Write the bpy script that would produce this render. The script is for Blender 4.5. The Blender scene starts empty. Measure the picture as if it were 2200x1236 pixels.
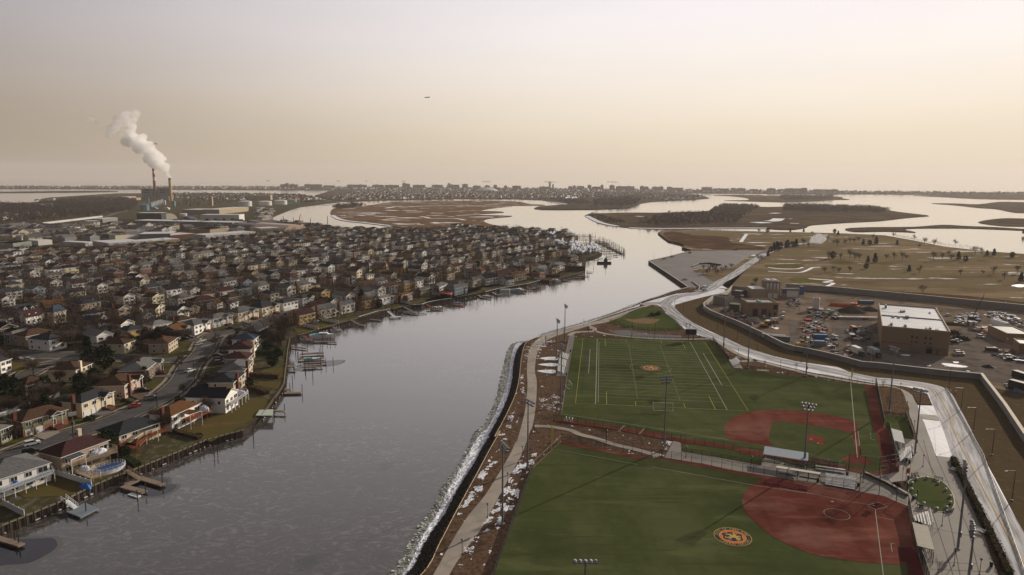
import bpy,bmesh,math,random
from mathutils import Vector,Matrix,noise
rnd=random.Random(7)
D=bpy.data;SC=bpy.context.scene;COL=SC.collection
R=math.radians;PI=math.pi
# ---------------- camera ----------------
CF,CH,CT,CR=1480.0,85.0,0.15675,0.00487
cam=D.objects.new('camera',D.cameras.new('camera'));COL.objects.link(cam);SC.camera=cam
cam.data.sensor_width=36;cam.data.lens=36*CF/2200
cam.data.clip_start=1;cam.data.clip_end=60000
cam.location=(0,0,CH)
_fw=Vector((0,math.cos(CT),-math.sin(CT)));_up0=Vector((0,math.sin(CT),math.cos(CT)))
_rt=Vector((1,0,0))*math.cos(CR)+_up0*math.sin(CR);_up=_up0*math.cos(CR)-Vector((1,0,0))*math.sin(CR)
cam.rotation_euler=Matrix(((_rt.x,_up.x,-_fw.x),(_rt.y,_up.y,-_fw.y),(_rt.z,_up.z,-_fw.z))).to_euler()
# ---------------- sky, sun, exposure ----------------
SUN_AZ,SUN_EL=R(47),R(17.5)
sdir=Vector((math.sin(SUN_AZ)*math.cos(SUN_EL),math.cos(SUN_AZ)*math.cos(SUN_EL),math.sin(SUN_EL)))
w=D.worlds.new('World');SC.world=w;w.use_nodes=True
nt=w.node_tree;nt.nodes.clear();N=nt.nodes.new;Lk=nt.links.new
out=N('ShaderNodeOutputWorld');mixs=N('ShaderNodeMixShader');b1=N('ShaderNodeBackground');b2=N('ShaderNodeBackground')
sky=N('ShaderNodeTexSky');sky.sky_type='NISHITA';sky.sun_disc=False
sky.sun_elevation=SUN_EL;sky.sun_rotation=SUN_AZ;sky.air_density=1.2;sky.dust_density=4;sky.ozone_density=1
Lk(sky.outputs[0],b1.inputs[0]);b1.inputs[1].default_value=0.1
# thin high cloud veil over the clear sky: colour by height, brighter towards the veiled sun
tc=N('ShaderNodeTexCoord');nrm=N('ShaderNodeVectorMath');nrm.operation='NORMALIZE';Lk(tc.outputs['Generated'],nrm.inputs[0])
sep=N('ShaderNodeSeparateXYZ');Lk(nrm.outputs[0],sep.inputs[0])
def ramp(stops):
 r=N('ShaderNodeValToRGB');r.color_ramp.interpolation='B_SPLINE'
 e=r.color_ramp.elements
 e[0].position,e[0].color=stops[0][0],(*stops[0][1],1)
 e[1].position,e[1].color=stops[-1][0],(*stops[-1][1],1)
 for p,c in stops[1:-1]:
  q=e.new(p);q.color=(*c,1)
 return r
def s2l(*c):return tuple((v/255/12.92 if v<=10 else((v/255+.055)/1.055)**2.4)for v in c)
cool=ramp([(0,s2l(114,104,95)),(.03,s2l(140,123,99)),(.124,s2l(150,140,134)),(.24,s2l(143,143,154)),(.5,s2l(126,123,129)),(1,s2l(80,80,88))])
warm=ramp([(0,s2l(184,170,146)),(.03,s2l(214,198,168)),(.124,s2l(236,226,213)),(.24,s2l(234,230,236)),(.5,s2l(192,187,189)),(1,s2l(80,80,88))])
Lk(sep.outputs[2],cool.inputs[0]);Lk(sep.outputs[2],warm.inputs[0])
dot=N('ShaderNodeVectorMath');dot.operation='DOT_PRODUCT';Lk(nrm.outputs[0],dot.inputs[0]);dot.inputs[1].default_value=sdir
mr=N('ShaderNodeMapRange');mr.interpolation_type='SMOOTHSTEP'
mr.inputs[1].default_value=-.05;mr.inputs[2].default_value=.9;Lk(dot.outputs['Value'],mr.inputs[0])
mx=N('ShaderNodeMix');mx.data_type='RGBA';Lk(mr.outputs[0],mx.inputs[0]);Lk(cool.outputs[0],mx.inputs[6]);Lk(warm.outputs[0],mx.inputs[7])
mp=N('ShaderNodeMapping');mp.inputs[3].default_value=(1.6,1.6,9);Lk(nrm.outputs[0],mp.inputs[0])
cn=N('ShaderNodeTexNoise');cn.inputs['Scale'].default_value=2.2;cn.inputs['Detail'].default_value=5;Lk(mp.outputs[0],cn.inputs['Vector'])
cr=N('ShaderNodeMapRange');cr.inputs[1].default_value=.3;cr.inputs[2].default_value=.7;cr.inputs[3].default_value=.975;cr.inputs[4].default_value=1.02
Lk(cn.outputs[0],cr.inputs[0]);bk=N('ShaderNodeMapRange');bk.interpolation_type='SMOOTHSTEP';bk.inputs[1].default_value=-1;bk.inputs[2].default_value=.25;bk.inputs[3].default_value=.25;bk.inputs[4].default_value=1;Lk(dot.outputs['Value'],bk.inputs[0])
ms=N('ShaderNodeMath');ms.operation='MULTIPLY';Lk(cr.outputs[0],ms.inputs[0]);Lk(bk.outputs[0],ms.inputs[1])
sc_=N('ShaderNodeVectorMath');sc_.operation='SCALE';Lk(mx.outputs[2],sc_.inputs[0]);Lk(ms.outputs[0],sc_.inputs['Scale'])
Lk(sc_.outputs[0],b2.inputs[0]);b2.inputs[1].default_value=1.08
mixs.inputs[0].default_value=.994;Lk(b1.outputs[0],mixs.inputs[1]);Lk(b2.outputs[0],mixs.inputs[2]);Lk(mixs.outputs[0],out.inputs[0])
sun=D.objects.new('sun',D.lights.new('sun','SUN'));COL.objects.link(sun)
sun.data.energy=5.0;sun.data.angle=R(.8);sun.data.color=(1,.88,.72)
sun.rotation_euler=(-sdir).to_track_quat('-Z','Y').to_euler()
SC.view_settings.view_transform='Standard';SC.view_settings.look='None';SC.view_settings.exposure=.17
SC.view_settings.gamma=1;SC.view_settings.use_curve_mapping=False
SC.render.engine='CYCLES'
SC.cycles.volume_bounces=8;SC.cycles.max_bounces=9;SC.cycles.transparent_max_bounces=24
SC.cycles.use_denoising=True
# ---------------- geometry helpers ----------------
def ray(px,py):return _fw+_rt*((px-1100)/CF)-_up*((py-618)/CF)
def U(px,py,z=0):
 d=ray(px,py);k=(z-CH)/d.z
 return Vector((d.x*k,d.y*k,z))
def top_z(px,py,x,y):
 d=ray(px,py);return CH+d.z*math.hypot(x,y)/math.hypot(d.x,d.y)
def at_y(px,py,Y):
 d=ray(px,py);k=Y/d.y;return Vector((d.x*k,Y,CH+d.z*k))
k4,k3=550/2193,.13755
RG=dict(A=(0,380,k4),B=(550,380,k4),C=(1100,380,k4),D=(1650,380,k4),E=(0,640,k4),F=(0,926,k4),G=(450,640,k4),H=(150,220,.2104),I=(820,926,k4),J=(1050,640,k4),K=(1400,580,.18207),L=(1800,580,.18207),M=(1500,780,.16181),N=(1850,780,.16181),O=(1400,930,.24752),Q=(1800,930,.24752),P=(1700,980,k3),R=(290,350,.0971),S=(1200,500,.06818),T=(590,660,.16187),V=(1980,980,.20716),X=(0,0,1),a=(0,780,k3),b=(250,780,k3),c=(0,900,k3),d=(0,640,k3),e=(250,640,k3),g=(500,600,k3),i=(700,540,k3),j=(980,500,k3))
def px(l,u,v):x,y,k=RG[l];return(x+u*k,y+v*k)
def pts(s,z=0):
 r=[];l='X'
 for t in s.split():
  if t.isalpha():l=t
  else:
   u,v=t.split(',');r.append(U(*px(l,float(u),float(v)),z))
 return r
def pt(s,z=0):return pts(s,z)[0]
def smooth(P,n=4,closed=False):
 if len(P)<3:return P
 Q=[];m=len(P)
 for i in range(m if closed else m-1):
  if closed:p0,p1,p2,p3=P[i-1],P[i],P[(i+1)%m],P[(i+2)%m]
  else:p0,p1,p2,p3=P[max(i-1,0)],P[i],P[i+1],P[min(i+2,m-1)]
  for k in range(n):
   t=k/n
   Q.append(.5*((2*p1)+(p2-p0)*t+(2*p0-5*p1+4*p2-p3)*t*t+(3*p1-p0-3*p2+p3)*t**3))
 if not closed:Q.append(P[-1])
 return Q
def inside(x,y,P):
 c=False;j=len(P)-1
 for i in range(len(P)):
  xi,yi,xj,yj=P[i].x,P[i].y,P[j].x,P[j].y
  if(yi>y)!=(yj>y)and x<(xj-xi)*(y-yi)/(yj-yi)+xi:c=not c
  j=i
 return c
def seg_d(x,y,P):
 best=1e9
 for a,b in zip(P[:-1],P[1:]):
  dx,dy=b.x-a.x,b.y-a.y;L2=dx*dx+dy*dy or 1
  t=max(0,min(1,((x-a.x)*dx+(y-a.y)*dy)/L2));best=min(best,math.hypot(x-a.x-t*dx,y-a.y-t*dy))
 return best
def walk(P,step,off=0):
 r=[];s=off
 for a,b in zip(P[:-1],P[1:]):
  d=b-a;L=d.length
  if L<1e-6:continue
  while s<=L:r.append((a+d*(s/L),math.atan2(d.y,d.x)));s+=step
  s-=L
 return r
def offset(P,d):
 r=[]
 for i,p in enumerate(P):
  a=P[max(i-1,0)];b=P[min(i+1,len(P)-1)];t=(b-a).normalized()
  r.append(p+Vector((-t.y,t.x,0))*d)
 return r
class MB:
 def __init__(s):s.v=[];s.f=[];s.m=[];s.uv=None
 def face(s,P,m=0):
  n=len(s.v);s.v+=[tuple(p)for p in P];s.f.append(tuple(range(n,n+len(P))));s.m.append(m)
 def mesh(s,V,F,m=0):
  n=len(s.v);s.v+=[tuple(p)for p in V]
  for f in F:s.f.append(tuple(n+i for i in f));s.m.append(m)
  return s
 def box(s,x0,y0,z0,x1,y1,z1,m=0,rz=0,o=(0,0,0),tm=None):
  c,q=math.cos(rz),math.sin(rz)
  V=[(o[0]+x*c-y*q,o[1]+x*q+y*c,o[2]+z)for z in(z0,z1)for x,y in((x0,y0),(x1,y0),(x1,y1),(x0,y1))]
  s.mesh(V,[(3,2,1,0),(0,1,5,4),(1,2,6,5),(2,3,7,6),(3,0,4,7)],m)
  s.mesh(V[4:],[(0,1,2,3)],m if tm is None else tm);return s
 def cyl(s,a,b,r0,r1=None,n=6,m=0,cap=True):
  r1=r0 if r1 is None else r1;a=Vector(a);b=Vector(b);d=(b-a).normalized()
  u=d.orthogonal().normalized();v=d.cross(u)
  V=[p+u*(r*math.cos(2*PI*i/n))+v*(r*math.sin(2*PI*i/n))for p,r in((a,r0),(b,r1))for i in range(n)]
  F=[(i,(i+1)%n,n+(i+1)%n,n+i)for i in range(n)]
  if cap:F+=[tuple(range(n-1,-1,-1)),tuple(range(n,2*n))]
  return s.mesh(V,F,m)
 def prism(s,P,z0,z1,m=0,tm=None,sm=None):
  n=len(P);ar=sum(P[i][0]*P[(i+1)%n][1]-P[(i+1)%n][0]*P[i][1]for i in range(n))
  if ar<0:P=P[::-1]
  V=[(p[0],p[1],z0)for p in P]+[(p[0],p[1],z1)for p in P]
  s.mesh(V,[(i,(i+1)%n,n+(i+1)%n,n+i)for i in range(n)],m if sm is None else sm)
  return s.mesh([(p[0],p[1],z1)for p in P],[tuple(range(n))],m if tm is None else tm)
 def lathe(s,prof,n=12,o=(0,0,0),m=0):
  V=[(o[0]+r*math.cos(2*PI*i/n),o[1]+r*math.sin(2*PI*i/n),o[2]+z)for r,z in prof for i in range(n)]
  F=[(k*n+i,k*n+(i+1)%n,(k+1)*n+(i+1)%n,(k+1)*n+i)for k in range(len(prof)-1)for i in range(n)]
  if prof[-1][0]>.001:F.append(tuple((len(prof)-1)*n+i for i in range(n)))
  return s.mesh(V,F,m)
 def data(s,name,mats):
  me=D.meshes.new(name);me.from_pydata(s.v,[],s.f)
  for q in(mats if isinstance(mats,(list,tuple))else[mats]):me.materials.append(q)
  if any(s.m):me.polygons.foreach_set('material_index',s.m)
  me.update();return me
def link(o,parent=None):
 COL.objects.link(o)
 if parent:o.parent=parent
 return o
def obj(name,me,parent=None,loc=(0,0,0),rz=0,sc=None):
 o=D.objects.new(name,me);o.location=loc;o.rotation_euler=(0,0,rz)
 if sc:o.scale=sc
 return link(o,parent)
def part(name,mb,mats,parent,loc=(0,0,0),rz=0,kind=None):
 o=obj(name,mb.data(name,mats)if isinstance(mb,MB)else mb,parent,loc,rz)
 if kind:o['kind']=kind
 return o
def thing(name,label,cat,loc=(0,0,0),rz=0,group=None,me=None,sc=None):
 o=obj(name,me,None,loc,rz,sc);o['label']=label;o['category']=cat
 if group:o['group']=group
 return o
def solo(name,mb,mats,label,cat,group=None,loc=(0,0,0),rz=0):
 return thing(name,label,cat,loc,rz,group,mb.data(name,mats))
def struct(name,me,label=None,kind='structure',parent=None):
 o=obj(name,me,parent)
 if not parent:o['kind']=kind
 if label:o['label']=label
 return o
def copy_tree(o,parent=None):
 c=o.copy();COL.objects.link(c);c.parent=parent
 for ch in o.children:copy_tree(ch,c)
 return c
def dup(o,loc,rz=0,label=None,sc=None):
 c=copy_tree(o);c.location=loc;c.rotation_euler=(0,0,rz)
 if label:c['label']=label
 if sc:c.scale=(sc,sc,sc)if not isinstance(sc,tuple)else sc
 return c
# ---------------- materials ----------------
MC={}
def mat(name,col=(.5,.5,.5),rough=.8,spec=.3,var=0,scale=1.0,metal=0,col2=None,bump=0,coat=0,detail=6,lo=.35,hi=.65,alpha=None,per=0,stretch=None):
 if name in MC:return MC[name]
 m=D.materials.new(name);m.use_nodes=True;t=m.node_tree;p=t.nodes['Principled BSDF'];MC[name]=m
 p.inputs['Roughness'].default_value=rough;p.inputs['Specular IOR Level'].default_value=0 if rough>=.9 else spec*.8;p.inputs['Metallic'].default_value=metal
 p.inputs['Base Color'].default_value=(*col,1)
 src=None
 if var or col2 or bump:
  tcn=t.nodes.new('ShaderNodeTexCoord');n=t.nodes.new('ShaderNodeTexNoise');n.inputs['Scale'].default_value=scale;n.inputs['Detail'].default_value=detail
  n.inputs['Roughness'].default_value=.62
  if stretch:
   mpp=t.nodes.new('ShaderNodeMapping');mpp.inputs[2].default_value=(0,0,stretch[1]);mpp.inputs[3].default_value=(1,stretch[0],1)
   t.links.new(tcn.outputs['Object'],mpp.inputs[0]);t.links.new(mpp.outputs[0],n.inputs['Vector'])
  else:t.links.new(tcn.outputs['Object'],n.inputs['Vector'])
  g=t.nodes.new('ShaderNodeMapRange');g.inputs[1].default_value=lo;g.inputs[2].default_value=hi;t.links.new(n.outputs[0],g.inputs[0])
  if var or col2:
   q=t.nodes.new('ShaderNodeMix');q.data_type='RGBA';t.links.new(g.outputs[0],q.inputs[0])
   q.inputs[6].default_value=(*[c*(1-var)for c in col],1);q.inputs[7].default_value=(*(col2 or[c*(1+var)for c in col]),1)
   src=q.outputs[2]
  if bump:
   b=t.nodes.new('ShaderNodeBump');b.inputs['Strength'].default_value=.6;b.inputs['Distance'].default_value=bump
   t.links.new(n.outputs[0],b.inputs['Height']);t.links.new(b.outputs[0],p.inputs['Normal'])
 if per:
  oi=t.nodes.new('ShaderNodeObjectInfo');h=t.nodes.new('ShaderNodeMapRange');h.inputs[3].default_value=1-per;h.inputs[4].default_value=1+per
  t.links.new(oi.outputs['Random'],h.inputs[0]);v=t.nodes.new('ShaderNodeVectorMath');v.operation='SCALE'
  if src:t.links.new(src,v.inputs[0])
  else:v.inputs[0].default_value=col
  t.links.new(h.outputs[0],v.inputs['Scale']);src=v.outputs[0]
 if src:t.links.new(src,p.inputs['Base Color'])
 if alpha is not None:p.inputs['Alpha'].default_value=alpha
 return m
def sheet(name,P,z,m,skirt=0,label=None,kind='structure',sm=None,parent=None):
 b=MB()
 if skirt:b.prism([(p.x,p.y)for p in P],z-skirt,z,0,0,1 if sm else 0)
 else:
  n=len(P);ar=sum(P[i].x*P[(i+1)%n].y-P[(i+1)%n].x*P[i].y for i in range(n))
  b.face([(p.x,p.y,z)for p in(P if ar>0 else P[::-1])])
 return struct(name,b.data(name,[m]+([sm]if sm else[])),label,kind,parent)
def ribbon(name,P,wd,z,m,label=None,parent=None,off=0):
 L=offset(P,off+wd/2);Rr=offset(P,off-wd/2);b=MB()
 V=[(p.x,p.y,z)for p in L]+[(p.x,p.y,z)for p in Rr];n=len(P)
 b.mesh(V,[(n+i,n+i+1,i+1,i)for i in range(n-1)])
 me=b.data(name,m);uv=me.uv_layers.new(name='UVMap');s=[0]
 for i in range(1,n):s.append(s[-1]+(P[i]-P[i-1]).length)
 for f in me.polygons:
  for li in f.loop_indices:
   vi=me.loops[li].vertex_index;uv.data[li].uv=(1.0 if vi>=n else 0.0,s[vi%n])
 return struct(name,me,label,'structure',parent)
def patch(m,col,scale,lo,hi,stretch=(1,1,1),rot=0,off=0,detail=5,rough=None,uv=False):
# lay another material colour over the first where a noise is high (snow lying on grass, mud, leaf litter)
 t=m.node_tree;p=t.nodes['Principled BSDF'];tcn=t.nodes.new('ShaderNodeTexCoord');mpp=t.nodes.new('ShaderNodeMapping')
 mpp.inputs[1].default_value=(off,off*.7,0);mpp.inputs[2].default_value=(0,0,rot);mpp.inputs[3].default_value=stretch
 n=t.nodes.new('ShaderNodeTexNoise');n.inputs['Scale'].default_value=scale;n.inputs['Detail'].default_value=detail;n.inputs['Roughness'].default_value=.65
 t.links.new(tcn.outputs['UV' if uv else 'Object'],mpp.inputs[0]);t.links.new(mpp.outputs[0],n.inputs['Vector'])
 g=t.nodes.new('ShaderNodeMapRange');g.inputs[1].default_value=lo;g.inputs[2].default_value=hi;t.links.new(n.outputs[0],g.inputs[0])
 q=t.nodes.new('ShaderNodeMix');q.data_type='RGBA';t.links.new(g.outputs[0],q.inputs[0])
 if p.inputs['Base Color'].links:t.links.new(p.inputs['Base Color'].links[0].from_socket,q.inputs[6])
 else:q.inputs[6].default_value=p.inputs['Base Color'].default_value
 q.inputs[7].default_value=(*col,1);t.links.new(q.outputs[2],p.inputs['Base Color'])
 return m
# ---------------- haze ----------------
hm=D.materials.new('haze_air');hm.use_nodes=True;t=hm.node_tree;t.nodes.remove(t.nodes['Principled BSDF'])
pv=t.nodes.new('ShaderNodeVolumePrincipled');pv.inputs['Color'].default_value=(.80,.755,.735,1);pv.inputs['Density'].default_value=.55e-4;pv.inputs['Anisotropy'].default_value=.2
t.links.new(pv.outputs[0],t.nodes['Material Output'].inputs['Volume'])
hz=MB().box(-27000,-3000,-6,27000,25000,470)
ho=struct('haze',hz.data('haze',hm),None,'stuff')
# ---------------- water ----------------
WZ=-2.2
wm=D.materials.new('river_water');wm.use_nodes=True;t=wm.node_tree;p=t.nodes['Principled BSDF']
g=t.nodes.new('ShaderNodeNewGeometry');mpa=t.nodes.new('ShaderNodeMapping');mpa.inputs[2].default_value=(0,0,R(-35));mpa.inputs[3].default_value=(.13,.26,1)
nz=t.nodes.new('ShaderNodeTexNoise');nz.inputs['Scale'].default_value=1;nz.inputs['Detail'].default_value=8;nz.inputs['Roughness'].default_value=.68;nz.inputs['Distortion'].default_value=3.2
t.links.new(g.outputs['Position'],mpa.inputs[0]);t.links.new(mpa.outputs[0],nz.inputs['Vector'])
ab=t.nodes.new('ShaderNodeMapRange');ab.inputs[1].default_value=.51;ab.inputs[2].default_value=.64;t.links.new(nz.outputs[0],ab.inputs[0])
sp=t.nodes.new('ShaderNodeSeparateXYZ');t.links.new(g.outputs['Position'],sp.inputs[0])
fd=t.nodes.new('ShaderNodeMapRange');fd.inputs[1].default_value=330;fd.inputs[2].default_value=620;fd.inputs[3].default_value=1;fd.inputs[4].default_value=0;t.links.new(sp.outputs[1],fd.inputs[0])
big=t.nodes.new('ShaderNodeTexNoise');big.inputs['Scale'].default_value=.012;big.inputs['Detail'].default_value=3;t.links.new(g.outputs['Position'],big.inputs['Vector'])
bg=t.nodes.new('ShaderNodeMapRange');bg.inputs[1].default_value=.35;bg.inputs[2].default_value=.6;bg.inputs[3].default_value=.1;t.links.new(big.outputs[0],bg.inputs[0])
ml=t.nodes.new('ShaderNodeMath');ml.operation='MULTIPLY';t.links.new(ab.outputs[0],ml.inputs[0]);t.links.new(fd.outputs[0],ml.inputs[1])
m2=t.nodes.new('ShaderNodeMath');m2.operation='MULTIPLY';t.links.new(ml.outputs[0],m2.inputs[0]);t.links.new(bg.outputs[0],m2.inputs[1])
cm=t.nodes.new('ShaderNodeMix');cm.data_type='RGBA';cm.inputs[6].default_value=(.055,.049,.046,1);cm.inputs[7].default_value=(.17,.158,.148,1);t.links.new(m2.outputs[0],cm.inputs[0]);t.links.new(cm.outputs[2],p.inputs['Base Color'])
rr=t.nodes.new('ShaderNodeMapRange');rr.inputs[3].default_value=.10;rr.inputs[4].default_value=.32;t.links.new(m2.outputs[0],rr.inputs[0]);t.links.new(rr.outputs[0],p.inputs['Roughness'])
wv=t.nodes.new('ShaderNodeTexNoise');wv.inputs['Scale'].default_value=1;wv.inputs['Detail'].default_value=4
mpb=t.nodes.new('ShaderNodeMapping');mpb.inputs[3].default_value=(.012,.05,1);t.links.new(g.outputs['Position'],mpb.inputs[0]);t.links.new(mpb.outputs[0],wv.inputs['Vector'])
bp=t.nodes.new('ShaderNodeBump');bp.inputs['Strength'].default_value=.2;bp.inputs['Distance'].default_value=.5;t.links.new(wv.outputs[0],bp.inputs['Height']);t.links.new(bp.outputs[0],p.inputs['Normal'])
p.inputs['IOR'].default_value=1.4;p.inputs['Coat Weight'].default_value=.7;p.inputs['Coat IOR'].default_value=1.5;p.inputs['Coat Roughness'].default_value=.09
b=MB();ys=[-2500,0,150,300,500,800,1500,3000,6000,12000,22000]
for y0,y1 in zip(ys[:-1],ys[1:]):
 for x0,x1 in((-26000,-3000),(-3000,0),(0,3000),(3000,26000)):b.face([(x0,y0,WZ),(x1,y0,WZ),(x1,y1,WZ),(x0,y1,WZ)])
struct('water',b.data('water',wm))
# ---------------- land ----------------
m_town=patch(mat('town_soil',(.085,.066,.036),.95,.1,var=.35,scale=.05,col2=(.06,.062,.026)),(.12,.10,.085),.35,.5,.62)
m_marsh=patch(patch(mat('marsh_grass',(.150,.092,.052),.95,.05,var=.25,scale=.012,bump=.4),(.10,.062,.040),.03,.5,.62),(.72,.72,.74),.02,.60,.62,(.5,1,1))
m_marsh2=patch(mat('dark_marsh',(.072,.052,.038),.95,.05,var=.3,scale=.02),(.11,.075,.045),.012,.5,.62)
m_far=patch(mat('far_land',(.06,.048,.042),.95,.05,var=.3,scale=.01),(.12,.09,.07),.02,.55,.6)
m_bank=mat('mud_bank',(.035,.03,.026),.9,.2,var=.4,scale=.5)
m_mulch=patch(patch(mat('mulch',(.095,.058,.038),.95,.1,var=.4,scale=.9,col2=(.15,.098,.066),bump=.08),(.05,.032,.024),.09,.52,.68),(.78,.80,.86),.42,.635,.66,(1,.55,1),R(60))
m_mulch2=mat('dry_mulch',(.105,.068,.044),.95,.1,var=.35,scale=.7,col2=(.14,.095,.06),bump=.05)
m_dry=patch(mat('dry_turf',(.112,.078,.046),.95,.05,var=.25,scale=.06,col2=(.088,.066,.036)),(.14,.10,.06),.5,.55,.7)
m_golf=patch(patch(patch(mat('golf_grass',(.205,.158,.095),.95,.05,var=.2,scale=.02,col2=(.165,.130,.072),bump=.2),(.130,.092,.056),.03,.52,.62,(.4,1,1)),(.24,.18,.11),.012,.53,.60,(.4,1.4,1)),(.72,.71,.70),.05,.60,.635,(.28,1,1),0,40)
m_asph=patch(mat('asphalt',(.058,.056,.056),.85,.25,var=.25,scale=.25),(.085,.08,.076),1.2,.5,.7)
m_lot=patch(mat('parking_asphalt',(.115,.106,.108),.85,.25,var=.18,scale=.04),(.09,.083,.082),.3,.52,.66)
m_conc=patch(mat('path_concrete',(.30,.265,.225),.85,.2,var=.08,scale=.3),(.24,.21,.18),.08,.5,.6)
m_plaza=patch(mat('plaza_concrete',(.235,.215,.19),.85,.2,var=.07,scale=.2),(.20,.18,.16),.05,.48,.6)
m_snow=patch(mat('snow',(.72,.74,.80),.6,.3,var=.06,scale=.5,bump=.05),(.48,.49,.53),.25,.5,.72,(1,.4,1),R(20))
m_kerb=mat('kerb_concrete',(.33,.30,.26),.8,.2,var=.1,scale=2)
m_yard=patch(patch(mat('yard_dirt',(.180,.138,.104),.95,.1,var=.25,scale=.06),(.115,.088,.068),.05,.5,.6),(.20,.165,.135),.15,.55,.7)
town=pts('X -260,1420 X -200,1300 F 0,818 220,728 400,655 560,590 780,478 940,410 1100,352 1290,275 1500,190 1750,85 2080,-5 G 440,1012 500,940 540,880 600,800 640,735 650,620 660,560 670,450 690,345 760,322 940,268 1100,222 1270,178 1420,140 1560,97 1750,58 2070,8 ''i 1000,905 1200,865 1360,840 1560,790 1950,740 j 0,1010 330,950 450,925 800,850 1100,790 1320,740 1450,745 1620,710 1900,640 2010,600 2030,380 S 880,800 1130,740 1350,640 1180,560 1020,440 750,400 600,330 560,260 620,190 590,60 400,40 ''C 440,468 300,452 100,455 0,458 B 1900,440 1700,430 1560,458 1290,478 1100,470 860,468 700,455 620,452 560,430 480,425 380,410 300,425 230,400 150,385 130,350 150,330 280,280 380,250 500,238 620,222 720,212 560,195 400,200 300,190 ''B 0,165 A 2100,152 1480,140 1000,142 700,160 420,178 350,190 330,215 130,225 0,222 X -700,445 X -3000,470')
sheet('ground',town,0,m_town,3.2,sm=m_bank)
far=pts('B 640,118 900,112 X 1050,411 C 300,128 1180,140 1300,146 1500,150 1640,163 1690,182 1560,192 1260,206 1180,212 1090,226 1050,246 980,264 700,275 400,277 250,275 190,268 230,252 500,232 250,196 0,188 B 1700,186 1100,197 870,206 760,208 600,190 500,160')
sheet('terrain',far,-.2,m_far,3,sm=m_bank)
barrier=pts('X -3000,385 X 0,401.5 C 0,100 D 0,122 D 2193,138 X 4200,428 X 4200,436 D 2193,162 1000,148 0,145 C 2193,144 1180,137 300,128 X 1050,411 B 900,112 640,113 0,113 A 2193,112 1480,108 1000,106 400,100 0,102 X -3000,400')
sheet('terrain',barrier,.3,m_far,3,sm=m_bank)
sheet('terrain',smooth(pts('A -300,128 0,128 500,122 900,120 1010,124 800,130 400,134 0,136 -300,138')),0,m_far,3)
def island(s,m=m_marsh,z=-1.4,n=3):return sheet('terrain',smooth(pts(s),n,True),z,m,1.2,sm=m_bank)
isl_a=pts('B 640,292 700,258 940,243 1090,222 1200,212 1700,202 2193,206 C 150,228 285,237 200,243 0,243 B 2193,246 2030,265 1915,285 2050,290 2120,300 1870,318 2193,330 2000,350 1950,372 2020,402 2150,420 2140,435 1850,433 1560,432 1400,436 1250,430 1150,410 980,390 740,362 650,325')
sheet('terrain',smooth(isl_a,3,True),-1.4,m_marsh,1.2,sm=m_bank)
isl_b=pts('C 625,326 700,310 980,302 1180,303 1340,302 1500,296 1680,288 1720,265 1850,245 2193,255 D 130,252 400,262 900,272 1150,300 1310,318 1380,330 1250,341 1150,350 960,372 700,385 380,405 330,425 230,443 100,444 0,436 C 2193,430 1800,434 1400,434 1000,428 900,413 760,382 640,332')
sheet('terrain',smooth(isl_b,2,True),-1.4,m_marsh2,1.2,sm=m_bank)
island('C 1720,155 1900,166 2025,184 2000,197 1820,200 2193,212 D 200,215 340,209 560,196 700,193 640,182 600,168 250,158 0,160 C 2100,154',m_marsh2)
island('D 1250,160 1500,156 1900,158 2193,163 2400,166 2400,196 2193,194 1800,188 1500,172',m_marsh2)
island('D 1400,225 1600,225 1800,232 1980,212 2193,215 2500,220 2500,312 2193,305 2100,300 1950,272 1800,262 1600,240',m_marsh2)
island('D 1800,382 1990,352 2193,352 2500,362 2500,425 2193,418 1990,412',m_marsh2)
island('D 665,437 870,425 1240,422 1500,405 1700,415 1960,425 2193,440 2500,455 2500,466 2193,452 1900,440 1650,433 1250,434 1170,445 1265,467 1150,463 980,459 740,462',m_marsh2)
# creeks of snow and ice through the marsh
def creek(s,wd,z=-1.36,m=m_snow):ribbon('snow_patch',smooth(pts(s)),wd,z,m)
for s,wd in(('B 1115,265 1200,252 1270,255 1420,248 1700,243 1900,245 2190,250',14),('B 1130,284 1215,286',22),('B 690,300 860,298 1000,302 1090,308',9),('B 870,322 925,328',12),('B 1020,330 1250,345',6),('B 1410,335 1460,342 1500,350 1700,352 1790,366',10),('B 1720,328 1900,318 2100,322',8),('B 1500,306 1600,308',16),('B 1510,383 1580,392',14),('B 1210,405 1330,400',8),('B 1380,403 1440,405',9),('B 1710,398 1745,398',12),('B 1650,292 1760,290',8),('B 720,326 770,327',12),('B 655,325 740,364 980,392 1150,412',10),('C 1065,332 1120,336',16),('C 1430,320 1475,319',14),('C 2080,388 2190,385',34),('D 0,375 60,370 95,352',26),('D 30,310 90,305',20),('D 190,392 265,394',12),('D 180,355 205,355',10),('C 1000,431 1300,436 1800,433 2190,433',15),('C 640,330 760,386 900,416',12),('B 560,240 640,232 700,226',18),('C 1380,552 1450,562 1520,580 1535,600',6),('C 0,190 250,195 500,238',16)):creek(s,wd)
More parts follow.
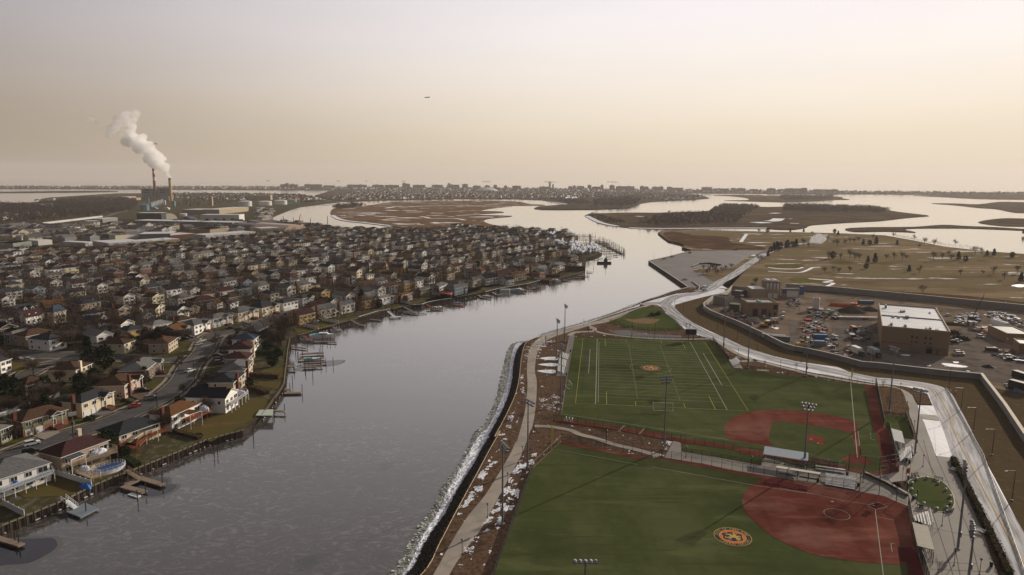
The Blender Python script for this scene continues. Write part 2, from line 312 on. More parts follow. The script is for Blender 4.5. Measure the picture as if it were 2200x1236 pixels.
# ---------------- park side ----------------
park=pts('C 1250,478 1300,457 1500,452 2193,470 D 300,476 680,486 1000,501 1250,546 1500,596 1850,636 2193,660 X 2500,566 X 3600,700 X 3600,1900 X 900,1900 X 780,1500 I 350,1236 500,970 640,700 830,350 920,180 1015,10 ''J 50,1200 110,1090 170,970 230,830 260,700 275,560 300,430 340,378 440,332 580,290 800,231 1000,166 1220,92 1300,70 1295,45 C 1510,950 1480,925 1345,835 1172,722 1520,640 1535,625 1455,605 1480,590 1450,570 1340,545 1290,510')
sheet('ground',park,0,m_mulch,2.6,sm=m_bank)
golf=pts('C 1255,480 1300,459 1500,454 2193,472 D 300,478 680,488 1000,503 1250,548 1500,598 1850,638 2193,662 X 2480,566 X 3500,690 X 3500,760 L 2197,385 1700,345 1000,285 400,250 0,252 K 1900,240 1340,262 950,222 830,235 780,215 700,205 C 1710,935 2193,640 1740,628 1520,638 1535,623 1455,603 1485,588 1450,568 1345,543 1295,510')
sheet('ground',golf,.02,m_golf)
# ---------------- golf course and parking lot details ----------------
m_scrub=patch(mat('dark_scrub',(.075,.042,.026),.95,.05,var=.3,scale=.05,bump=.5),(.12,.075,.045),.03,.5,.6)
sheet('ground',smooth(pts('C 1300,480 1400,470 1560,500 1700,505 1850,520 1870,560 1960,575 2140,600 2150,625 1860,622 1740,622 1560,610 1480,585 1420,560 1330,530'),3,True),.05,m_scrub)
sheet('ground',pts('D 400,975 800,968 1200,985 1700,1020 2193,1075 X 2480,668 X 2480,690 D 2193,1120 1700,1072 1200,1035 400,1000 150,965'),.05,mat('brown_bank',(.085,.055,.035),.95,.05,var=.3,scale=.1))  # darker brown bank strip behind the works wall
sheet('road',pts('D 300,985 1200,1025 2193,1118 X 2480,700 X 2480,708 D 2193,1140 1200,1046 700,1012 300,1000'),.08,m_asph)
lot=pts('C 1172,722 1520,640 1745,632 2190,632 2060,680 1900,790 1720,925 1690,945 1510,950 1345,835')
sheet('pavement',lot,.06,m_lot)
sheet('ground',smooth(pts('C 1548,788 1640,790 1760,788 1880,780 1950,735 2060,670 2085,685 1960,790 1800,882 1740,902 1640,852 1565,812'),3,True),.10,m_golf)
m_green=mat('putting_green',(.105,.098,.032),.95,.05,var=.12,scale=.05)
m_sand=mat('bunker_sand',(.42,.34,.26),.95,.05,var=.1,scale=.1)
for s in('D 20,765 120,748 290,755 300,775 200,785 60,780','D 180,875 300,868 480,890 430,905 230,900','D 520,730 640,722 770,745 700,755 580,748','C 2160,765 2193,755 D 40,758 0,780','D 900,735 1100,745 1000,755','D 1780,715 1870,718 1800,724'):
 sheet('ground',smooth(pts(s),3,True),.07,m_green)
for s in('D 20,775 80,788 260,786 290,779 200,795 60,792','D 280,911 400,916 480,928 390,924','D 340,870 540,885 530,890 400,882'):sheet('ground',smooth(pts(s),3,True),.09,m_sand)
for s,wd in(('D 400,965 500,940 560,912 480,905 545,888 350,874',3.2),('D 0,810 250,822 340,800 380,780 450,775',3),('D 0,775 80,786 240,790 300,775',2.6),('D 2110,940 2150,925 2193,930',5),('C 1960,560 2010,490',5)):ribbon('snow_patch',smooth(pts(s)),wd,.11,m_snow)
# ---------------- roads and paths ----------------
m_road=mat('snowy_road',(.15,.145,.15),.8,.3,var=.15,scale=.2)
t=m_road.node_tree;p=t.nodes['Principled BSDF'];base=p.inputs['Base Color'].links[0].from_socket
uvn=t.nodes.new('ShaderNodeTexCoord');mpp=t.nodes.new('ShaderNodeMapping');mpp.inputs[3].default_value=(5.5,.035,1);t.links.new(uvn.outputs['UV'],mpp.inputs[0])
n1=t.nodes.new('ShaderNodeTexNoise');n1.inputs['Scale'].default_value=1;n1.inputs['Detail'].default_value=6;n1.inputs['Roughness'].default_value=.7;t.links.new(mpp.outputs[0],n1.inputs['Vector'])
g=t.nodes.new('ShaderNodeMapRange');g.inputs[1].default_value=.42;g.inputs[2].default_value=.68;t.links.new(n1.outputs[0],g.inputs[0])
q=t.nodes.new('ShaderNodeMix');q.data_type='RGBA';t.links.new(g.outputs[0],q.inputs[0]);t.links.new(base,q.inputs[6]);q.inputs[7].default_value=(.52,.53,.57,1);t.links.new(q.outputs[2],p.inputs['Base Color'])
m_snowroad=patch(mat('packed_snow',(.62,.63,.67),.6,.3,var=.06,scale=.3),(.38,.38,.41),.16,.50,.68,(1,.12,1),R(-65))
m_paint=mat('white_paint',(.55,.55,.50),.7,.2);m_yel=mat('yellow_line_paint',(.50,.32,.08),.7,.2)
# road bed with snow shoulders
rb=pts('J 1440,60 1480,80 1520,125 1490,130 K 240,580 390,700 540,770 730,820 830,890 1000,980 1210,1050 1500,1120 1700,1170 1900,1215 N 0,242 190,272 430,292 640,330 800,372 880,412 950,570 740,562 780,690 840,800 X 2011,980 Q 850,200 970,215 1040,240 1110,420 1250,740 1470,1236 X 2210,1330 X 2300,1330 ''Q 1616,880 1350,372 1140,0 N 1620,1236 1380,810 1220,510 1130,352 1080,322 900,292 600,242 300,202 0,187 K 2197,1150 1700,1080 1400,1010 1100,912 900,822 640,702 420,592 290,505 270,450 280,412 500,350 700,300 870,270 870,235 780,218 C 2193,655 2100,700 1790,925 1850,960 1700,950 1620,985 1400,1005 1100,1085')
sheet('road',rb,.05,m_snowroad)
rc=smooth(pts('J 1300,55 1400,48 1500,52 1560,110 1640,180 K 560,720 730,790 860,855 1050,930 1300,1010 1500,1070 1800,1130 2000,1165 N 150,220 400,245 650,272 850,300 980,340 1060,430 1120,560 1260,850 Q 1170,310 1330,640 1500,960 X 2260,1330'),4)
ribbon('road',rc,8.6,.09,m_road)
ribbon('road',smooth(pts('J 1500,60 C 1400,1030 1550,1005 1700,960 1780,905 1900,840 2050,735 2193,648 D 120,600 250,578 390,560 440,520 440,495 420,488')),8.5,.13,m_road)
ribbon('road',smooth(pts('D 380,565 400,520 440,500 490,498 500,510 470,540 430,575')),9,.15,m_road)
yl=smooth(pts('N 950,340 1010,400 1060,480 1110,570 1180,710 Q 1012,0 1200,370 1400,750 1616,1150 X 2230,1300'),4)
for o in(-.12,.12):ribbon('road_marking',yl,.14,.16,m_yel,off=o)
sheet('pavement',pts('N 785,683 1000,700 1030,730 1038,770 815,745'),.14,m_conc,.1)
# riverside path and its branches
pl=pts('X 870,1330 I 440,1236 600,950 740,730 880,560 1000,370 1100,200 1150,90 J 240,1236 310,970 332,750 327,600 348,450 400,372 480,322 700,262 860,216 1000,176 1200,112 1300,78 1400,46')
pr=pts('X 925,1330 I 580,1236 690,1060 860,830 930,700 1040,500 1130,330 1200,200 J 345,1170 380,1080 405,900 412,720 395,620 412,490 445,420 520,352 700,290 870,238 1030,206 1200,152 1310,96 1400,62 1470,82')
sheet('path',smooth(pl)+smooth(pr)[::-1],.05,m_conc)
for s,wd in(('J 390,1100 540,1108 700,1137 I 1700,32 1830,65 2000,120 2193,165 O 60,205',2.4),('J 850,240 905,262 920,290 1100,325 1400,350 1700,356 1900,352',2.6),('J 920,290 800,292 730,300 690,325',3),('K 740,830 850,890 1000,985 1180,1058 1250,1075 1500,1140 1700,1190 1900,1238 N 0,270 200,296 350,310 500,350 560,400',2.8),('K 1050,1080 1150,1078 1250,1062',2.4)):
 ribbon('path',smooth(pts(s)),wd,.10,m_conc)
m_asph2=mat('dark_play_asphalt',(.075,.072,.078),.85,.2,var=.15,scale=.3)
sheet('pavement',pts('J 1040,285 1190,275 1350,310 1650,325 1660,345 1400,348 1100,318'),.07,m_asph2)
sheet('pavement',pts('J 740,322 690,330 655,480 575,668 665,674 700,480'),.08,mat('pad_asphalt',(.17,.16,.15),.85,.2,var=.1,scale=.3))
sheet('pavement',pts('J 2040,528 2130,532 2178,608 2085,598'),.08,m_conc)
for s in('K 1240,1175 1385,1185 1380,1200 1245,1192','J 2120,500 2160,510 2150,515 2110,505'):sheet('pavement',pts(s),.12,m_conc)
# plaza
plz=pts('N 200,300 350,310 500,335 580,365 640,395 680,430 720,520 750,560 780,690 840,800 990,1236 Q 785,0 850,200 970,215 1110,530 1250,850 1390,1236 X 2180,1330 X 2000,1330 Q 760,1236 700,1060 640,800 610,640 P 1800,780 1630,710 1450,630 1260,595 1060,555 980,535 520,460 O 1460,455 1070,385 990,375 700,325 440,272 110,218 190,72 250,85 260,165 400,185 690,235 950,285 975,215 1360,310 P 890,240 1090,275 1320,310 1440,290 1680,245 Q 480,250 440,0 N 520,1000 690,1015 720,1010 600,520 530,400 400,330')
sheet('pavement',plz,.06,m_plaza)
m_joint=mat('joint_sealant',(.11,.10,.09),.9,.1)
jo=MB()
for s in('Q 650,0 900,470 1000,900 1060,1236','Q 850,200 1130,830 1230,1236','Q 640,330 1010,440','Q 640,640 860,690 1000,700','Q 830,830 1100,890 1280,900','Q 760,1120 1200,1140','Q 740,60 830,380','Q 560,330 640,120','Q 820,690 1000,1236','Q 700,1180 1300,1210','O 110,218 450,272','O 700,250 960,300 1080,320'):
 P_=pts(s)
 for a,b in zip(P_[:-1],P_[1:]):
  d=(b-a).normalized();n_=Vector((-d.y,d.x,0))*.07;jo.face([a-n_+Vector((0,0,.075)),b-n_+Vector((0,0,.075)),b+n_+Vector((0,0,.075)),a+n_+Vector((0,0,.075))])
struct('pavement_joint',jo.data('joint',m_joint))
sheet('ground',smooth(pts('N 215,310 360,318 500,345 560,400 600,520 636,680 300,645 260,470'),2,True),.12,m_mulch2)
sheet('ground',pts('N 380,296 560,312 700,345 820,380 885,420 945,565 755,550 690,430 600,370'),.14,m_mulch2)
sheet('ground',pts('N 630,735 665,740 750,1020 700,1022'),.12,m_mulch2)
sheet('ground',pts('P 1560,420 1650,400 1800,390 1830,440 1820,620 1640,530'),.10,mat('planting_bed',(.06,.038,.03),.95,.1,var=.3,scale=2))
# dry grass verge between road and flood wall
sheet('ground',pts('K 720,350 640,390 610,440 625,490 700,535 850,592 1100,702 1300,802 1560,932 1800,992 2197,1072 N 0,48 500,102 1580,222 1760,452 2163,1052 X 2330,1100 X 2500,1330 X 2305,1330 Q 1616,870 1350,362 1140,-10 N 1380,800 1220,500 1130,342 1080,312 900,282 600,232 0,180 K 2197,1142 1700,1070 1400,1000 1100,904 900,812 640,692 420,582 300,500 280,452 290,420 500,358 700,308 870,280'),.03,m_dry)
sheet('ground',pts('K 0,395 100,402 140,470 100,510 0,505 -60,470'),.03,m_mulch2)
site=pts('K 950,228 830,318 728,342 660,400 650,450 800,520 1100,660 1300,790 1570,920 1850,985 2197,1068 N 500,98 1100,170 1585,215 1760,445 2165,1040 X 2330,1090 X 2900,1000 X 2600,690 D 2193,1152 1700,1105 1100,1040 500,1000 150,965 K 1700,250 1330,262')
sheet('ground',site,.09,m_yard)
m_yasph=patch(mat('yard_asphalt',(.145,.122,.105),.9,.2,var=.2,scale=.05),(.09,.08,.075),.12,.5,.62)
sheet('pavement',pts('K 2120,640 2197,640 L 0,600 400,600 430,940 540,950 1290,1030 1580,1050 1700,1120 1840,1220 N 1860,270 1600,215 1000,160 700,125 K 2197,1050 2130,900'),.12,m_yasph)
sheet('pavement',pts('L 1330,850 1480,700 1600,700 1720,800 1780,870 2197,1050 N 2163,260 X 2400,830 X 2400,900 N 2163,420 1900,330 1860,270 1780,180 L 1720,1110 1500,1030 1310,960'),.13,m_yasph)
sheet('pavement',pts('K 1600,590 1720,600 1760,900 1640,860'),.12,m_yasph)
for s in('L 1225,1105 1330,1110 1520,1140 1500,1155 1380,1150 1260,1130','L 1360,1085 1430,1090 1410,1105 1370,1100','L 1040,1135 1100,1125 1080,1140','K 1410,675 1500,685 1480,705 1440,695','L 740,1000 850,1005 840,1020 770,1015','L 100,985 125,1000 110,1030 70,1010','L 2070,185 2190,175 2190,205 2110,205'):
 sheet('snow_patch',smooth(pts(s),3,True),.15,m_snow)
sheet('ground',pts('N 1630,240 1760,330 2163,420 X 2400,900 X 2400,1050 N 2163,1000'),.11,m_dry)
# ---------------- sports fields ----------------
FA_=.12675
def bands(m,per,rot,amt):
 t=m.node_tree;p=t.nodes['Principled BSDF'];tcn=t.nodes.new('ShaderNodeTexCoord');mpp=t.nodes.new('ShaderNodeMapping');mpp.inputs[2].default_value=(0,0,rot)
 wv=t.nodes.new('ShaderNodeTexWave');wv.inputs['Scale'].default_value=.314/per;wv.inputs['Distortion'].default_value=.25;wv.inputs['Detail'].default_value=2
 t.links.new(tcn.outputs['Object'],mpp.inputs[0]);t.links.new(mpp.outputs[0],wv.inputs['Vector']);g=t.nodes.new('ShaderNodeMapRange');g.inputs[1].default_value=.35;g.inputs[2].default_value=.65;g.inputs[3].default_value=1-amt;g.inputs[4].default_value=1+amt;t.links.new(wv.outputs['Fac'],g.inputs[0])
 v=t.nodes.new('ShaderNodeVectorMath');v.operation='SCALE';t.links.new(p.inputs['Base Color'].links[0].from_socket,v.inputs[0]);t.links.new(g.outputs[0],v.inputs['Scale']);t.links.new(v.outputs[0],p.inputs['Base Color']);return m
def turfmat(n,c,c2,rot):
 m=mat(n,c,.9,.1,var=.10,scale=.35,detail=8);patch(m,c2,.05,.46,.60,(1,.35,1),rot);patch(m,[v*.7 for v in c],.018,.52,.66,(1,1,1),0,9)
 patch(m,[v*.86 for v in c],.35,.56,.66,(.05,1,1),R(80),5);return patch(m,[v*1.3 for v in c2],.12,.55,.72,(.25,1,1),rot+.3,33)
m_turf=turfmat('green_turf',(.057,.070,.026),(.076,.086,.037),R(12));bands(m_turf,9.14,FA_+PI/2,.03)
m_clay=turfmat('red_turf',(.125,.038,.028),(.165,.064,.048),R(-20))
patch(m_clay,(.20,.10,.078),.05,.52,.72,(.5,1,1),R(30),17);bands(m_clay,9.14,FA_,.05);m_clay2=mat('mound_red_turf',(.17,.045,.03),.9,.1,var=.15,scale=.5)
m_burg_shadow=mat('burgundy_turf_and_shadow',(.095,.024,.024),.9,.1,var=.15,scale=.5)  # burgundy turf, also laid as painted cast shadows of dugouts
m_edge=mat('field_edging',(.36,.33,.28),.8,.2,var=.1,scale=1)
upper=pts('J 735,335 1200,350 1918,370 2065,552 2090,600 2180,610 M 450,78 620,95 930,135 1410,190 2163,292 N 0,276 188,302 300,850 330,870 372,902 442,1236 P 1680,245 1440,290 1320,310 1090,275 960,250 890,240 O 1360,310 960,212 770,185 700,150 290,92 190,70 J 1500,1215 1100,1136 550,1058 625,995 675,660')
lower=pts('I 1540,90 2193,216 O 440,272 700,328 990,375 1070,386 1460,457 P 520,462 980,537 1060,557 1260,597 1450,632 1630,712 1800,782 1822,860 Q 640,800 700,1060 760,1236 X 2015,1330 X 1018,1330 I 960,1236 1130,760 1295,320')
sheet('ground',upper,.12,m_turf);sheet('ground',lower,.12,m_turf)
UZ=.14
CL=[0]
def clay(s,z=None,m=None,sm=0):
 P_=pts(s);CL[0]+=1;z=z or UZ+.004*CL[0]
 sheet('ground',smooth(P_,sm,True)if sm else P_,z,m or m_clay)
clay('M 400,1015 355,950 340,880 355,820 410,765 480,720 600,672 720,648 860,635 1000,628 1150,628 1320,638 1500,657 1680,680 1860,712 2060,772 2110,800 2122,860 2122,905 2090,912 2050,942 1850,888 1680,858 1500,835 1300,805 1110,780 970,800 950,940 932,1040 1030,1105 880,1102')
clay('M 2060,930 2120,900 2163,1236 Q 185,0 190,190 230,212 290,240 300,265 270,280 200,288 110,272 60,248 40,218 120,198 150,190 125,0')
clay('N 45,292 188,304 300,850 330,870 372,902 442,1236 Q 530,340 P 1440,288 1320,308 1090,273 890,238 530,150 300,90 O 1360,285 970,212 770,183 700,148 290,90 190,68 J 1500,1213 1100,1134 552,1056 600,1034 1100,1104 1500,1165 O 190,42 500,84 700,118 960,166 1360,246 P 300,55 530,100 890,178 1100,225 1300,250 1440,225 1400,120 Q 360,110 N 250,1236 222,1000 150,840 100,560')
clay('M 1420,985 1450,965 1520,967 1640,995 1680,1020 1680,1045 1640,1055 1665,1085 1640,1098 1600,1088 1580,1062 1480,1050 1425,1028',.16,m_clay2,2)
clay('I 1540,92 2193,216 O 440,274 700,328 990,377 1070,387 1460,458 P 980,538 1258,598 1450,634 1628,714 1798,784 1820,860 Q 640,802 700,1062 758,1236 X 2013,1330 1965,1330 Q 620,1236 600,1140 540,1150 300,1138 120,1118 O 1616,1102 1400,1062 1200,982 1100,935 1000,870 880,765 815,690 790,640 782,585 815,510 860,460 960,414 900,392 700,352 300,275 100,240 0,222 I 2193,244 1800,165 1535,118')
clay('O 985,410 1060,400 1350,470 1340,538 1150,500 945,465',.165,m_burg_shadow)  # dark sheet paints the cream-roofed dugout's cast shadow on the red turf
clay('Q 525,1000 640,998 712,1100 740,1236 X 1998,1330 X 1960,1330 Q 610,1236 600,1130 540,1120',.165,m_burg_shadow)
clay('Q 370,95 475,100 530,338 470,345 400,200',.165,m_burg_shadow)  # dark sheet paints the cast shadow beside the pale grey dugout
clay('P 1185,765 1370,722 1500,790 1320,835',.165,m_burg_shadow)
# practice pens
m_pen=turfmat('pen_turf',(.055,.075,.024),(.075,.085,.034),R(40))
sheet('ground',pts('O 290,96 700,152 770,187 965,213 947,282 690,235 400,184 262,164'),.13,m_pen)
sheet('ground',pts('N 300,690 590,716 690,1013 520,998 400,870 330,840'),.13,m_pen)
# small ball field by the road
sheet('ground',smooth(pts('J 1035,208 1130,170 1210,120 1320,82 1440,90 1500,125 1580,180 1660,268 1540,280 1400,281 1280,268 1150,245'),2,True),.10,m_pen)
clay('J 1160,182 1250,186 1330,176 1400,184 1465,184 1442,205 1400,222 1320,222 1260,216 1210,205',.125,mat('infield_dirt',(.20,.125,.075),.95,.1,var=.15,scale=.5),2)
# oval lawn
oval=smooth(pts('Q 610,470 625,420 680,398 760,387 840,400 920,440 975,500 1005,580 1000,640 960,675 900,684 830,675 760,640 690,600 630,540'),3,True)
sheet('ground',oval,.13,m_pen);sheet('pavement',[p+(p-pt('Q 800,540')).normalized()*.35 for p in oval],.10,m_edge)
# ---- painted lines: football (white) and soccer (yellow) share the far field ----
FO,FA=Vector((56.27,249.70,0)),-.12675
def FF(u,v,z=.20):c,s=math.cos(FA),math.sin(FA);return Vector((FO.x+u*c-v*s,FO.y+u*s+v*c,z))
class Lines:
 def __init__(s):s.b=MB()
 def seg(s,a,b,wd=.12):
  d=b-a;d.z=0
  if d.length<1e-4:return
  d.normalize();n=Vector((-d.y,d.x,0))*wd/2;s.b.face([a-n,b-n,b+n,a+n])
 def poly(s,P,wd=.12):
  for a,b in zip(P[:-1],P[1:]):s.seg(a,b,wd)
 def done(s,m,label=None):struct('field_marking',s.b.data('lines',m),label)
m_lw=mat('line_white',(.29,.30,.24),.8,.1);m_ly=mat('line_yellow',(.30,.27,.06),.8,.1);m_faint=mat('line_faded',(.21,.23,.15),.8,.1);m_navy=mat('line_navy',(.03,.035,.06),.8,.1)
W_,L_=24.38,109.7
lw=Lines()
for sx in(-1,1):lw.seg(FF(sx*W_,0),FF(sx*W_,L_),3*.1 if sx<0 else.24)
lw.seg(FF(-W_,0),FF(W_,0),.2);lw.seg(FF(-W_,L_),FF(W_,L_),.25)
lw.seg(FF(-W_-3.4,42),FF(-W_-3.4,86),.25);lw.seg(FF(W_+3.4,32),FF(W_+3.4,86),.28)
for v in(35,63,86):lw.seg(FF(-W_-8,v),FF(-W_,v),.1)
for v in(32,86):lw.seg(FF(W_,v),FF(W_+7,v),.12)
lw.done(m_lw)
lf=Lines()
for k in range(21):lf.seg(FF(-W_+.5,9.14+k*4.572),FF(W_-.3,9.14+k*4.572),.2)
for k in range(101):
 for u in(-8.1,8.1):lf.seg(FF(u-.3,9.14+k*.9144),FF(u+.3,9.14+k*.9144),.28)
lf.seg(FF(-W_+1,2),FF(-W_+1,L_-8),.25)
lf.done(m_faint)
ly=Lines();SW=32.0
for sx in(-1,1):ly.seg(FF(sx*SW,.2),FF(sx*SW,L_-.2),.18)
ly.seg(FF(-SW,-.1),FF(SW,-.1),.14);ly.seg(FF(-SW,L_+.3),FF(SW,L_+.3),.14);ly.seg(FF(-SW,L_/2),FF(SW,L_/2),.10)
cc=FF(0,L_/2);ly.poly([cc+Vector((9.15*math.cos(a*PI/24),9.15*math.sin(a*PI/24),0))for a in range(49)],.16)
for e,dv in((0,1),(L_,-1)):
 for u,dep in((20.15,16.5),(9.16,5.5)):
  for sx in(-1,1):ly.seg(FF(sx*u,e),FF(sx*u,e+dv*dep),.24)
  ly.seg(FF(-u,e+dv*dep),FF(u,e+dv*dep),.10)
 a0=[FF(9.15*math.cos(q*PI/20),e+dv*(11+9.15*math.sin(q*PI/20)))for q in range(4,17)];ly.poly(a0,.10)
ly.done(m_ly)
ln=Lines();ln.seg(FF(-W_-5.5,12),FF(-W_-5,L_-4),.18);ln.done(m_navy)
lb=Lines()
def L2(s,wd=.14):P_=pts(s,.19);lb.poly(P_,wd)
L2('M 2025,265 Q 170,215',.22);L2('M 2120,900 2145,1092 Q 185,108 160,108',.14)
L2('J 625,995 1100,1065 M 0,955 400,1020',.14)
L2('Q 283,5 288,55 325,65',.14);L2('N 120,935 135,1012 185,1022',.1)
L2('O 0,295 860,450 P 400,605 800,690 1200,757',.13);L2('I 1480,157 2193,288',.14)
L2('P 1310,830 1360,1236 Q 395,1236 X 1905,1330',.16);L2('P 1335,950 1600,1000',.1);L2('Q 495,962 460,960 472,1035',.12)
L2('P 1185,765 1370,722 1500,790 1320,835 1185,765',.10);L2('O 1115,462 1265,487 1262,475',.1);L2('O 1110,480 1420,535',.1)
c0=pt('P 710,908',.19);lb.poly([c0+Vector((3.05*math.cos(a*PI/16),3.05*math.sin(a*PI/16),0))for a in range(33)],.10)
for s in('J 1165,1092 1105,1145','J 1335,1117 1287,1170'):L2(s,.28)
lb.done(m_lw)
lr=Lines();lr.poly(pts('M 400,1018 880,1105 1400,1190 Q 0,255 90,215',.195),.16);lr.done(mat('red_edging',(.25,.09,.07),.8,.1))
for s in('P 640,712 660,716','M 1590,1066 1600,1068','M 1500,1012 1510,1014','P 1290,775 1315,782'):
 q_=pts(s,.2);solo('home_plate' if s[2]=='1' else 'pitching_rubber',MB().box(-.35,-.25,0,.35,.25,.03),m_lw,{'P 6':'small white pitching rubber inside the chalk circle','M 1590,1':'white plate at the right end of the red pitching mound','M 1500,1':'white rubber in the middle of the red pitching mound','P 1':'white home plate in the burgundy box near the backstop'}[[k for k in('P 6','M 1590,1','M 1500,1','P 1')if s.startswith(k)][0]],'plate',None,q_[0])
# ---- county seals ----
def ring_pts(r0,r1,n=48):return[Vector((r*math.cos(2*PI*i/n),r*math.sin(2*PI*i/n),0))for r in(r0,r1)for i in range(n)]
def ann(b,r0,r1,z,m=0,n=48):
 V=[(p.x,p.y,z)for p in ring_pts(r0,r1,n)];b.mesh(V,[(i,n+i,n+(i+1)%n,(i+1)%n)for i in range(n)],m)
def disc(b,r,z,m=0,n=48):b.face([(r*math.cos(2*PI*i/n),r*math.sin(2*PI*i/n),z)for i in range(n)],m)
m_sn,m_so,m_sg=mat('seal_navy',(.018,.016,.035),.85,.1),mat('seal_orange',(.52,.105,.03),.85,.1,var=.12,scale=2),mat('seal_gold',(.42,.30,.06),.85,.1,var=.1,scale=3)
dg=bpy.context.evaluated_depsgraph_get()
def glyph(ch,size):
 cu=D.curves.new('glyph','FONT');cu.body=ch;cu.size=size;cu.align_x='CENTER';o=D.objects.new('glyph',cu);COL.objects.link(o)
 bpy.context.view_layer.update();me=D.meshes.new_from_object(o.evaluated_get(bpy.context.evaluated_depsgraph_get()));D.objects.remove(o);D.curves.remove(cu);return me
GL={}
def seal(center,rad,rz,label,letters=True):
 r=thing('county_seal',label,'emblem',center,rz)
 b=MB();disc(b,1,0,2);disc(b,.965,.004,0);ann(b,.69,.72,.012,2);disc(b,.69,.008,1)
 o_=[(-.52,.28),(-.42,.40),(-.22,.40),(-.08,.50),(.12,.50),(.26,.38),(.44,.36),(.55,.20),(.50,0),(.56,-.2),(.46,-.36),(.28,-.38),(.12,-.5),(-.1,-.46),(-.24,-.36),(-.44,-.34),(-.55,-.18),(-.49,.02)]
 sh=smooth([Vector((x,y,0))for x,y in o_],3,True)
 b.face([(p.x*1.06,p.y*1.06,.013)for p in sh],2);b.face([(p.x,p.y,.017)for p in sh],0)
 me=b.data('disc',[m_sn,m_so,m_sg]);d_=obj('seal_disc',me,r);d_.scale=(rad,rad,1)
 lion=[(-.34,.26),(-.22,.33),(-.12,.26),(-.14,.14),(-.02,.10),(.12,.18),(.16,.30),(.22,.20),(.20,.06),(.10,-.02),(.14,-.12),(.26,-.16),(.30,-.28),(.22,-.24),(.08,-.22),(-.02,-.12),(-.08,-.22),(-.02,-.34),(-.12,-.38),(-.18,-.24),(-.20,-.08),(-.34,-.12),(-.42,-.02),(-.34,-.02),(-.22,.04),(-.30,.12),(-.42,.12),(-.32,.18)]
 b=MB();b.face([(x*1.1,y*1.1,0)for x,y in lion])
 b.face([(.16,-.02,0),(.30,.10,0),(.42,.05,0),(.44,.22,0),(.36,.16,0),(.26,.20,0),(.13,.06,0)])
 for k in range(7):
  a=k*.9+.4;b.box(-.05,-.012,-.001,.05,.012,0,0,a,(.44*math.cos(a)*.9,.33*math.sin(a),0))
 q=obj('lion_emblem',b.data('lion',m_sg),r,(0,0,.022));q.scale=(rad,rad,1)
 if letters:
  txt='NASSAU \u2022 COUNTY \u2022 STATE OF NEW YORK \u2022 '
  txt='NASSAU COUNTY \u00b7 STATE OF NEW YORK \u00b7 '
  n=len(txt)
  for i,ch in enumerate(txt):
   if ch==' ':continue
   if ch not in GL:
    GL[ch]=glyph(ch,.24*rad);GL[ch].materials.append(m_sg)
   a=PI*.86-i*2*PI/n
   obj('letter',GL[ch],r,(.76*rad*math.cos(a),.76*rad*math.sin(a),.03),a-PI/2)
 return r
sc_=pt('O 703,901',.19);seal(sc_,(pt('O 873,930')-pt('O 533,872')).length/2*.98,R(180+FA*57),'round orange and navy county seal printed on the near ball field outfield')
s2_=FF(0,L_/2,.20);seal(s2_,(pt('J 1472,608')-pt('J 1303,598')).length/2*.98,R(180)+FA,'orange and navy county seal in the football field centre circle')
# ---------------- houses ----------------
HOUSES=[]
WALLC=dict(white=(.72,.70,.66),cream=(.58,.50,.36),tan=(.38,.30,.215),grey=(.25,.25,.26),blue=(.22,.27,.33),olive=(.20,.19,.11),yellow=(.52,.34,.12),brown=(.13,.09,.07),green=(.10,.12,.08),pink=(.42,.30,.25),brick=(.20,.08,.05))
ROOFC=dict(slate=(.040,.042,.048),grey=(.105,.105,.108),brown=(.068,.040,.028),maroon=(.052,.026,.026),rust=(.125,.062,.032),black=(.018,.020,.026),blue=(.045,.065,.095),ash=(.15,.145,.14))
WN=dict(white='white',cream='cream',tan='tan',grey='grey',blue='pale blue',olive='olive',yellow='yellow',brown='brown',green='dark green',pink='pale pink',brick='brick')
RN=dict(slate='slate',grey='grey',brown='brown',maroon='maroon',rust='rust',black='black',blue='blue-grey',ash='pale grey')
def wallm(c):return mat('siding_'+c,WALLC[c],.8,.2,var=.06,scale=.8,per=.10)
def roofm(c):return mat('shingles_'+c,ROOFC[c],.9,.15,var=.22,scale=1.4,per=.15)
m_trim=mat('white_trim',(.66,.65,.62),.6,.3);m_glass=mat('window_glass',(.020,.024,.030),.12,.6);m_brick=mat('chimney_brick',(.12,.05,.038),.9,.1,var=.25,scale=3)
m_door=mat('garage_door_white',(.58,.58,.56),.6,.3);m_wood=mat('weathered_deck',(.20,.155,.115),.85,.1,var=.25,scale=2);m_redwood=mat('redwood_deck',(.20,.065,.032),.8,.2,var=.25,scale=2)
def winmesh(w_,h_,d=.05):
 b=MB();b.box(-w_/2-.12,-.04-d,0,w_/2+.12,0,h_+.2,0);b.box(-w_/2,-.065-d,.1,w_/2,-.03-d,h_+.1,1)
 if w_>1.3:b.box(-.04,-.075-d,.1,.04,-.03-d,h_+.1,0)
 return b.data('window',[m_trim,m_glass])
WM=dict(s=winmesh(.9,1.1),m=winmesh(1.5,1.2),l=winmesh(2.3,1.35),p=winmesh(1.9,2.0))
b=MB();b.box(-1.35,-.08,0,1.35,-.02,2.2,0)
for k in range(1,4):b.box(-1.35,-.095,.55*k-.02,1.35,-.07,.55*k+.02,1)
GARAGE=b.data('garage_door',[m_door,m_kerb])
b=MB();b.box(-.55,-.06,0,.55,-.02,2.15,0);b.box(-.42,-.08,.1,.42,-.05,2.0,1);DOORM=b.data('door',[m_trim,mat('dark_door',(.05,.035,.03),.5,.4)])
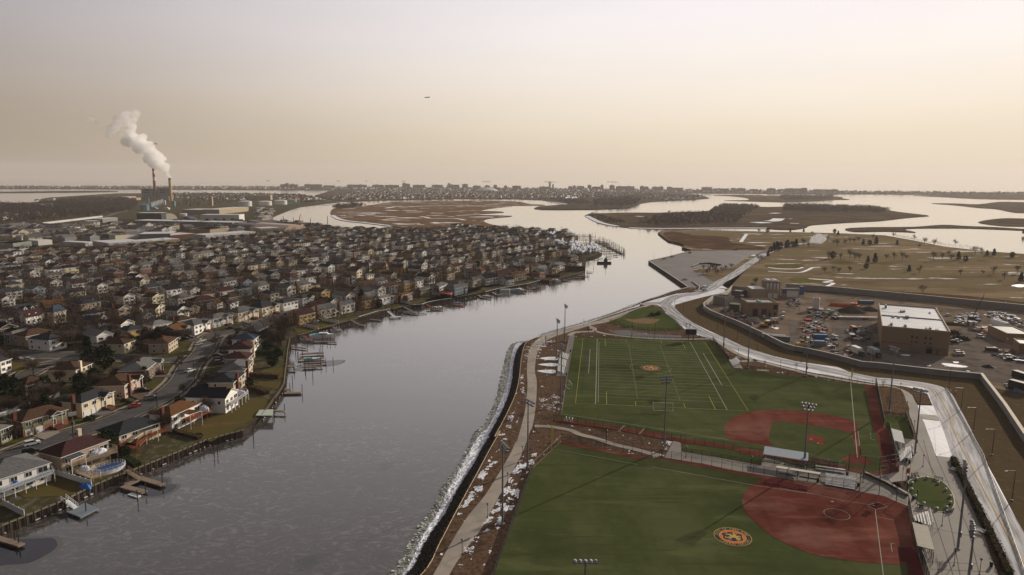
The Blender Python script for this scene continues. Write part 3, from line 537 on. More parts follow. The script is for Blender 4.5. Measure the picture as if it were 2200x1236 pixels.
def roof_solid(kind,x0,y0,x1,y1,e,h,ov=.45,th=.18):
# e = eave height, h = rise; returns mesh with shingles (0) and white fascia / soffit (1)
 X0,Y0,X1,Y1=x0-ov,y0-ov,x1+ov,y1+ov;b=MB();w_,d_=X1-X0,Y1-Y0
 if kind=='hip':
  if w_>=d_:r0,r1=(X0+d_/2,(Y0+Y1)/2),(X1-d_/2,(Y0+Y1)/2)
  else:r0,r1=((X0+X1)/2,Y0+w_/2),((X0+X1)/2,Y1-w_/2)
 elif kind=='gx':r0,r1=(X0,(Y0+Y1)/2),(X1,(Y0+Y1)/2)
 elif kind=='gy':r0,r1=((X0+X1)/2,Y0),((X0+X1)/2,Y1)
 elif kind=='flat':
  b.box(X0,Y0,e,X1,Y1,e+.3,1,tm=0);return b
 elif kind=='shed':
  b.mesh([(X0,Y0,e),(X1,Y0,e),(X1,Y1,e+h),(X0,Y1,e+h)],[(0,1,2,3)],0);b.mesh([(X0,Y0,e-th),(X1,Y0,e-th),(X1,Y1,e+h-th),(X0,Y1,e+h-th)],[(3,2,1,0)],1)
  b.face([(X0,Y0,e-th),(X1,Y0,e-th),(X1,Y0,e),(X0,Y0,e)],1);b.face([(X1,Y0,e-th),(X1,Y1,e+h-th),(X1,Y1,e+h),(X1,Y0,e)],1);b.face([(X0,Y1,e+h-th),(X0,Y0,e-th),(X0,Y0,e),(X0,Y1,e+h)],1);return b
 c=[(X0,Y0),(X1,Y0),(X1,Y1),(X0,Y1)]
 top=[(x,y,e)for x,y in c]+[(*r0,e+h),(*r1,e+h)];bot=[(x,y,e-th)for x,y in c]
 if kind=='hip' and w_<d_:F=[(0,1,4),(1,2,5,4),(2,3,5),(3,0,4,5)]
 elif kind=='gy':F=[(1,2,5,4),(3,0,4,5)]
 elif kind=='gx':F=[(0,1,5,4),(2,3,4,5)]
 else:F=[(0,1,5,4),(1,2,5),(2,3,4,5),(3,0,4)]
 b.mesh(top,F,0)
 n=len(b.v);b.v+=[tuple(p)for p in bot]
 for i in range(4):
  j=(i+1)%4;b.f.append((n+i,n+j,j,i));b.m.append(1)
 if kind in('gx','gy'):
  lo=[(x,y,z-th)for x,y,z in top];b.mesh(lo,[tuple(reversed(f))for f in F],1)
  ends=((0,3,4),(1,2,5))if kind=='gx' else((0,1,4),(3,2,5))
  for a_,c_,r_ in ends:
   for q in(a_,c_):b.face([lo[q],top[q],top[r_],lo[r_]],1)
 else:b.face([bot[3],bot[2],bot[1],bot[0]],1)
 return b
def wall_solid(kind,x0,y0,x1,y1,e,h,ov=.45):
 b=MB();b.mesh([(x0,y0,0),(x1,y0,0),(x1,y1,0),(x0,y1,0),(x0,y0,e),(x1,y0,e),(x1,y1,e),(x0,y1,e)],[(0,1,5,4),(1,2,6,5),(2,3,7,6),(3,0,4,7)])
 if kind=='gx':
  s=h*(y1-y0)/(y1-y0+2*ov)
  for x in(x0,x1):b.face([(x,y0,e),(x,y1,e),(x,(y0+y1)/2,e+s)])
 if kind=='gy':
  s=h*(x1-x0)/(x1-x0+2*ov)
  for y in(y0,y1):b.face([(x0,y,e),(x1,y,e),((x0+x1)/2,y,e+s)])
 return b
def house(N_,ang,W,Dp,e=5.4,kind='hip',wall='white',roof='slate',rise=None,wins=1,chim=None,garage=0,porch=0,dorm=0,label='',group='houses of the waterside town',detail=True,band=None,name='house'):
# local frame: origin at the near corner, x along the right-hand facade, y back along the left-hand side
 c,s=math.cos(ang),math.sin(ang);cx,cy=W/2,Dp/2
 loc=Vector((N_.x+cx*c-cy*s,N_.y+cx*s+cy*c,.03));t=thing(name,label,'house',loc,ang,group)
 x0,y0,x1,y1=-W/2,-Dp/2,W/2,Dp/2;rise=rise or min(W,Dp)*(.22 if kind=='hip' else.27)
 part('wall',wall_solid(kind,x0,y0,x1,y1,e,rise),wallm(wall),t)
 rf=part('roof',roof_solid(kind,x0,y0,x1,y1,e,rise),[roofm(roof),m_trim],t)
 if band:
  b=MB();b.box(x0-.05,y0-.05,0,x1+.05,y1+.05,2.2);part('base_course',b,wallm(band),t)
 if chim:
  px_,py_={'l':(x0-.45,y0+Dp*.35),'f':(x0+W*.25,y0-.4),'r':(x1+.4,y0+Dp*.4),'m':(x0+W*.4,y0+Dp*.45),'b':(x0+W*.8,y1-1.2)}[chim[0]]
  b=MB().box(px_-.55,py_-.45,0,px_+.55,py_+.45,e+rise+.7);b.box(px_-.62,py_-.52,e+rise+.7,px_+.62,py_+.52,e+rise+.85)
  part('chimney',b,m_brick if len(chim)==1 else wallm('cream'),t)
 if dorm:
  for k in range(dorm):
   xx=x0+W*(k+.7)/(dorm+.4);b=MB();b.mesh([(xx-1,y0+.5,e),(xx+1,y0+.5,e),(xx+1,y0+.5,e+1.5),(xx,y0+.5,e+2.3),(xx-1,y0+.5,e+1.5),(xx-1,y0+3.4,e+.4),(xx+1,y0+3.4,e+.4),(xx+1,y0+3.4,e+1.5),(xx-1,y0+3.4,e+1.5)],[(0,1,2,3,4),(1,6,7,2),(5,0,4,8)],0)
   b.mesh([(xx-1.15,y0+.3,e+1.4),(xx,y0+.3,e+2.45),(xx+1.15,y0+.3,e+1.4),(xx-1.15,y0+4,e+1.5),(xx,y0+4,e+2.5),(xx+1.15,y0+4,e+1.5)],[(0,1,4,3),(1,2,5,4)],1)
   b.box(xx-.45,y0+.44,e+.5,xx+.45,y0+.49,e+1.45,2);part('dormer',b,[m_trim,roofm(roof),m_glass],t)
 if wins and detail:
  lv=[.9,3.35]if e>4.4 else[1.0]
  for li,z in enumerate(lv):
   gs=garage if li==0 else 0;n=max(2,int(W/3.1))
   for k in range(n):
    xx=x0+W*(k+.5)/n
    if k<gs:obj('garage_door',GARAGE,t,(x0+1.9+k*3.3,y0-.05,.02));continue
    if li==0 and k==n-1 and porch:continue
    if li==0 and gs and k<gs+.5:continue
    obj('window',WM['l' if(k==n-1 and li)else 's' if n>4 else 'm'],t,(xx,y0,z))
   for k in range(max(1,int(Dp/4.5))):
    if(k+li)%3!=2:obj('window',WM['s'],t,(x0,y1-Dp*(k+.55)/max(1,int(Dp/4.5)),z),-PI/2)
 elif wins:
  b=MB();lv=[.9,3.35]if e>4.4 else[1.1];rr_=random.Random(int(loc.x*7+loc.y))
  for z in lv:
   n=max(2,int(W/2.9))
   for k in range(n):
    if rr_.random()<.2:continue
    xx=x0+W*(k+.5)/n;q=rr_.choice((.5,.8,1.1));b.box(xx-q-.1,y0-.06,z-.1,xx+q+.1,y0,z+1.2,0);b.box(xx-q,y0-.09,z,xx+q,y0-.04,z+1.1,1)
   n=max(1,int(Dp/3.6))
   for k in range(n):
    if rr_.random()<.25:continue
    yy=y0+Dp*(k+.5)/n;b.box(x0-.06,yy-.6,z-.1,x0,yy+.6,z+1.2,0);b.box(x0-.09,yy-.5,z,x0-.04,yy+.5,z+1.1,1)
  if b.f:part('window_group',b,[m_trim,m_glass],t,kind='stuff')
 if porch:
  b=MB();xx=x1-2.6-W*.12;b.box(xx-1.7,y0-2.2,0,xx+1.7,y0,1.2,0)
  for k in range(5):b.box(xx-1.2,y0-2.2-.35*(k+1),0,xx+1.2,y0-2.2-.35*k,1.2-.24*(k+1),0)
  part('porch_steps',b,m_brick,t)
  b=MB()
  for sx in(-1.5,1.5):part('porch_column',MB().cyl((xx+sx,y0-2,1.2),(xx+sx,y0-2,e-.2),.12,n=6),m_trim,t)
  part('porch_roof',roof_solid('gy',xx-1.9,y0-2.2,xx+1.9,y0+1.5,e-.1,1.3,.25),[roofm(roof),m_trim],t)
  obj('door',DOORM,t,(xx,y0-.01,1.2))
 HOUSES.append((loc.x,loc.y,wall,roof,kind,max(W,Dp),t));return t
HN={'hip':'hip-roofed','gx':'gabled','gy':'gabled','flat':'flat-roofed','shed':'shed-roofed'}
def H(l,Lc,Nc,Rc,e=5.4,**kw):
 Lp,Np,Rp=[U(*px(l,*q),e)for q in(Lc,Nc,Rc)];a=Lp-Np;b=Rp-Np;ang=math.atan2(b.y,b.x)
# square the plan up: average the two measured directions
 a2=math.atan2(a.y,a.x)-PI/2;dd=(a2-ang+PI)%(2*PI)-PI;ang+=max(-.25,min(.25,dd))*.4
 return house(Np,ang,b.length,a.length,e=e,**kw)
H('a',(100,850),(345,925),(1035,725),5.3,wall='olive',roof='brown',chim='l',garage=2,porch=1,band='brick',label='olive split-level house with two white garage doors and brick steps')
h2=H('a',(990,590),(1270,630),(1745,440),5.5,wall='cream',roof='slate',chim='l',garage=2,porch=1,label='cream house with slate roof, two garage doors and a red brick side chimney')
H('b',(-370,372),(120,350),(390,185),5.6,wall='pink',roof='brown',chim='f',porch=1,label='long pinkish house with brown hip roof and skylights, dark car on drive')
H('a',(200,300),(390,362),(745,255),5.2,wall='tan',roof='brown',label='tan brown-roofed house behind the long white vinyl fence')
H('e',(60,1130),(455,1132),(610,950),5.6,wall='brown',roof='grey',chim='m',porch=1,label='brown house with grey roof at the street corner lawn')
H('a',(740,112),(1180,112),(1440,5),5.2,wall='cream',roof='brown',chim='fc',label='cream house with dark brown roof and pale chimney behind bare bushes')
h7=H('b',(500,800),(855,830),(1325,625),5.6,wall='white',roof='rust',chim='l',label='white house with rust roof and redwood raised deck above the dry lawn')
h8=H('b',(1080,540),(1695,552),(1890,425),5.8,wall='white',roof='black',kind='gy',rise=2.2,label='white house with black roof and long deck on white posts')
H('b',(1440,305),(1825,303),(1990,155),5.2,wall='tan',roof='slate',chim='f',label='tan house with slate hip roof and brick chimney beside the hedge yard')
H('b',(1235,380),(1690,412),(1770,360),3.0,wall='grey',roof='black',kind='flat',wins=0,label='low grey annex with flat black roof between two waterside houses')
H('e',(1620,1130),(1995,1132),(2065,985),5.2,wall='tan',roof='grey',chim='f',label='tan house with grey roof and glazed sunroom end')
H('e',(1700,950),(2050,948),(2120,862),5.2,wall='tan',roof='maroon',label='tan maroon-roofed house, skylights, nearer of the two maroon ones')
H('e',(1765,802),(2100,802),(2160,700),5.2,wall='white',roof='maroon',chim='fc',label='white maroon-roofed house with pale chimney, farther of the two maroon ones')
H('g',(10,930),(330,940),(395,870),5.2,wall='white',roof='blue',label='white house with blue-grey hip roof beside the arborvitae yard')
H('g',(140,808),(370,815),(540,742),5.2,wall='cream',roof='slate',label='cream house with slate roof and two skylights by the big bare tree')
h16=H('c',(-430,800),(-150,985),(740,675),5.4,wall='white',roof='grey',label='white waterside house with grey roof and long white-railed balcony')
h17=H('c',(600,508),(950,600),(1690,330),5.8,wall='tan',roof='maroon',chim='bc',label='tan house with dark red roof, solar panels and oval pool behind')
h18=H('c',(1520,178),(1855,272),(2490,50),4.8,wall='cream',roof='slate',label='cream house with dark slate roof and red timber deck at the water')
H('a',(-250,960),(0,1045),(150,975),5.0,wall='olive',roof='ash',label='olive house with pale grey roof at the near street corner')
H('d',(460,628),(760,668),(1020,605),5.6,wall='white',roof='slate',label='white house with slate hip roof facing the street corner')
H('d',(190,578),(400,608),(860,515),5.4,wall='tan',roof='brown',label='tan house with brown hip roof between two slate-roofed white ones')
H('d',(10,600),(190,575),(580,480),5.4,wall='grey',roof='ash',label='grey house with pale roof below the white gambrel house')
H('d',(262,330),(400,318),(665,270),6.6,wall='white',roof='maroon',kind='gx',rise=4.0,dorm=2,label='tall white gambrel house with dark red roof and dormers')
H('d',(690,240),(830,235),(1050,195),7.0,wall='cream',roof='blue',kind='hip',rise=3.8,label='tall cream house with blue roof and rows of windows')
H('d',(100,190),(330,215),(600,168),4.2,wall='grey',roof='slate',kind='gx',rise=3.2,dorm=2,label='grey house with slate roof and two white gabled dormers')
H('d',(600,95),(720,150),(1050,115),4.6,wall='brown',roof='rust',kind='gx',label='brown house with rust gable roof behind the cream blue-roofed house')
H('d',(1080,20),(1155,92),(1560,45),4.4,wall='cream',roof='slate',kind='gx',rise=3,dorm=2,label='long cream house with slate roof and two dormers')
H('d',(1250,362),(1530,362),(1700,315),5.4,wall='grey',roof='slate',kind='gy',label='grey slate-roofed house with pale gable end left of the white gabled house')
H('d',(1610,397),(1885,422),(2110,378),5.6,wall='white',roof='brown',kind='gy',label='white two-storey house with brown roof and plain white gable')
H('d',(1500,722),(1935,727),(2110,660),5.0,wall='cream',roof='brown',label='long cream house with brown hip roof facing the cross street')
H('e',(550,702),(810,716),(910,620),5.0,wall='tan',roof='brown',chim='m',label='tan brown-roofed house behind the flower bed at the street bend')
H('e',(370,702),(520,708),(560,660),3.2,wall='brown',roof='rust',label='low brown wing with rust roof beside the cross street')
H('e',(690,512),(940,512),(1120,437),5.6,wall='green',roof='rust',kind='gx',garage=1,porch=1,label='green house with orange-brown roof and two small gable windows')
H('e',(1050,402),(1215,437),(1430,357),5.4,wall='white',roof='grey',porch=1,label='white house with grey roof just beyond the green house')
H('e',(1355,307),(1505,332),(1810,267),5.4,wall='white',roof='ash',garage=2,porch=1,label='white house with pale grey hip roof and two garages on the bend')
H('e',(1760,202),(1900,242),(2190,170),5.4,wall='cream',roof='grey',garage=1,porch=1,label='cream house with grey roof and white car on its drive')
H('e',(725,212),(950,208),(1150,163),5.4,wall='white',roof='slate',kind='gy',label='white slate-roofed house with bare tree shadow on its gable')
H('e',(390,182),(612,172),(780,122),5.4,wall='cream',roof='maroon',kind='gy',label='cream gabled house with dark red roof behind the slate-roofed one')
H('e',(380,-10),(560,-5),(760,-40),5.4,wall='cream',roof='brown',kind='gy',label='cream house with tall gable above the boatyard drive')
H('e',(930,60),(1200,68),(1630,20),4.6,wall='brown',roof='maroon',label='long brown house with maroon roof behind the thicket')
H('e',(1480,80),(1570,98),(1640,68),3.6,wall='white',roof='rust',kind='gx',label='small white house with rust roof next to the white slate-roofed one')
H('e',(1650,92),(1780,92),(1920,57),5.2,wall='white',roof='slate',chim='l',label='white house with slate roof beside the small rust-roofed one')
H('g',(200,432),(455,455),(730,388),5.4,wall='cream',roof='slate',porch=1,garage=1,label='cream house with slate roof and round evergreen in front')
H('g',(650,365),(790,378),(1030,332),5.4,wall='white',roof='slate',garage=2,label='white slate-roofed house behind the pink paved drive')
H('g',(940,295),(1090,305),(1270,262),5.4,wall='grey',roof='slate',porch=1,label='grey house with slate roof and white portico')
H('g',(345,222),(590,235),(730,215),5.4,wall='cream',roof='slate',label='cream house with slate hip roof and white car in front')
H('g',(860,545),(1040,572),(1285,517),5.6,wall='yellow',roof='maroon',kind='gx',chim='l',label='yellow two-storey house with maroon roof by the canal')
H('g',(1225,460),(1375,490),(1600,442),5.6,wall='white',roof='grey',kind='gx',chim='l',label='white house with grey roof and brick chimney beside the yellow house')
H('g',(1610,390),(1700,412),(1885,368),5.6,wall='white',roof='grey',kind='gx',chim='l',label='white grey-roofed house with red chimney, second from the yellow house')
H('i',(440,745),(560,787),(745,742),5.4,wall='yellow',roof='brown',chim='l',label='tan-yellow house with brown roof behind the dark spruce')
H('i',(735,732),(830,742),(1060,692),5.4,wall='white',roof='ash',label='white house with pale grey hip roof and raised white balcony')
H('i',(1080,692),(1180,697),(1370,645),5.2,wall='tan',roof='rust',chim='l',label='tan rust-roofed house with white garden pavilion')
H('i',(1395,602),(1480,608),(1670,572),5.2,wall='olive',roof='grey',kind='gx',chim='l',label='olive gabled house with brick chimney beside the white red-awning house')
H('i',(1680,582),(1770,560),(1945,505),5.8,wall='white',roof='ash',label='white house with pale roof and red awning over its deck')
H('i',(1950,560),(2010,590),(2181,545),5.2,wall='blue',roof='grey',label='pale blue house with grey roof right of the red-awning house')
H('i',(1400,392),(1610,407),(1710,388),5.8,wall='white',roof='black',kind='gy',label='big white two-storey house with black gable roof above the shore row')
H('i',(150,412),(360,412),(465,402),5.6,wall='white',roof='slate',kind='gy',chim='f',label='white slate gabled house with brick chimney on its sunny end')
H('i',(810,372),(1020,372),(1110,357),5.6,wall='cream',roof='maroon',kind='gy',label='cream gabled house with maroon roof above the fenced pool yard')
H('i',(290,322),(480,322),(575,305),5.6,wall='cream',roof='brown',kind='gy',label='cream gabled house with brown roof and two round gable windows')
H('i',(540,385),(640,388),(770,360),5.0,wall='cream',roof='grey',chim='l',label='cream hip house with grey roof between two gabled ones')
H('i',(990,262),(1185,262),(1265,240),5.4,wall='yellow',roof='maroon',kind='gy',chim='f',label='yellow gabled house with maroon roof and brick end chimney')
H('i',(725,245),(910,245),(990,225),5.4,wall='yellow',roof='grey',kind='gy',chim='f',label='yellow gabled house with grey roof and brick chimney')
H('i',(1270,275),(1460,280),(1545,262),5.4,wall='white',roof='slate',kind='gy',chim='f',label='white gabled slate house with brick chimney right of the yellow pair')
H('i',(460,230),(640,232),(725,215),5.4,wall='white',roof='slate',kind='gy',chim='f',label='white gabled slate house with red chimney left of the yellow pair')
H('i',(170,560),(430,600),(530,585),4.2,wall='tan',roof='brown',kind='gy',label='tan house with sweeping brown roof and small white-trimmed gable')
H('i',(470,525),(570,560),(800,520),5.2,wall='tan',roof='brown',kind='gx',label='tan house with brown roof, two skylights and four upper windows')
H('i',(0,450),(75,440),(165,420),5.4,wall='tan',roof='brown',kind='gy',chim='f',label='tan gabled house with dark chimney left of the white slate one')
H('j',(420,690),(470,722),(640,690),5.4,wall='white',roof='black',kind='gx',label='white house with black roof and screened balconies on the shore')
H('j',(640,650),(720,690),(880,655),5.4,wall='white',roof='maroon',kind='gx',chim='l',label='white house with dark red roof behind the shore porch house')
H('j',(700,720),(790,742),(895,725),4.4,wall='white',roof='black',kind='gx',label='small white porch house with black roof at the bulkhead')
H('j',(870,645),(920,662),(1080,630),5.6,wall='cream',roof='rust',kind='gx',label='cream house with rust roof and patio inside a grey fence')
H('j',(1270,560),(1320,580),(1430,550),5.4,wall='white',roof='ash',kind='gx',label='white pale-roofed house, left of the three near the hedge')
H('j',(1440,540),(1500,552),(1590,520),5.6,wall='cream',roof='slate',kind='gx',label='cream slate-roofed house in the middle of the three near the hedge')
H('j',(1560,500),(1600,515),(1690,490),5.4,wall='white',roof='ash',kind='gx',label='white pale-roofed house, right of the three near the hedge')
H('j',(10,760),(60,830),(160,800),5.2,wall='blue',roof='grey',label='pale blue shore house beside three small clipped evergreens')
H('j',(130,640),(140,600),(230,600),5.4,wall='white',roof='slate',kind='gx',label='white slate house behind the pale blue shore house')
H('j',(240,600),(400,612),(480,590),5.2,wall='tan',roof='rust',label='tan rust-roofed hip house in the second shore row')
H('j',(480,580),(540,600),(680,560),5.2,wall='cream',roof='brown',label='cream brown-roofed hip house in the second shore row')
H('d',(-260,990),(0,1000),(172,950),5.4,wall='white',roof='slate',label='white house with slate roof at the left edge by the cross street')
NHAND=len(HOUSES)
# ---- the rest of the town: rows on streets parallel to the shore ----
AX=Vector((math.cos(R(61)),math.sin(R(61)),0));BX=Vector((-AX.y,AX.x,0));OG=Vector((-103,374,0))
HAND_STREET=[pts('X -200,1090 c -300,760 200,560 800,330 a 1600,960 b 600,600 1000,300 1150,50 e 1350,850 1500,600 1800,510 2181,420 g 700,600 900,520 1200,400',.06),pts('e 1180,900 1000,955 600,960 d 1700,930 1100,900 600,900 0,860',.06),pts('d 1250,985 900,1010 650,1080 a 620,60 300,230 0,330',.06)]
CANAL=pts('A 345,882 330,852 560,846 850,842 850,866 620,884')
INDUSTRY=pts('A -300,620 0,640 400,650 800,640 1300,600 1560,570 1800,560 2193,520 B 400,470 450,380 X 700,400 X -500,400')
YARDS=[pts(q)for q in('S 200,650 450,500 300,400 420,280 640,400 900,460 1180,400 1330,580 1150,680','C 70,475 70,450 420,450 420,525 160,530','C 410,520 430,475 580,480 560,530','C 320,540 400,510 480,580 470,630 390,610')]
def open_land(x,y,mg=0):
 return inside(x,y,town)and not any(inside(x,y,q)for q in YARDS)and not inside(x,y,INDUSTRY)and not inside(x,y,CANAL)and all(seg_d(x,y,s)>11 for s in HAND_STREET)and seg_d(x,y,town)>mg
cand=[]
for k in range(-1,22):
 for off,face in((-19,0),(19,1)):
  tt=37+62*k+off
  for q in range(-20,48):
   s0=q*15.5+rnd.uniform(-2.5,2.5)
   if(s0%170)<13:continue
   p=OG+AX*s0+BX*(tt+rnd.uniform(-2,2))
   if p.y<345 or p.y>1600 or not open_land(p.x,p.y,9):continue
   v=Vector((p.x,p.y,0));pxx=1100+CF*(p.x)/(p.y)*1.0
   if pxx<-60 or pxx>1320:continue
   if any((p.x-h[0])**2+(p.y-h[1])**2<(13+h[5]*.12)**2 for h in HOUSES[:NHAND]):continue
   cand.append((p.y,p,tt,s0,face))
cand.sort(key=lambda c:c[0])
WP=['white']*40+['cream']*16+['tan']*13+['grey']*13+['blue']*4+['brown']*9+['pink']*2+['yellow']*2+['brick']*4;RP=['slate']*28+['grey']*28+['brown']*15+['maroon']*8+['rust']*3+['black']*14+['ash']*8
ORD=['first','second','third','fourth','fifth','sixth','seventh','eighth','ninth','tenth','eleventh','twelfth','thirteenth','fourteenth','fifteenth','sixteenth','seventeenth','eighteenth','nineteenth','twentieth','twenty-first','twenty-second','twenty-third','twenty-fourth','twenty-fifth','twenty-sixth']
GEN=[]
for n_,(yy,p,tt,s0,face)in enumerate(cand):
 kind=rnd.choice(('hip','hip','gx','gy','gy'));e=rnd.choice((5.3,5.5,5.6,3.4));W=rnd.uniform(10,12.5)if kind!='gy' else rnd.uniform(7.5,9);Dp=rnd.uniform(8,10)if kind!='gy' else rnd.uniform(11,13.5)
 GEN.append(dict(p=p,ang=R(61)+rnd.uniform(-.05,.05),W=W,Dp=Dp,e=e,kind=kind,wall=rnd.choice(WP),roof=rnd.choice(RP),chim=rnd.choice((None,None,None,None,'l','m')),row=tt,s=s0))
MAXH=296
keep=GEN[:max(0,MAXH-NHAND)];rest=GEN[len(keep):]
for d in keep:
 o_=AX.normalized();c,s=math.cos(d['ang']),math.sin(d['ang']);nx=d['p']-Vector((c,s,0))*(d['W']/2)-Vector((-s,c,0))*(d['Dp']/2)
 d['o']=house(nx,d['ang'],d['W'],d['Dp'],d['e'],d['kind'],d['wall'],d['roof'],chim=d['chim'],detail=False,label='-')
def nearest(x,y,skip=None,m=1):
 q=sorted(((h[0]-x)**2+(h[1]-y)**2,i)for i,h in enumerate(HOUSES)if h[6]is not skip)[:m];return[HOUSES[i]for _,i in q]
SEEN={}
for d in keep:
 o=d['o'];nb=nearest(o.location.x,o.location.y,o,2);st='' if d['e']>4 else 'low '
 rowi=max(1,int(round((d['row']-18)/31))+1);opts=[]
 ck=' and chimney' if d['chim']else ''
 base_='%s%s %s house, %s roof%s'%(st,WN[d['wall']],HN[d['kind']].replace('-roofed',''),RN[d['roof']],ck)
 n1,n2=nb
 o['label']=base_+', beside %s %s-roofed and %s %s-roofed ones'%(WN[n1[2]],RN[n1[3]],WN[n2[2]],RN[n2[3]])
 if len(o['label'].replace('-',' ').split())>16:o['label']=base_+', beside %s %s-roofed house'%(WN[n1[2]],RN[n1[3]])
 SEEN.setdefault(o['label'],[]).append((d,rowi))
for lab,L in list(SEEN.items()):
 if len(L)>1:
  for d,rowi in L:
   n1=nearest(d['o'].location.x,d['o'].location.y,d['o'],1)[0];st='' if d['e']>4 else 'low '
   d['o']['label']='%s%s house, %s roof, beside %s house, %s row from channel'%(st,WN[d['wall']],RN[d['roof']],WN[n1[2]],ORD[min(17,rowi-1)])
# the farther houses, too many to list one by one: real walls and roofs joined by colour
mats_=[];idx={}
def mi(m):
 if m.name not in idx:idx[m.name]=len(mats_);mats_.append(m)
 return idx[m.name]
def far_house(b,p,ang,W,Dp,e,kind,wall,roof,win=True):
 c,s=math.cos(ang),math.sin(ang);rise=min(W,Dp)*.26
 for src,mm in((wall_solid(kind,-W/2,-Dp/2,W/2,Dp/2,e,rise),[wallm(wall)]),(roof_solid(kind,-W/2,-Dp/2,W/2,Dp/2,e,rise),[roofm(roof),m_trim])):
  n=len(b.v);b.v+=[(p.x+x*c-y*s,p.y+x*s+y*c,z)for x,y,z in src.v];b.f+=[tuple(n+i for i in f)for f in src.f];b.m+=[mi(mm[k])for k in src.m]
 if win:
  g=mi(m_glass)
  for z in((1,3.4)if e>4.4 else(1,)):
   for k in range(3):
    q=-W/2+W*(k+.5)/3;yv=-Dp/2-.06;V=[(q-.7,yv,z),(q+.7,yv,z),(q+.7,yv,z+1.2),(q-.7,yv,z+1.2)];b.mesh([(p.x+x*c-y*s,p.y+x*s+y*c,zz)for x,y,zz in V],[(0,1,2,3)],g)
b=MB()
for d in rest:far_house(b,d['p'],d['ang'],d['W'],d['Dp'],d['e'],d['kind'],d['wall'],d['roof'])
st_=struct('distant_houses',b.data('distant_houses',mats_),None,'stuff')
print('houses',NHAND,len(keep),len(rest))
# ---- streets, sidewalks ----
m_walk=mat('sidewalk',(.26,.225,.185),.9,.1,var=.12,scale=.5)
for i,s in enumerate(HAND_STREET):
 S_=smooth(s,5);wd=9.5 if i==0 else 8
 ribbon('road',S_,wd,.06+.01*i,m_asph)
 for sd in(-1,1):ribbon('sidewalk',S_,1.3,.14+.01*i,m_walk,off=sd*(wd/2+2.2));ribbon('kerb',S_,.25,.16+.01*i,m_kerb,off=sd*(wd/2+.1))
for k in range(0,20):
 tt=37+62*k;run=[]
 for q in range(-320,760,8):
  p=OG+AX*q+BX*tt
  ok=p.y>250 and p.y<1600 and inside(p.x,p.y,town)and not inside(p.x,p.y,INDUSTRY)and not inside(p.x,p.y,CANAL)and seg_d(p.x,p.y,town)>14 and not any((p.x-h[0])**2+(p.y-h[1])**2<81 for h in HOUSES[:NHAND])
  if ok:run.append(Vector((p.x,p.y,0)))
  else:
   if len(run)>5:ribbon('road',run,7.5,.04,m_asph);ribbon('sidewalk',run,1.2,.07,m_walk,off=5.6);ribbon('sidewalk',run,1.2,.07,m_walk,off=-5.6)
   run=[]
 if len(run)>5:ribbon('road',run,7.5,.04,m_asph)
sheet('water',CANAL,.05,mat('canal_water',(.03,.035,.035),.12,.5))
# lawns and drives of the near houses
m_lawn=patch(mat('winter_lawn',(.115,.085,.036),.95,.05,var=.2,scale=.25,col2=(.09,.078,.028)),(.13,.085,.045),.12,.55,.65);lz=[0]
m_lawn2=mat('green_lawn',(.068,.064,.024),.95,.05,var=.2,scale=.3)
m_drive=mat('drive_brown',(.12,.085,.068),.9,.1,var=.2,scale=.5)
for s,m in(('b 1480,1230 1100,1180 850,1080 1050,1010 1500,830 2181,560 2181,830 2000,960',m_lawn),('c 380,1236 140,1070 330,1010 840,890 1400,1030 1370,1110 1080,1200',m_lawn),('c 900,850 1160,800 1600,930 1960,700 2120,740 1420,1010',m_lawn),('T 580,300 460,250 640,190 840,240',m_lawn),('T 860,210 850,170 1100,130 1100,150',m_lawn),('G 440,980 170,980 260,860 480,860 500,920',m_lawn),('G 590,790 400,750 420,720 620,720',m_lawn),('G 640,690 430,660 460,600 650,600',m_lawn),('G 650,500 370,490 370,460 660,460',m_lawn2),('a 900,1075 880,960 1020,850 1290,880 1430,940',m_lawn2),('a -100,1236 130,1130 460,1110 660,1190 400,1280',m_lawn2),('b 420,410 360,260 600,230 810,240 660,430 540,410',m_lawn2),('e 620,1080 640,1040 930,1050 880,1130 760,1170',m_lawn2),('e 880,740 950,660 1200,640 1420,590 1180,800',m_lawn2),('e 1420,530 1480,450 1780,440 2100,380 2090,400 1650,530',m_lawn2),('c 1500,500 1900,560 2100,560 2190,640 2130,740 1950,640',m_lawn),('i 900,880 1000,830 1200,850 1170,890',m_lawn),('i 1300,790 1560,760 1560,790 1360,835',m_lawn),('j 1080,790 1110,740 1240,760',m_lawn),('d 190,1020 420,980 660,1070 320,1190 150,1130',m_lawn),('g 1010,860 960,780 1080,740 1300,790',m_lawn),('j 380,890 420,850 560,880 450,925',m_lawn),('e 560,930 530,860 1150,830 1160,890 900,930 620,935',m_lawn2)):lz[0]+=1;sheet('lawn',pts(s),.05+.006*lz[0],m)
for s,m in(('a 400,1110 660,1040 960,1085 700,1210',m_walk),('a 1260,800 1490,730 1800,770 1620,840',m_lot),('b 160,500 330,440 560,500 620,470 560,540 380,590',m_drive),('e 1040,690 1170,620 1290,640 1250,690',m_drive),('g 880,480 900,430 1050,480 950,500',m_drive),('g 120,650 250,640 380,660 250,700',m_walk),('e 1200,560 1290,500 1420,540 1400,570',m_walk),('b 560,210 860,190 850,230 580,235',m_lot)):
 lz[0]+=1;sheet('driveway',pts(s),.09+.006*lz[0],m)
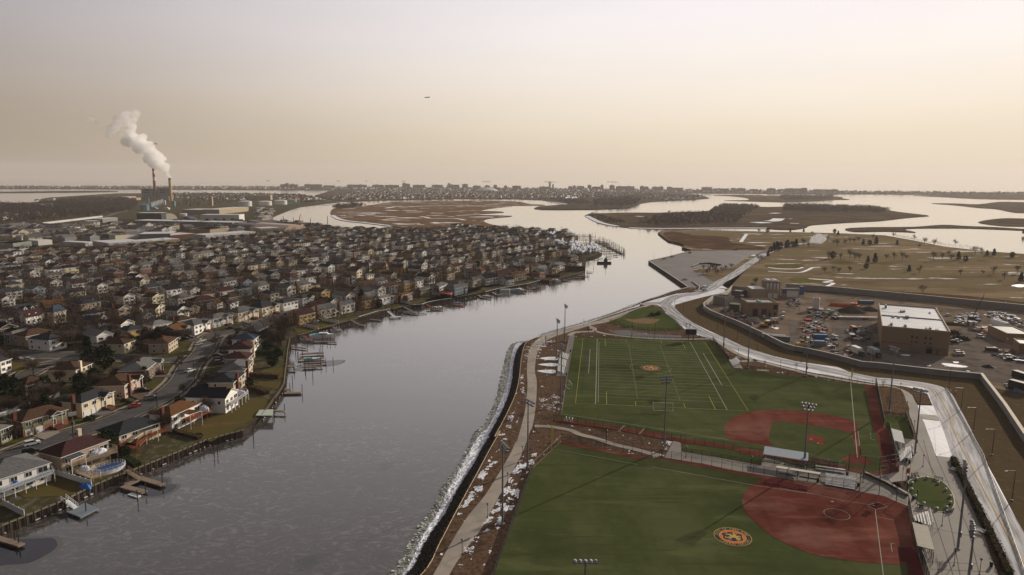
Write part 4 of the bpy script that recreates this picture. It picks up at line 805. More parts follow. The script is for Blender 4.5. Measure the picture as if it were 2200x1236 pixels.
# ---------------- the town's shore: bulkhead, docks, piles, boats ----------------
m_pile=mat('wet_timber',(.045,.034,.027),.85,.2,var=.3,scale=2);m_cap=mat('bulkhead_cap',(.20,.18,.12),.85,.1,var=.25,scale=1.5);m_rime=mat('ice_crust',(.42,.43,.45),.5,.3,var=.1,scale=2)
m_dock=mat('dock_planks',(.22,.17,.13),.85,.1,var=.2,scale=2.5);m_bluedock=mat('blue_grey_dock',(.16,.19,.22),.7,.2,var=.1,scale=1);m_alu=mat('aluminium',(.5,.5,.5),.4,.4,metal=.6)
m_wvinyl=mat('white_vinyl',(.62,.63,.64),.5,.3,var=.05,scale=1)
def bulkhead(s,label,step=1.9,white=False,moss=True):
 P_=pts(s);r=thing('bulkhead',label,'bulkhead',P_[0]);o=P_[0]
 Q=[p-o for p in P_];b=MB()
 L_a=offset(Q,.0)
 for a,c in zip(Q[:-1],Q[1:]):
  d=(c-a);ln_=d.length;an=math.atan2(d.y,d.x)
  b.box(0,-.14,-2.6,ln_,.14,.12,0,an,a)
 part('sheeting',b,m_pile,r)
 b=MB()
 for a,c in zip(Q[:-1],Q[1:]):
  d=(c-a);ln_=d.length;an=math.atan2(d.y,d.x);b.box(0,-.5,.15,ln_,.25,.32,0,an,a)
 part('cap',b,m_wvinyl if white else m_cap,r)
 pm=MB();pm.cyl((0,0,-3),(0,0,.75),.19,.16,6);pm=pm.data('post',m_pile);k=0
 for p,an in walk(Q,step,.5):
  if k<140:obj('post',pm,r,p+Vector((math.sin(an),-math.cos(an),0))*.42,0);k+=1
 b=MB()
 for p,an in walk(Q,step,1.3):
  if rnd.random()<.5:q_=rnd.uniform(.2,.75);b.box(-q_,-.5-rnd.random()*.25,-1.95,q_*rnd.random(),-.3,-1.78+rnd.random()*.12,0,an,p)
 if b.f:part('ice_ledge',b,m_rime,r,kind='stuff')
 return r
bulkhead('F -300,960 0,822 220,732 400,658 560,592 780,480','dark timber bulkhead below the lawn of the white-railed house')
bulkhead('F 785,478 940,412 1100,354 1290,277 1500,192 1750,87 2080,-3','mossy timber bulkhead along the oval pool and redwood deck yards')
bulkhead('G 440,1010 500,938 540,878 600,800 640,733','leaning timber bulkhead under the hedged yards')
bulkhead('G 640,733 650,620 660,560 670,450 690,348','bulkhead with green cap beside the long row of docks',2.4)
bulkhead('G 760,322 940,268 1100,222 1270,178','bulkhead with bare posts below the yellow house',2.2)
bulkhead('i 505,1030 600,1000 800,940 1000,905','white-capped bulkhead walkway below the dark spruce',2.4,True)
bulkhead('i 1040,905 1200,865 1360,840','timber bulkhead below the grey-railed balcony house',2.4)
bulkhead('i 1360,838 1500,830 1560,805 1700,775 1950,740','white boardwalk bulkhead on dark piles',2.4,True)
bulkhead('j 0,1010 180,980 330,950','dark bulkhead beneath the three clipped evergreens',2.6)
bulkhead('j 450,927 640,880 800,852 1110,800 1320,742','pale-capped bulkhead of the shore porch houses',2.6,True)
bulkhead('j 1450,760 1620,712 1900,642 2010,600','bulkhead under the tall brown hedge at the point',3)
pile_me=MB();pile_me.cyl((0,0,-1.2),(0,0,3.6),.16,.13,6);pile_me=pile_me.data('mooring_pile',m_pile)
PILES='c 1915,830 G 720,600 760,500 F 1050,450 1393,470 1250,540 1180,600 740,712 165,985 565,690 1710,185 1745,170 1835,215 1865,200 2170,60 G 375,1200 645,985 795,818 690,790 885,680 825,660 1060,575 998,580 880,560 850,575 820,600 757,520 740,500 970,480 955,470 735,430 840,430 1075,370 1035,375 970,365 915,350 1130,270 1150,280 1325,230 1345,225 1390,190 1430,195 1460,190 1475,180 1510,160 1545,170 1605,160 1630,150 1660,140 1780,140 1790,125 1900,100 1955,100 1998,95 2060,50 2137,60 2185,50 712,740 728,640 560,925 520,935'
PJ='j 50,1130 125,1120 425,1060 540,1060 600,1080 640,1030 700,1050 820,980 920,960 1060,950 1090,940 1160,900 1255,890 1315,900 1400,880 1640,790 1660,780 2075,690 2145,570 1840,740 960,960'
k=0
where=['reed bed','dock']
for s in(PILES,PJ):
 for p in pts(s,WZ):
  sc=rnd.uniform(.75,1.15)
  thing('mooring_pile','slim dark timber mooring pile standing in the iced channel by the docks','pile',p,0,'mooring piles off the town docks',pile_me,(1,1,sc))
def dock(name,s,wd,label,z=-1.35,m=None,th=.35,plies=0,cat='dock',group=None):
 P_=pts(s,z);o=P_[0];r=thing(name,label,cat,(o.x,o.y,z),0,group);Q=[Vector((p.x-o.x,p.y-o.y,0))for p in P_]
 b=MB()
 for i,(a,c)in enumerate(zip(Q[:-1],Q[1:])):
  d=c-a;b.box(-wd/2*(i>0),-wd/2,-th,d.length+wd/2*(i<len(Q)-2),wd/2,.003*i,0,math.atan2(d.y,d.x),a)
 part('deck',b,m or m_dock,r)
 if plies:
  pm=MB().cyl((0,0,-2),(0,0,2.2),.15,.13,6).data('pile',m_pile)
  for k_,(p,an)in enumerate(walk(Q,plies,1)):obj('pile',pm,r,p+Vector((-math.sin(an),math.cos(an),0))*(wd/2+.1)*(1 if k_%2 else-1))
 return r
def gangway(s,wd,label,z0=.3,z1=-1.2,m=None):
 a,c=pts(s);c=pts(s,z1)[1];d=Vector((c.x-a.x,c.y-a.y,0));L_=d.length;an=math.atan2(d.y,d.x);r=thing('gangway',label,'gangway',(a.x,a.y,z0),an)
 b=MB();dz=z1-z0;b.mesh([(0,-wd/2,0),(L_,-wd/2,dz),(L_,wd/2,dz),(0,wd/2,0),(0,-wd/2,-.15),(L_,-wd/2,dz-.15),(L_,wd/2,dz-.15),(0,wd/2,-.15)],[(0,1,2,3),(7,6,5,4),(0,4,5,1),(3,2,6,7)]);part('ramp',b,m or m_dock,r)
 for sy in(-1,1):
  b=MB();y=sy*wd/2;b.cyl((0,y,1),(L_,y,dz+1),.05,n=4);b.cyl((0,y,.5),(L_,y,dz+.5),.04,n=4)
  for k in range(6):b.cyl((L_*k/5,y,dz*k/5),(L_*k/5,y,dz*k/5+1),.04,n=4)
  part('handrail',b,m or m_dock,r)
 return r
dock('floating_dock','F -80,890 30,930 185,975',1.6,'grey floating dock beside the dark hole at the lower left',plies=7)
dock('floating_dock','F 1050,470 1240,520',1.9,'pale L-shaped dock arm nearest the dark open water');dock('floating_dock','F 1075,460 1215,405 1395,458',1.9,'pale dock arm reaching around the dark open water')
dock('floating_dock','F 1110,535 1190,560',1.3,'small white float frozen beside the L-shaped dock',-1.8,m_wvinyl)
gangway('F 1080,345 1200,410',1.5,'wooden gangway from the pool yard down to the L-shaped dock');gangway('F 545,590 650,660',1.3,'white-railed gangway down to the blue-grey float',m=m_wvinyl)
dock('floating_dock','F 575,690 700,640',.1,'thin grey rail along the blue-grey float');b=MB();P_=pts('F 565,690 690,740 845,660 730,615',-1.4);b.prism([(p.x-P_[0].x,p.y-P_[0].y)for p in P_],-.4,0);solo('swim_float',b,m_bluedock,'square blue-grey floating platform at the foot of the white gangway','float',None,P_[0])
b=MB();P_=pts('G 395,1008 540,1008 545,955 430,960',.5);b.prism([(p.x-P_[0].x,p.y-P_[0].y)for p in P_],-.25,0)
for p in P_:b.cyl((p.x-P_[0].x,p.y-P_[0].y,-3),(p.x-P_[0].x,p.y-P_[0].y,-.2),.14,n=6)
solo('platform',b,mat('pale_green_deck',(.40,.44,.38),.7,.2,var=.08,scale=1),'pale green square deck on piles over the bulkhead','deck',None,P_[0])
dock('dock','G 540,965 650,970',1.5,'short wooden dock off the pale green deck',-.9,plies=5);dock('dock','G 640,815 790,812',2.2,'low dark dock with white stern bumper',-1.5);dock('dock','G 640,785 700,782',1.6,'short reddish finger dock beside the low dark dock',-1.4)
dock('dock','G 690,415 835,432',1.3,'narrow dark dock south of the moored cruiser',plies=6);dock('dock','G 760,520 985,510',2.0,'long brown dock, outer arm of the twin slip',-1.2,plies=8);dock('dock','G 780,480 980,468',2.2,'long brown dock with tan boards, inner arm of the twin slip',-1.2,plies=8)
dock('dock','G 660,585 735,588',2.0,'reddish access pier behind the blue boat lift',-.6);dock('dock','G 800,560 1000,548',1.6,'dark dock under the blue boat lift',-1.2,plies=7);dock('dock','G 800,592 970,585',1.6,'red-brown dock just below the blue boat lift',-1.3,plies=7)
dock('dock','G 880,372 1090,378',1.6,'grey dock along the side of the moored cruiser',-1.4,plies=7);gangway('G 800,330 880,372',1.2,'rust gangway to the moored cruiser',m=m_redwood);gangway('G 1215,195 1290,232',1.2,'pale gangway below the yellow house');dock('dock','G 1280,232 1330,236',2,'small white-edged dock at the foot of the pale gangway',-1.4)
gangway('G 1060,255 1110,285',1.2,'tan gangway beside the small runabout');dock('dock','G 1550,165 1640,160',2.2,'white-edged dock off the boardwalk corner',-1.3,m_wvinyl);gangway('G 1530,120 1580,160',1.4,'white gangway off the boardwalk corner',m=m_wvinyl)
gangway('G 1665,80 1760,130',1.2,'long grey gangway above the round dark pool');dock('dock','G 1700,128 1780,135',2.2,'grey dock with blue cover on the round dark pool',-1.4);gangway('G 1860,60 1920,95',1.3,'rust gangway under the white boardwalk',m=m_redwood);dock('dock','G 1860,100 2000,100',1.5,'long low dock behind two small boats',-1.4);dock('dock','G 2080,52 2180,66',2.4,'reddish dock holding a blue-covered skiff',-1.4,m_redwood)
dock('dock','G 1370,182 1465,192',1.5,'dark dock with blue tarp',-1.4)
for i,(s,lb_)in enumerate((('j 330,965 400,1010 540,1030','pale dock bent around a small boat'),('j 560,925 630,970 700,970','thin dock west of the covered pontoon boat'),('j 970,850 1090,900 1190,895','brown dock east of the covered pontoon boat'),('j 1090,860 1250,875','long dark finger dock'),('j 1000,935 1085,935','brown dock behind the skiff'),('j 1640,740 1810,750','pale dock by the white cabin cruiser'),('j 1880,670 2070,675','dark dock east of the hedge'),('j 2030,612 2130,615','small dark dock off the hedge corner'),('j 1850,700 1945,705','brown dock between hedge and cruiser'))):
 dock('dock',s,1.8,lb_+' on the far shore row',-1.4,plies=9)
m_hole=mat('open_water',(.012,.013,.016),.08,.5,var=.2,scale=.3)
for s in('F -200,960 0,950 100,935 330,920 450,918 490,960 480,1000 400,1060 250,1130 60,1148 -100,1155 -300,1100','F 1210,540 1130,470 1200,430 1300,408 1420,408 1445,425 1435,455 1500,460 1510,485 1440,530 1340,558 1260,558','G 760,590 850,560 1000,545 1135,537 1120,560 1000,585','G 735,610 850,595 905,612 880,625 780,625','G 1665,140 1740,130 1835,135 1840,148 1750,155 1680,150'):
 P_=smooth(pts(s,WZ+.02),4,True);sheet('water',P_,WZ+.02,m_hole);c=sum(P_,Vector())/len(P_)
 rim=[c+(p-c)*(1+.6/max(2,(p-c).length)*2)for p in P_];sheet('ice',rim,WZ+.012,mat('ice_rim',(.10,.097,.094),.4,.3))
# ---- boats ----
m_hull=mat('boat_white',(.62,.63,.64),.35,.4);m_wrap=mat('shrink_wrap',(.52,.54,.60),.92,0,var=.05,scale=.6);m_tarp=mat('blue_tarp',(.03,.12,.38),.6,.3,var=.2,scale=1);m_teal=mat('teal_canvas',(.12,.38,.40),.6,.3)
def hullmesh(L_,w_,h_):
 b=MB();secs=[]
 for t_,ww,zz in((0,.86,0),(.35,1,0),(.65,.92,.05),(.85,.55,.15),(1,.03,.3)):
  x=L_*(t_-.5);secs.append([(x,-w_/2*ww*.6,-.3),(x,-w_/2*ww,h_*(1+zz)),(x,w_/2*ww,h_*(1+zz)),(x,w_/2*ww*.6,-.3)])
 V=[p for s_ in secs for p in s_];F=[]
 for i in range(4):
  for j in range(3):F.append((4*i+j,4*i+4+j,4*i+5+j,4*i+1+j)[::-1])
 F+=[(0,1,2,3)];b.mesh(V,F,0);return b
def boat(s,L_,head,label,cabin=True,col=None,cat='boat',z=WZ+.3,top=None):
 p=pt(s,WZ);r=thing('motorboat',label,cat,(p.x,p.y,z),head);part('hull',hullmesh(L_,L_*.33,L_*.13),[m_hull],r)
 b=MB();b.box(-L_*.12,-L_*.11,L_*.12,L_*.2,L_*.11,L_*.21);b.mesh([(L_*.2,-L_*.1,L_*.12),(L_*.33,-L_*.05,L_*.14),(L_*.33,L_*.05,L_*.14),(L_*.2,L_*.1,L_*.12),(L_*.2,-L_*.1,L_*.21),(L_*.2,L_*.1,L_*.21)],[(0,1,4),(1,2,5,4),(2,3,5)])
 if cabin:part('cabin',b,m_hull,r)
 b=MB();b.box(-L_*.40,-L_*.12,L_*.13,L_*.0,L_*.12,L_*.16);part('deck_cover',b,col or m_tarp,r)
 if cabin:b=MB();b.box(-L_*.1,-L_*.112,L_*.15,L_*.205,L_*.112,L_*.19);part('windscreen',b,m_glass,r)
 return r
boat('G 965,345',13,R(10),'white cabin cruiser with pale blue canvas moored below the bulkhead',True,m_teal);boat('G 1085,288',6,R(15),'small white runabout frozen in at the tan gangway',False);boat('G 840,375',6,R(-10),'blue-covered jet boat behind the cruiser',False)
boat('G 1930,97',6.5,R(-20),'small white boat under the rust gangway',True,m_wrap);boat('G 1965,92',6,R(-20),'second small white boat, nearer the open channel',True);boat('G 2125,50',5.5,R(-25),'skiff with bright blue cover on the reddish dock',False)
boat('j 760,915',9,R(20),'covered pontoon boat with white wrap on the shore row',False,m_wrap);boat('j 960,925',11,R(-15),'long grey skiff with green gear at the shore row',True,m_teal);boat('j 1530,775',11,R(-10),'white cabin cruiser moored alone beneath the brown hedge',True,m_wrap);boat('j 480,1010',7,R(-20),'grey skiff on the bent pale dock',False,m_alu)
boat('G 885,540',8,R(5),'boat with teal cover on the boat lift',False,m_teal);boat('G 1690,130',5,R(0),'small craft under bright blue tarp at the round dark pool',False)
# workboat in the channel
p=pt('S 1430,970',WZ);r=thing('workboat','dark workboat with mast floating off the marina','boat',(p.x,p.y,WZ+.2),R(185));m_dk=mat('dark_steel',(.03,.03,.035),.6,.3)
part('hull',hullmesh(15,5,1.4),m_dk,r);part('wheelhouse',MB().box(-3.5,-1.5,1.4,0,1.5,4.2).box(-2.8,-1.1,4.2,-.8,1.1,5.4),m_dk,r);part('mast',MB().cyl((-2,0,5),(-2,0,13),.14,n=5).cyl((-2,0,7),(3,0,3),.08,n=4),m_dk,r);part('cabin_light',MB().cyl((.3,0,2),(.6,0,2),.4),m_hull,r)
# wrapped boats on the boatyard at the point
wb=MB();L_=9
for k,(t_,w2,zt)in enumerate(((-.5,.14,2.6),(-.3,.17,3.1),(.05,.18,3.7),(.3,.15,3.0),(.5,.02,2.4))):pass
V=[]
for t_,w2,zt in((-.5,.13,2.5),(-.25,.17,3.3),(.05,.175,3.8),(.3,.13,3.0),(.5,.02,2.6)):V+=[(L_*t_,-L_*w2*.4,.5),(L_*t_,-L_*w2,1.9),(L_*t_,0,zt),(L_*t_,L_*w2,1.9),(L_*t_,L_*w2*.4,.5)]
F=[(5*i+j,5*i+j+1,5*i+6+j,5*i+5+j)[::-1]for i in range(4)for j in range(4)]+[(0,1,2,3,4),(24,23,22,21,20)]
wb.mesh(V,F,0);wb.box(-3,-.6,0,-2.6,.6,.6,1);wb.box(2,-.5,0,2.4,.5,.6,1);wbm=wb.data('wrapped_boat',[m_wrap,m_dk])
yard_a=pts('S 300,620 450,500 300,400 420,310 520,310 640,400 680,470 900,480 1010,420 1180,420 1310,580 1150,640 900,680 500,680');yard_b=pts('C 75,470 160,460 160,482 85,485');yard_c=pts('C 172,500 270,470 410,495 412,518 300,512 180,520');yard_d=pts('C 430,490 480,475 550,500 545,520 470,518');yard_e=pts('C 345,540 400,530 470,580 460,610 400,590')
for Y_,ang,n_,lb_ in((yard_a,75,110,'boat in white shrink wrap stored on the open boatyard at the point'),(yard_b,60,10,'white wrapped boat in the small lot behind the town'),(yard_c,60,40,'white wrapped boat in the long row before the marina'),(yard_d,60,14,'white wrapped boat near the marina sheds'),(yard_e,60,16,'white wrapped boat between trees and marina basin')):
 xs=[q.x for q in Y_];ysv=[q.y for q in Y_];put=[];tr=0
 while len(put)<n_ and tr<4000:
  tr+=1;x,y=rnd.uniform(min(xs),max(xs)),rnd.uniform(min(ysv),max(ysv))
  if inside(x,y,Y_)and all(abs((x-a)*math.sin(R(ang))-(y-b_)*math.cos(R(ang)))>2.9 or abs((x-a)*math.cos(R(ang))+(y-b_)*math.sin(R(ang)))>8.5 for a,b_ in put):
   put.append((x,y));s_=rnd.uniform(.8,1.25);thing('wrapped_boat',lb_,'boat',(x,y,.1),R(ang)+rnd.uniform(-.15,.15)+PI*rnd.randrange(2),lb_.replace('boat','boats',1),wbm,(s_,s_,s_*rnd.uniform(.9,1.25)))
# marina piers
def pier(s,wd,label):return dock('marina_pier',s,wd,label,-1.1,m_pile,.4,9,'pier','marina piers')
for i,s in enumerate(('S 590,70 1010,72','S 600,130 1180,125','S 640,200 1280,210','S 560,320 1600,345','S 700,400 1640,400','S 700,462 1750,462','S 1290,522 1890,535','S 1320,590 2000,600','S 1340,640 2100,660','S 1480,740 1700,742','S 1740,710 1850,735','S 1500,780 1640,800','S 880,800 1260,828','S 1240,795 1390,805')):
 pier(s,2.0,'dark marina pier, %s of the row counting from the far basin'%ORD[i])
for i,s in enumerate(('S 1000,60 1000,340','S 1130,250 1370,350','S 1200,240 1600,350','S 1370,350 2000,650')):pier(s,2.6,('short crosswise marina walkway by the far basin','grey slanting marina walkway, inner one','grey slanting marina walkway, outer one','long outer marina walkway along the pile line')[i])
k=0
for p,_ in walk(pts('S 1290,190 1640,330 1900,500 2130,640'),3.6)+walk(pts('S 640,50 1190,60'),5)+walk(pts('S 1300,560 1700,470'),6)+walk(pts('S 700,330 1500,300'),9):
 thing('marina_pile','thin dark pile standing along the outer edge of the marina','pile',(p.x+rnd.uniform(-1,1),p.y+rnd.uniform(-1,1),WZ),0,'piles around the marina',pile_me,(1.1,1.1,rnd.uniform(1.2,2)))
# ---------------- the park's river edge: rope rail, riprap, snow, jumbled ice ----------------
rope=smooth(pts('X 790,1330 I 350,1236 500,970 640,700 830,350 920,180 1015,10 J 50,1200 110,1090 170,970 230,830 260,700 275,560 300,430 340,378 440,332'),5)
rk=smooth(pts('X 760,1330 I 230,1236 400,930 560,700 650,520 790,300 880,130 950,20 J 0,1190 60,1090 130,950 180,820 205,700 212,600 232,500 262,430 300,392 345,376',WZ),5)
sn=smooth(pts('X 745,1330 I 185,1236 350,905 500,685 570,520 720,250 790,120 860,20 J -20,1140 30,1060 90,930 140,800 170,680 185,570 205,470 240,400 290,380 342,375',WZ),5)
ice=smooth(pts('X 720,1330 I 60,1236 250,960 320,830 430,690 520,480 560,430 640,330 750,140 790,30 J -30,1080 0,1010 60,880 100,700 130,580 160,460 190,410 250,380 338,374',WZ),5)
def samp(P_,n):
 s=[0]
 for a,c in zip(P_[:-1],P_[1:]):s.append(s[-1]+(c-a).length)
 r=[];j=0
 for k in range(n+1):
  t_=s[-1]*k/n
  while j<len(s)-2 and s[j+1]<t_:j+=1
  r.append(P_[j].lerp(P_[j+1],(t_-s[j])/max(1e-6,s[j+1]-s[j])))
 return r
NS=260;A0,A1,A2,A3=samp(rope,NS),samp(rk,NS),samp(sn,NS),samp(ice,NS)
def slope(name,Pa,Pb,za,zb,m,nn=6,amp=.3,kind='structure',seed=0):
 b=MB();V=[]
 for i in range(NS+1):
  for j in range(nn+1):
   t_=j/nn;p=Pa[i].lerp(Pb[i],t_);z=za+(zb-za)*t_;q=noise.noise(Vector((p.x*.8+seed,p.y*.8,0)))*amp*(1 if 0<j<nn else.2);V.append((p.x,p.y,z+q))
 b.mesh(V,[(i*(nn+1)+j,i*(nn+1)+j+1,(i+1)*(nn+1)+j+1,(i+1)*(nn+1)+j)[::-1]for i in range(NS)for j in range(nn)]);return struct(name,b.data(name,m),None,kind)
m_rock=patch(mat('wet_riprap',(.035,.029,.025),.85,.2,var=.5,scale=1.2,bump=.3),(.11,.085,.07),.5,.6,.7)
slope('embankment',A0,A1,-.05,WZ+.35,mat('dark_bank',(.045,.032,.026),.95,.1,var=.5,scale=.8,bump=.2),6,.25)
slope('snow_bank',A1,A2,WZ+.35,WZ+.35,m_snow,5,.5,'structure',9);slope('ice',A2,A3,WZ+.3,WZ+.03,mat('dirty_ice',(.20,.195,.155),.5,.3,var=.3,scale=.3,col2=(.34,.34,.31),bump=.15),6,.35,'structure',20)
def lump(b,p,s,m=0,fl=.7):
 V=[Vector(v)*s*rnd.uniform(.75,1.15)for v in((1,0,0),(.3,.9,0),(-.8,.55,0),(-.8,-.6,0),(.3,-.9,0),(.1,.1,fl),(.45,.3,fl*.7),(-.4,-.2,fl*.8))]
 a=rnd.uniform(0,6.3);c_,s_=math.cos(a),math.sin(a);V=[(p.x+v.x*c_-v.y*s_,p.y+v.x*s_+v.y*c_,p.z+v.z)for v in V]
 b.mesh(V,[(0,1,6),(1,5,6),(1,2,5),(2,7,5),(2,3,7),(3,4,7),(4,5,7),(4,0,5),(0,6,5)],m)
b=MB()
for k in range(9000):
 i=int((rnd.random()**1.0)*NS);j=min(NS-1,i);t_=rnd.random()**.7;p=A0[j].lerp(A0[j+1],rnd.random()).lerp(A1[j].lerp(A1[j+1],rnd.random()),t_);p.z=-.05+(WZ+.4)*t_-.1
 if t_<.12:continue
 lump(b,p,rnd.uniform(.25,.7))
struct('riprap',b.data('riprap',m_rock),None,'stuff')
b=MB()
for k in range(2600):
 j=rnd.randrange(NS);t_=rnd.random();p=A1[j].lerp(A2[j],t_*1.15);p.z=WZ+.3;lump(b,p,rnd.uniform(.12,.5),0,.5)
struct('snow_lumps',b.data('snow',m_snow),None,'stuff')
b=MB()
for k in range(2600):
 j=rnd.randrange(NS);t_=rnd.random()**1.2;p=A2[j].lerp(A3[j],t_*1.02);a=rnd.uniform(0,6.3);s_=rnd.uniform(.2,.62);ti=rnd.uniform(.05,.5)
 c_=Vector((p.x,p.y,WZ+.15));u=Vector((math.cos(a),math.sin(a),ti))*s_;v=Vector((-math.sin(a),math.cos(a),rnd.uniform(-.2,.2)))*s_*rnd.uniform(.5,1);b.mesh([c_-u-v,c_+u-v,c_+u+v,c_-u+v,c_-u*.9-v*.9-Vector((0,0,.15)),c_+u-v-Vector((0,0,.15)),c_+u+v-Vector((0,0,.15))],[(0,1,2,3),(1,5,6,2),(0,4,5,1)])
struct('ice_slabs',b.data('ice_slabs',mat('ice_slab',(.34,.35,.31),.35,.4,var=.3,scale=.5)),None,'stuff')
# rope rail
r=thing('rope_rail','low tan rope rail along the top of the rocky river bank','railing',rope[0]);o=rope[0];Q=[p-o for p in offset(rope,.0)];b=MB()
for a,c in zip(Q[:-1],Q[1:]):b.cyl(a+Vector((0,0,.45)),c+Vector((0,0,.45)),.11,n=5,cap=False)
part('rope',b,mat('tan_rail',(.42,.33,.20),.8,.2,var=.1,scale=1),r);pm=MB().cyl((0,0,0),(0,0,.6),.09,n=5).data('post',m_pile)
for p,_ in walk(Q,3.0):obj('post',pm,r,p)
# snow drifts on the mulch beside the path
m_drift=D.materials.new('snow_drift');m_drift.use_nodes=True;t=m_drift.node_tree;p_=t.nodes['Principled BSDF'];p_.inputs['Base Color'].default_value=(.74,.76,.82,1)
b=MB()
def drift(s,n,smin,smax,b=b,el=1.6):
 P_=pts(s);xs=[q.x for q in P_];ysv=[q.y for q in P_];k=0;tr=0
 n=int(n*2.6)
 while k<n and tr<n*30:
  tr+=1;x,y=rnd.uniform(min(xs),max(xs)),rnd.uniform(min(ysv),max(ysv))
  if not inside(x,y,P_)or noise.noise(Vector((x*.3,y*.3,3)))+.5*noise.noise(Vector((x*.9,y*.9,8)))<.02+rnd.random()*.12:continue
  k+=1;s_=.07+rnd.uniform(smin,smax)*rnd.random()**1.6*.62;a=R(62)+rnd.uniform(-.6,.6);V=[]
  for q in range(7):
   th=2*PI*q/7;rr=s_*rnd.uniform(.55,1.15);u=math.cos(th)*rr*el;v=math.sin(th)*rr*.6;V.append((x+u*math.cos(a)-v*math.sin(a),y+u*math.sin(a)+v*math.cos(a),.04))
  V.append((x,y,.04+s_*.12));b.mesh(V,[(q,(q+1)%7,7)for q in range(7)])
drift('I 640,740 720,600 800,470 850,330 900,250 990,270 940,330 880,400 850,560 760,600 700,700',260,.15,.8);drift('I 1150,300 1080,440 1000,590 920,720 760,930 790,930 900,860 1040,830 1100,700 1160,600 1200,420 1280,330 1200,240',420,.15,.9)
drift('I 700,1000 760,900 850,870 800,1000 740,1130',50,.1,.5);drift('I 1200,210 1330,190 1300,300 1220,310',90,.1,.7);drift('J 410,400 540,360 550,375 450,450 420,520 405,480',120,.2,.8);drift('J 300,440 340,390 480,335 480,345 380,400 320,540 290,560',90,.2,.7);drift('J 270,640 300,660 300,800 330,860 270,800',60,.15,.6)
drift('J 430,850 620,830 650,900 610,980 450,960',100,.15,.6);drift('J 170,1010 230,940 190,1120 120,1200',60,.15,.6);drift('J 640,780 668,790 655,850 635,850',10,.15,.5);drift('I 1000,30 1050,20 1080,80 1020,70',24,.2,.6);drift('O 130,70 180,80 130,150 110,150',60,.1,.5);drift('O 0,165 110,195 100,215 0,195',50,.1,.4)
drift('N 310,395 440,380 440,420 330,420',16,.2,.7);drift('N 1330,850 1400,860 1410,890 1350,880',16,.3,1.2)
for s in('J 440,520 500,508 580,508 600,520 580,535 500,532','J 420,572 500,562 575,562 595,575 570,588 500,585','J 415,628 480,618 560,618 575,632 560,648 490,645'):sheet('snow_patch',smooth(pts(s),3,True),.06,m_snow);drift(s.replace('440,','400,'),30,.2,.7)
drift('J 400,510 600,505 600,540 400,530',20,.1,.5)
struct('snow_drifts',b.data('snow_drifts',m_snow),None,'stuff')
# seawalls of the parking lot and turning bay
def wallrun(name,s,wd,z0,z1,m,label,cat='wall',step=None,capm=None,closed=False,capw=None,capz=.15):
 P_=smooth(pts(s),3)if step=='s' else pts(s);r=thing(name,label,cat,P_[0]);o=P_[0];Q=[p-o for p in P_];b=MB();c2=MB();cw=capw or wd*1.4
 L0,R0,L1,R1=offset(Q,wd/2),offset(Q,-wd/2),offset(Q,cw/2),offset(Q,-cw/2)
 for i in range(len(Q)-1):
  def sl(bb,la,ra,lb2,rb2,a_,b_):bb.mesh([(*la.xy,a_),(*ra.xy,a_),(*rb2.xy,a_),(*lb2.xy,a_),(*la.xy,b_),(*ra.xy,b_),(*rb2.xy,b_),(*lb2.xy,b_)],[(4,5,6,7)[::-1],(0,1,5,4),(1,2,6,5),(2,3,7,6),(3,0,4,7)])
  sl(b,L0[i],R0[i],L0[i+1],R0[i+1],z0,z1);sl(c2,L1[i],R1[i],L1[i+1],R1[i+1],z1,z1+capz)
 part('wall_face',b,m,r);part('coping',c2,capm or m_kerb,r);return r
m_fl=patch(mat('flood_wall_concrete',(.29,.28,.265),.85,.2,var=.06,scale=.15),(.23,.225,.215),.3,.5,.7)
m_flc=mat('wall_coping',(.50,.44,.36),.8,.2,var=.05,scale=.5)
wallrun('seawall','C 1515,640 1340,685 1172,722 1345,835 1480,925 1510,948',.9,-3,.35,m_pile,'dark timber-faced seawall around the parking lot corner')
wallrun('seawall','C 1512,950 1360,990 1250,1030 1180,1052 1100,1078 1100,1100',.8,-3,.4,m_pile,'dark seawall with railing posts along the turning bay')
wallrun('kerb_wall','C 1545,902 1570,920 1608,950 1600,975 1560,988',.6,.05,.7,m_dk,'short curved dark barrier by the snowy junction','s')
wallrun('planter_wall','C 1545,775 1600,752 1690,746 1790,762',.6,.05,1.4,m_pile,'curved dark planter wall at the tree wedge in the parking lot','s')
wallrun('flood_wall','K 1345,262 1200,255 950,228 900,280 830,335 725,350 660,400 612,440 625,480 700,528 850,590 1000,650 1100,695 1200,745 1300,790 1430,860 1560,925 1680,960 1850,990 2050,1035 2197,1070 N 0,55 250,75 500,105 800,140 1100,175 1585,222',.6,0,2.6,m_fl,'long grey concrete flood wall curving around the treatment works','s',m_flc,capw=1.1,capz=.2)
wallrun('flood_wall','N 1590,222 1660,320 1760,450 1900,640 2163,1045 X 2330,1100',.6,0,2.8,m_fl,'straight flood wall running down the right edge from the corner',capm=m_flc,capw=1.2,capz=.2)
wallrun('flood_wall','D 150,962 500,985 1000,1032 1700,1102 2193,1152 X 2600,700',.7,0,4.2,m_fl,'long pale wall between the works and the golf course road',capm=m_flc,capw=1.0,capz=.2)
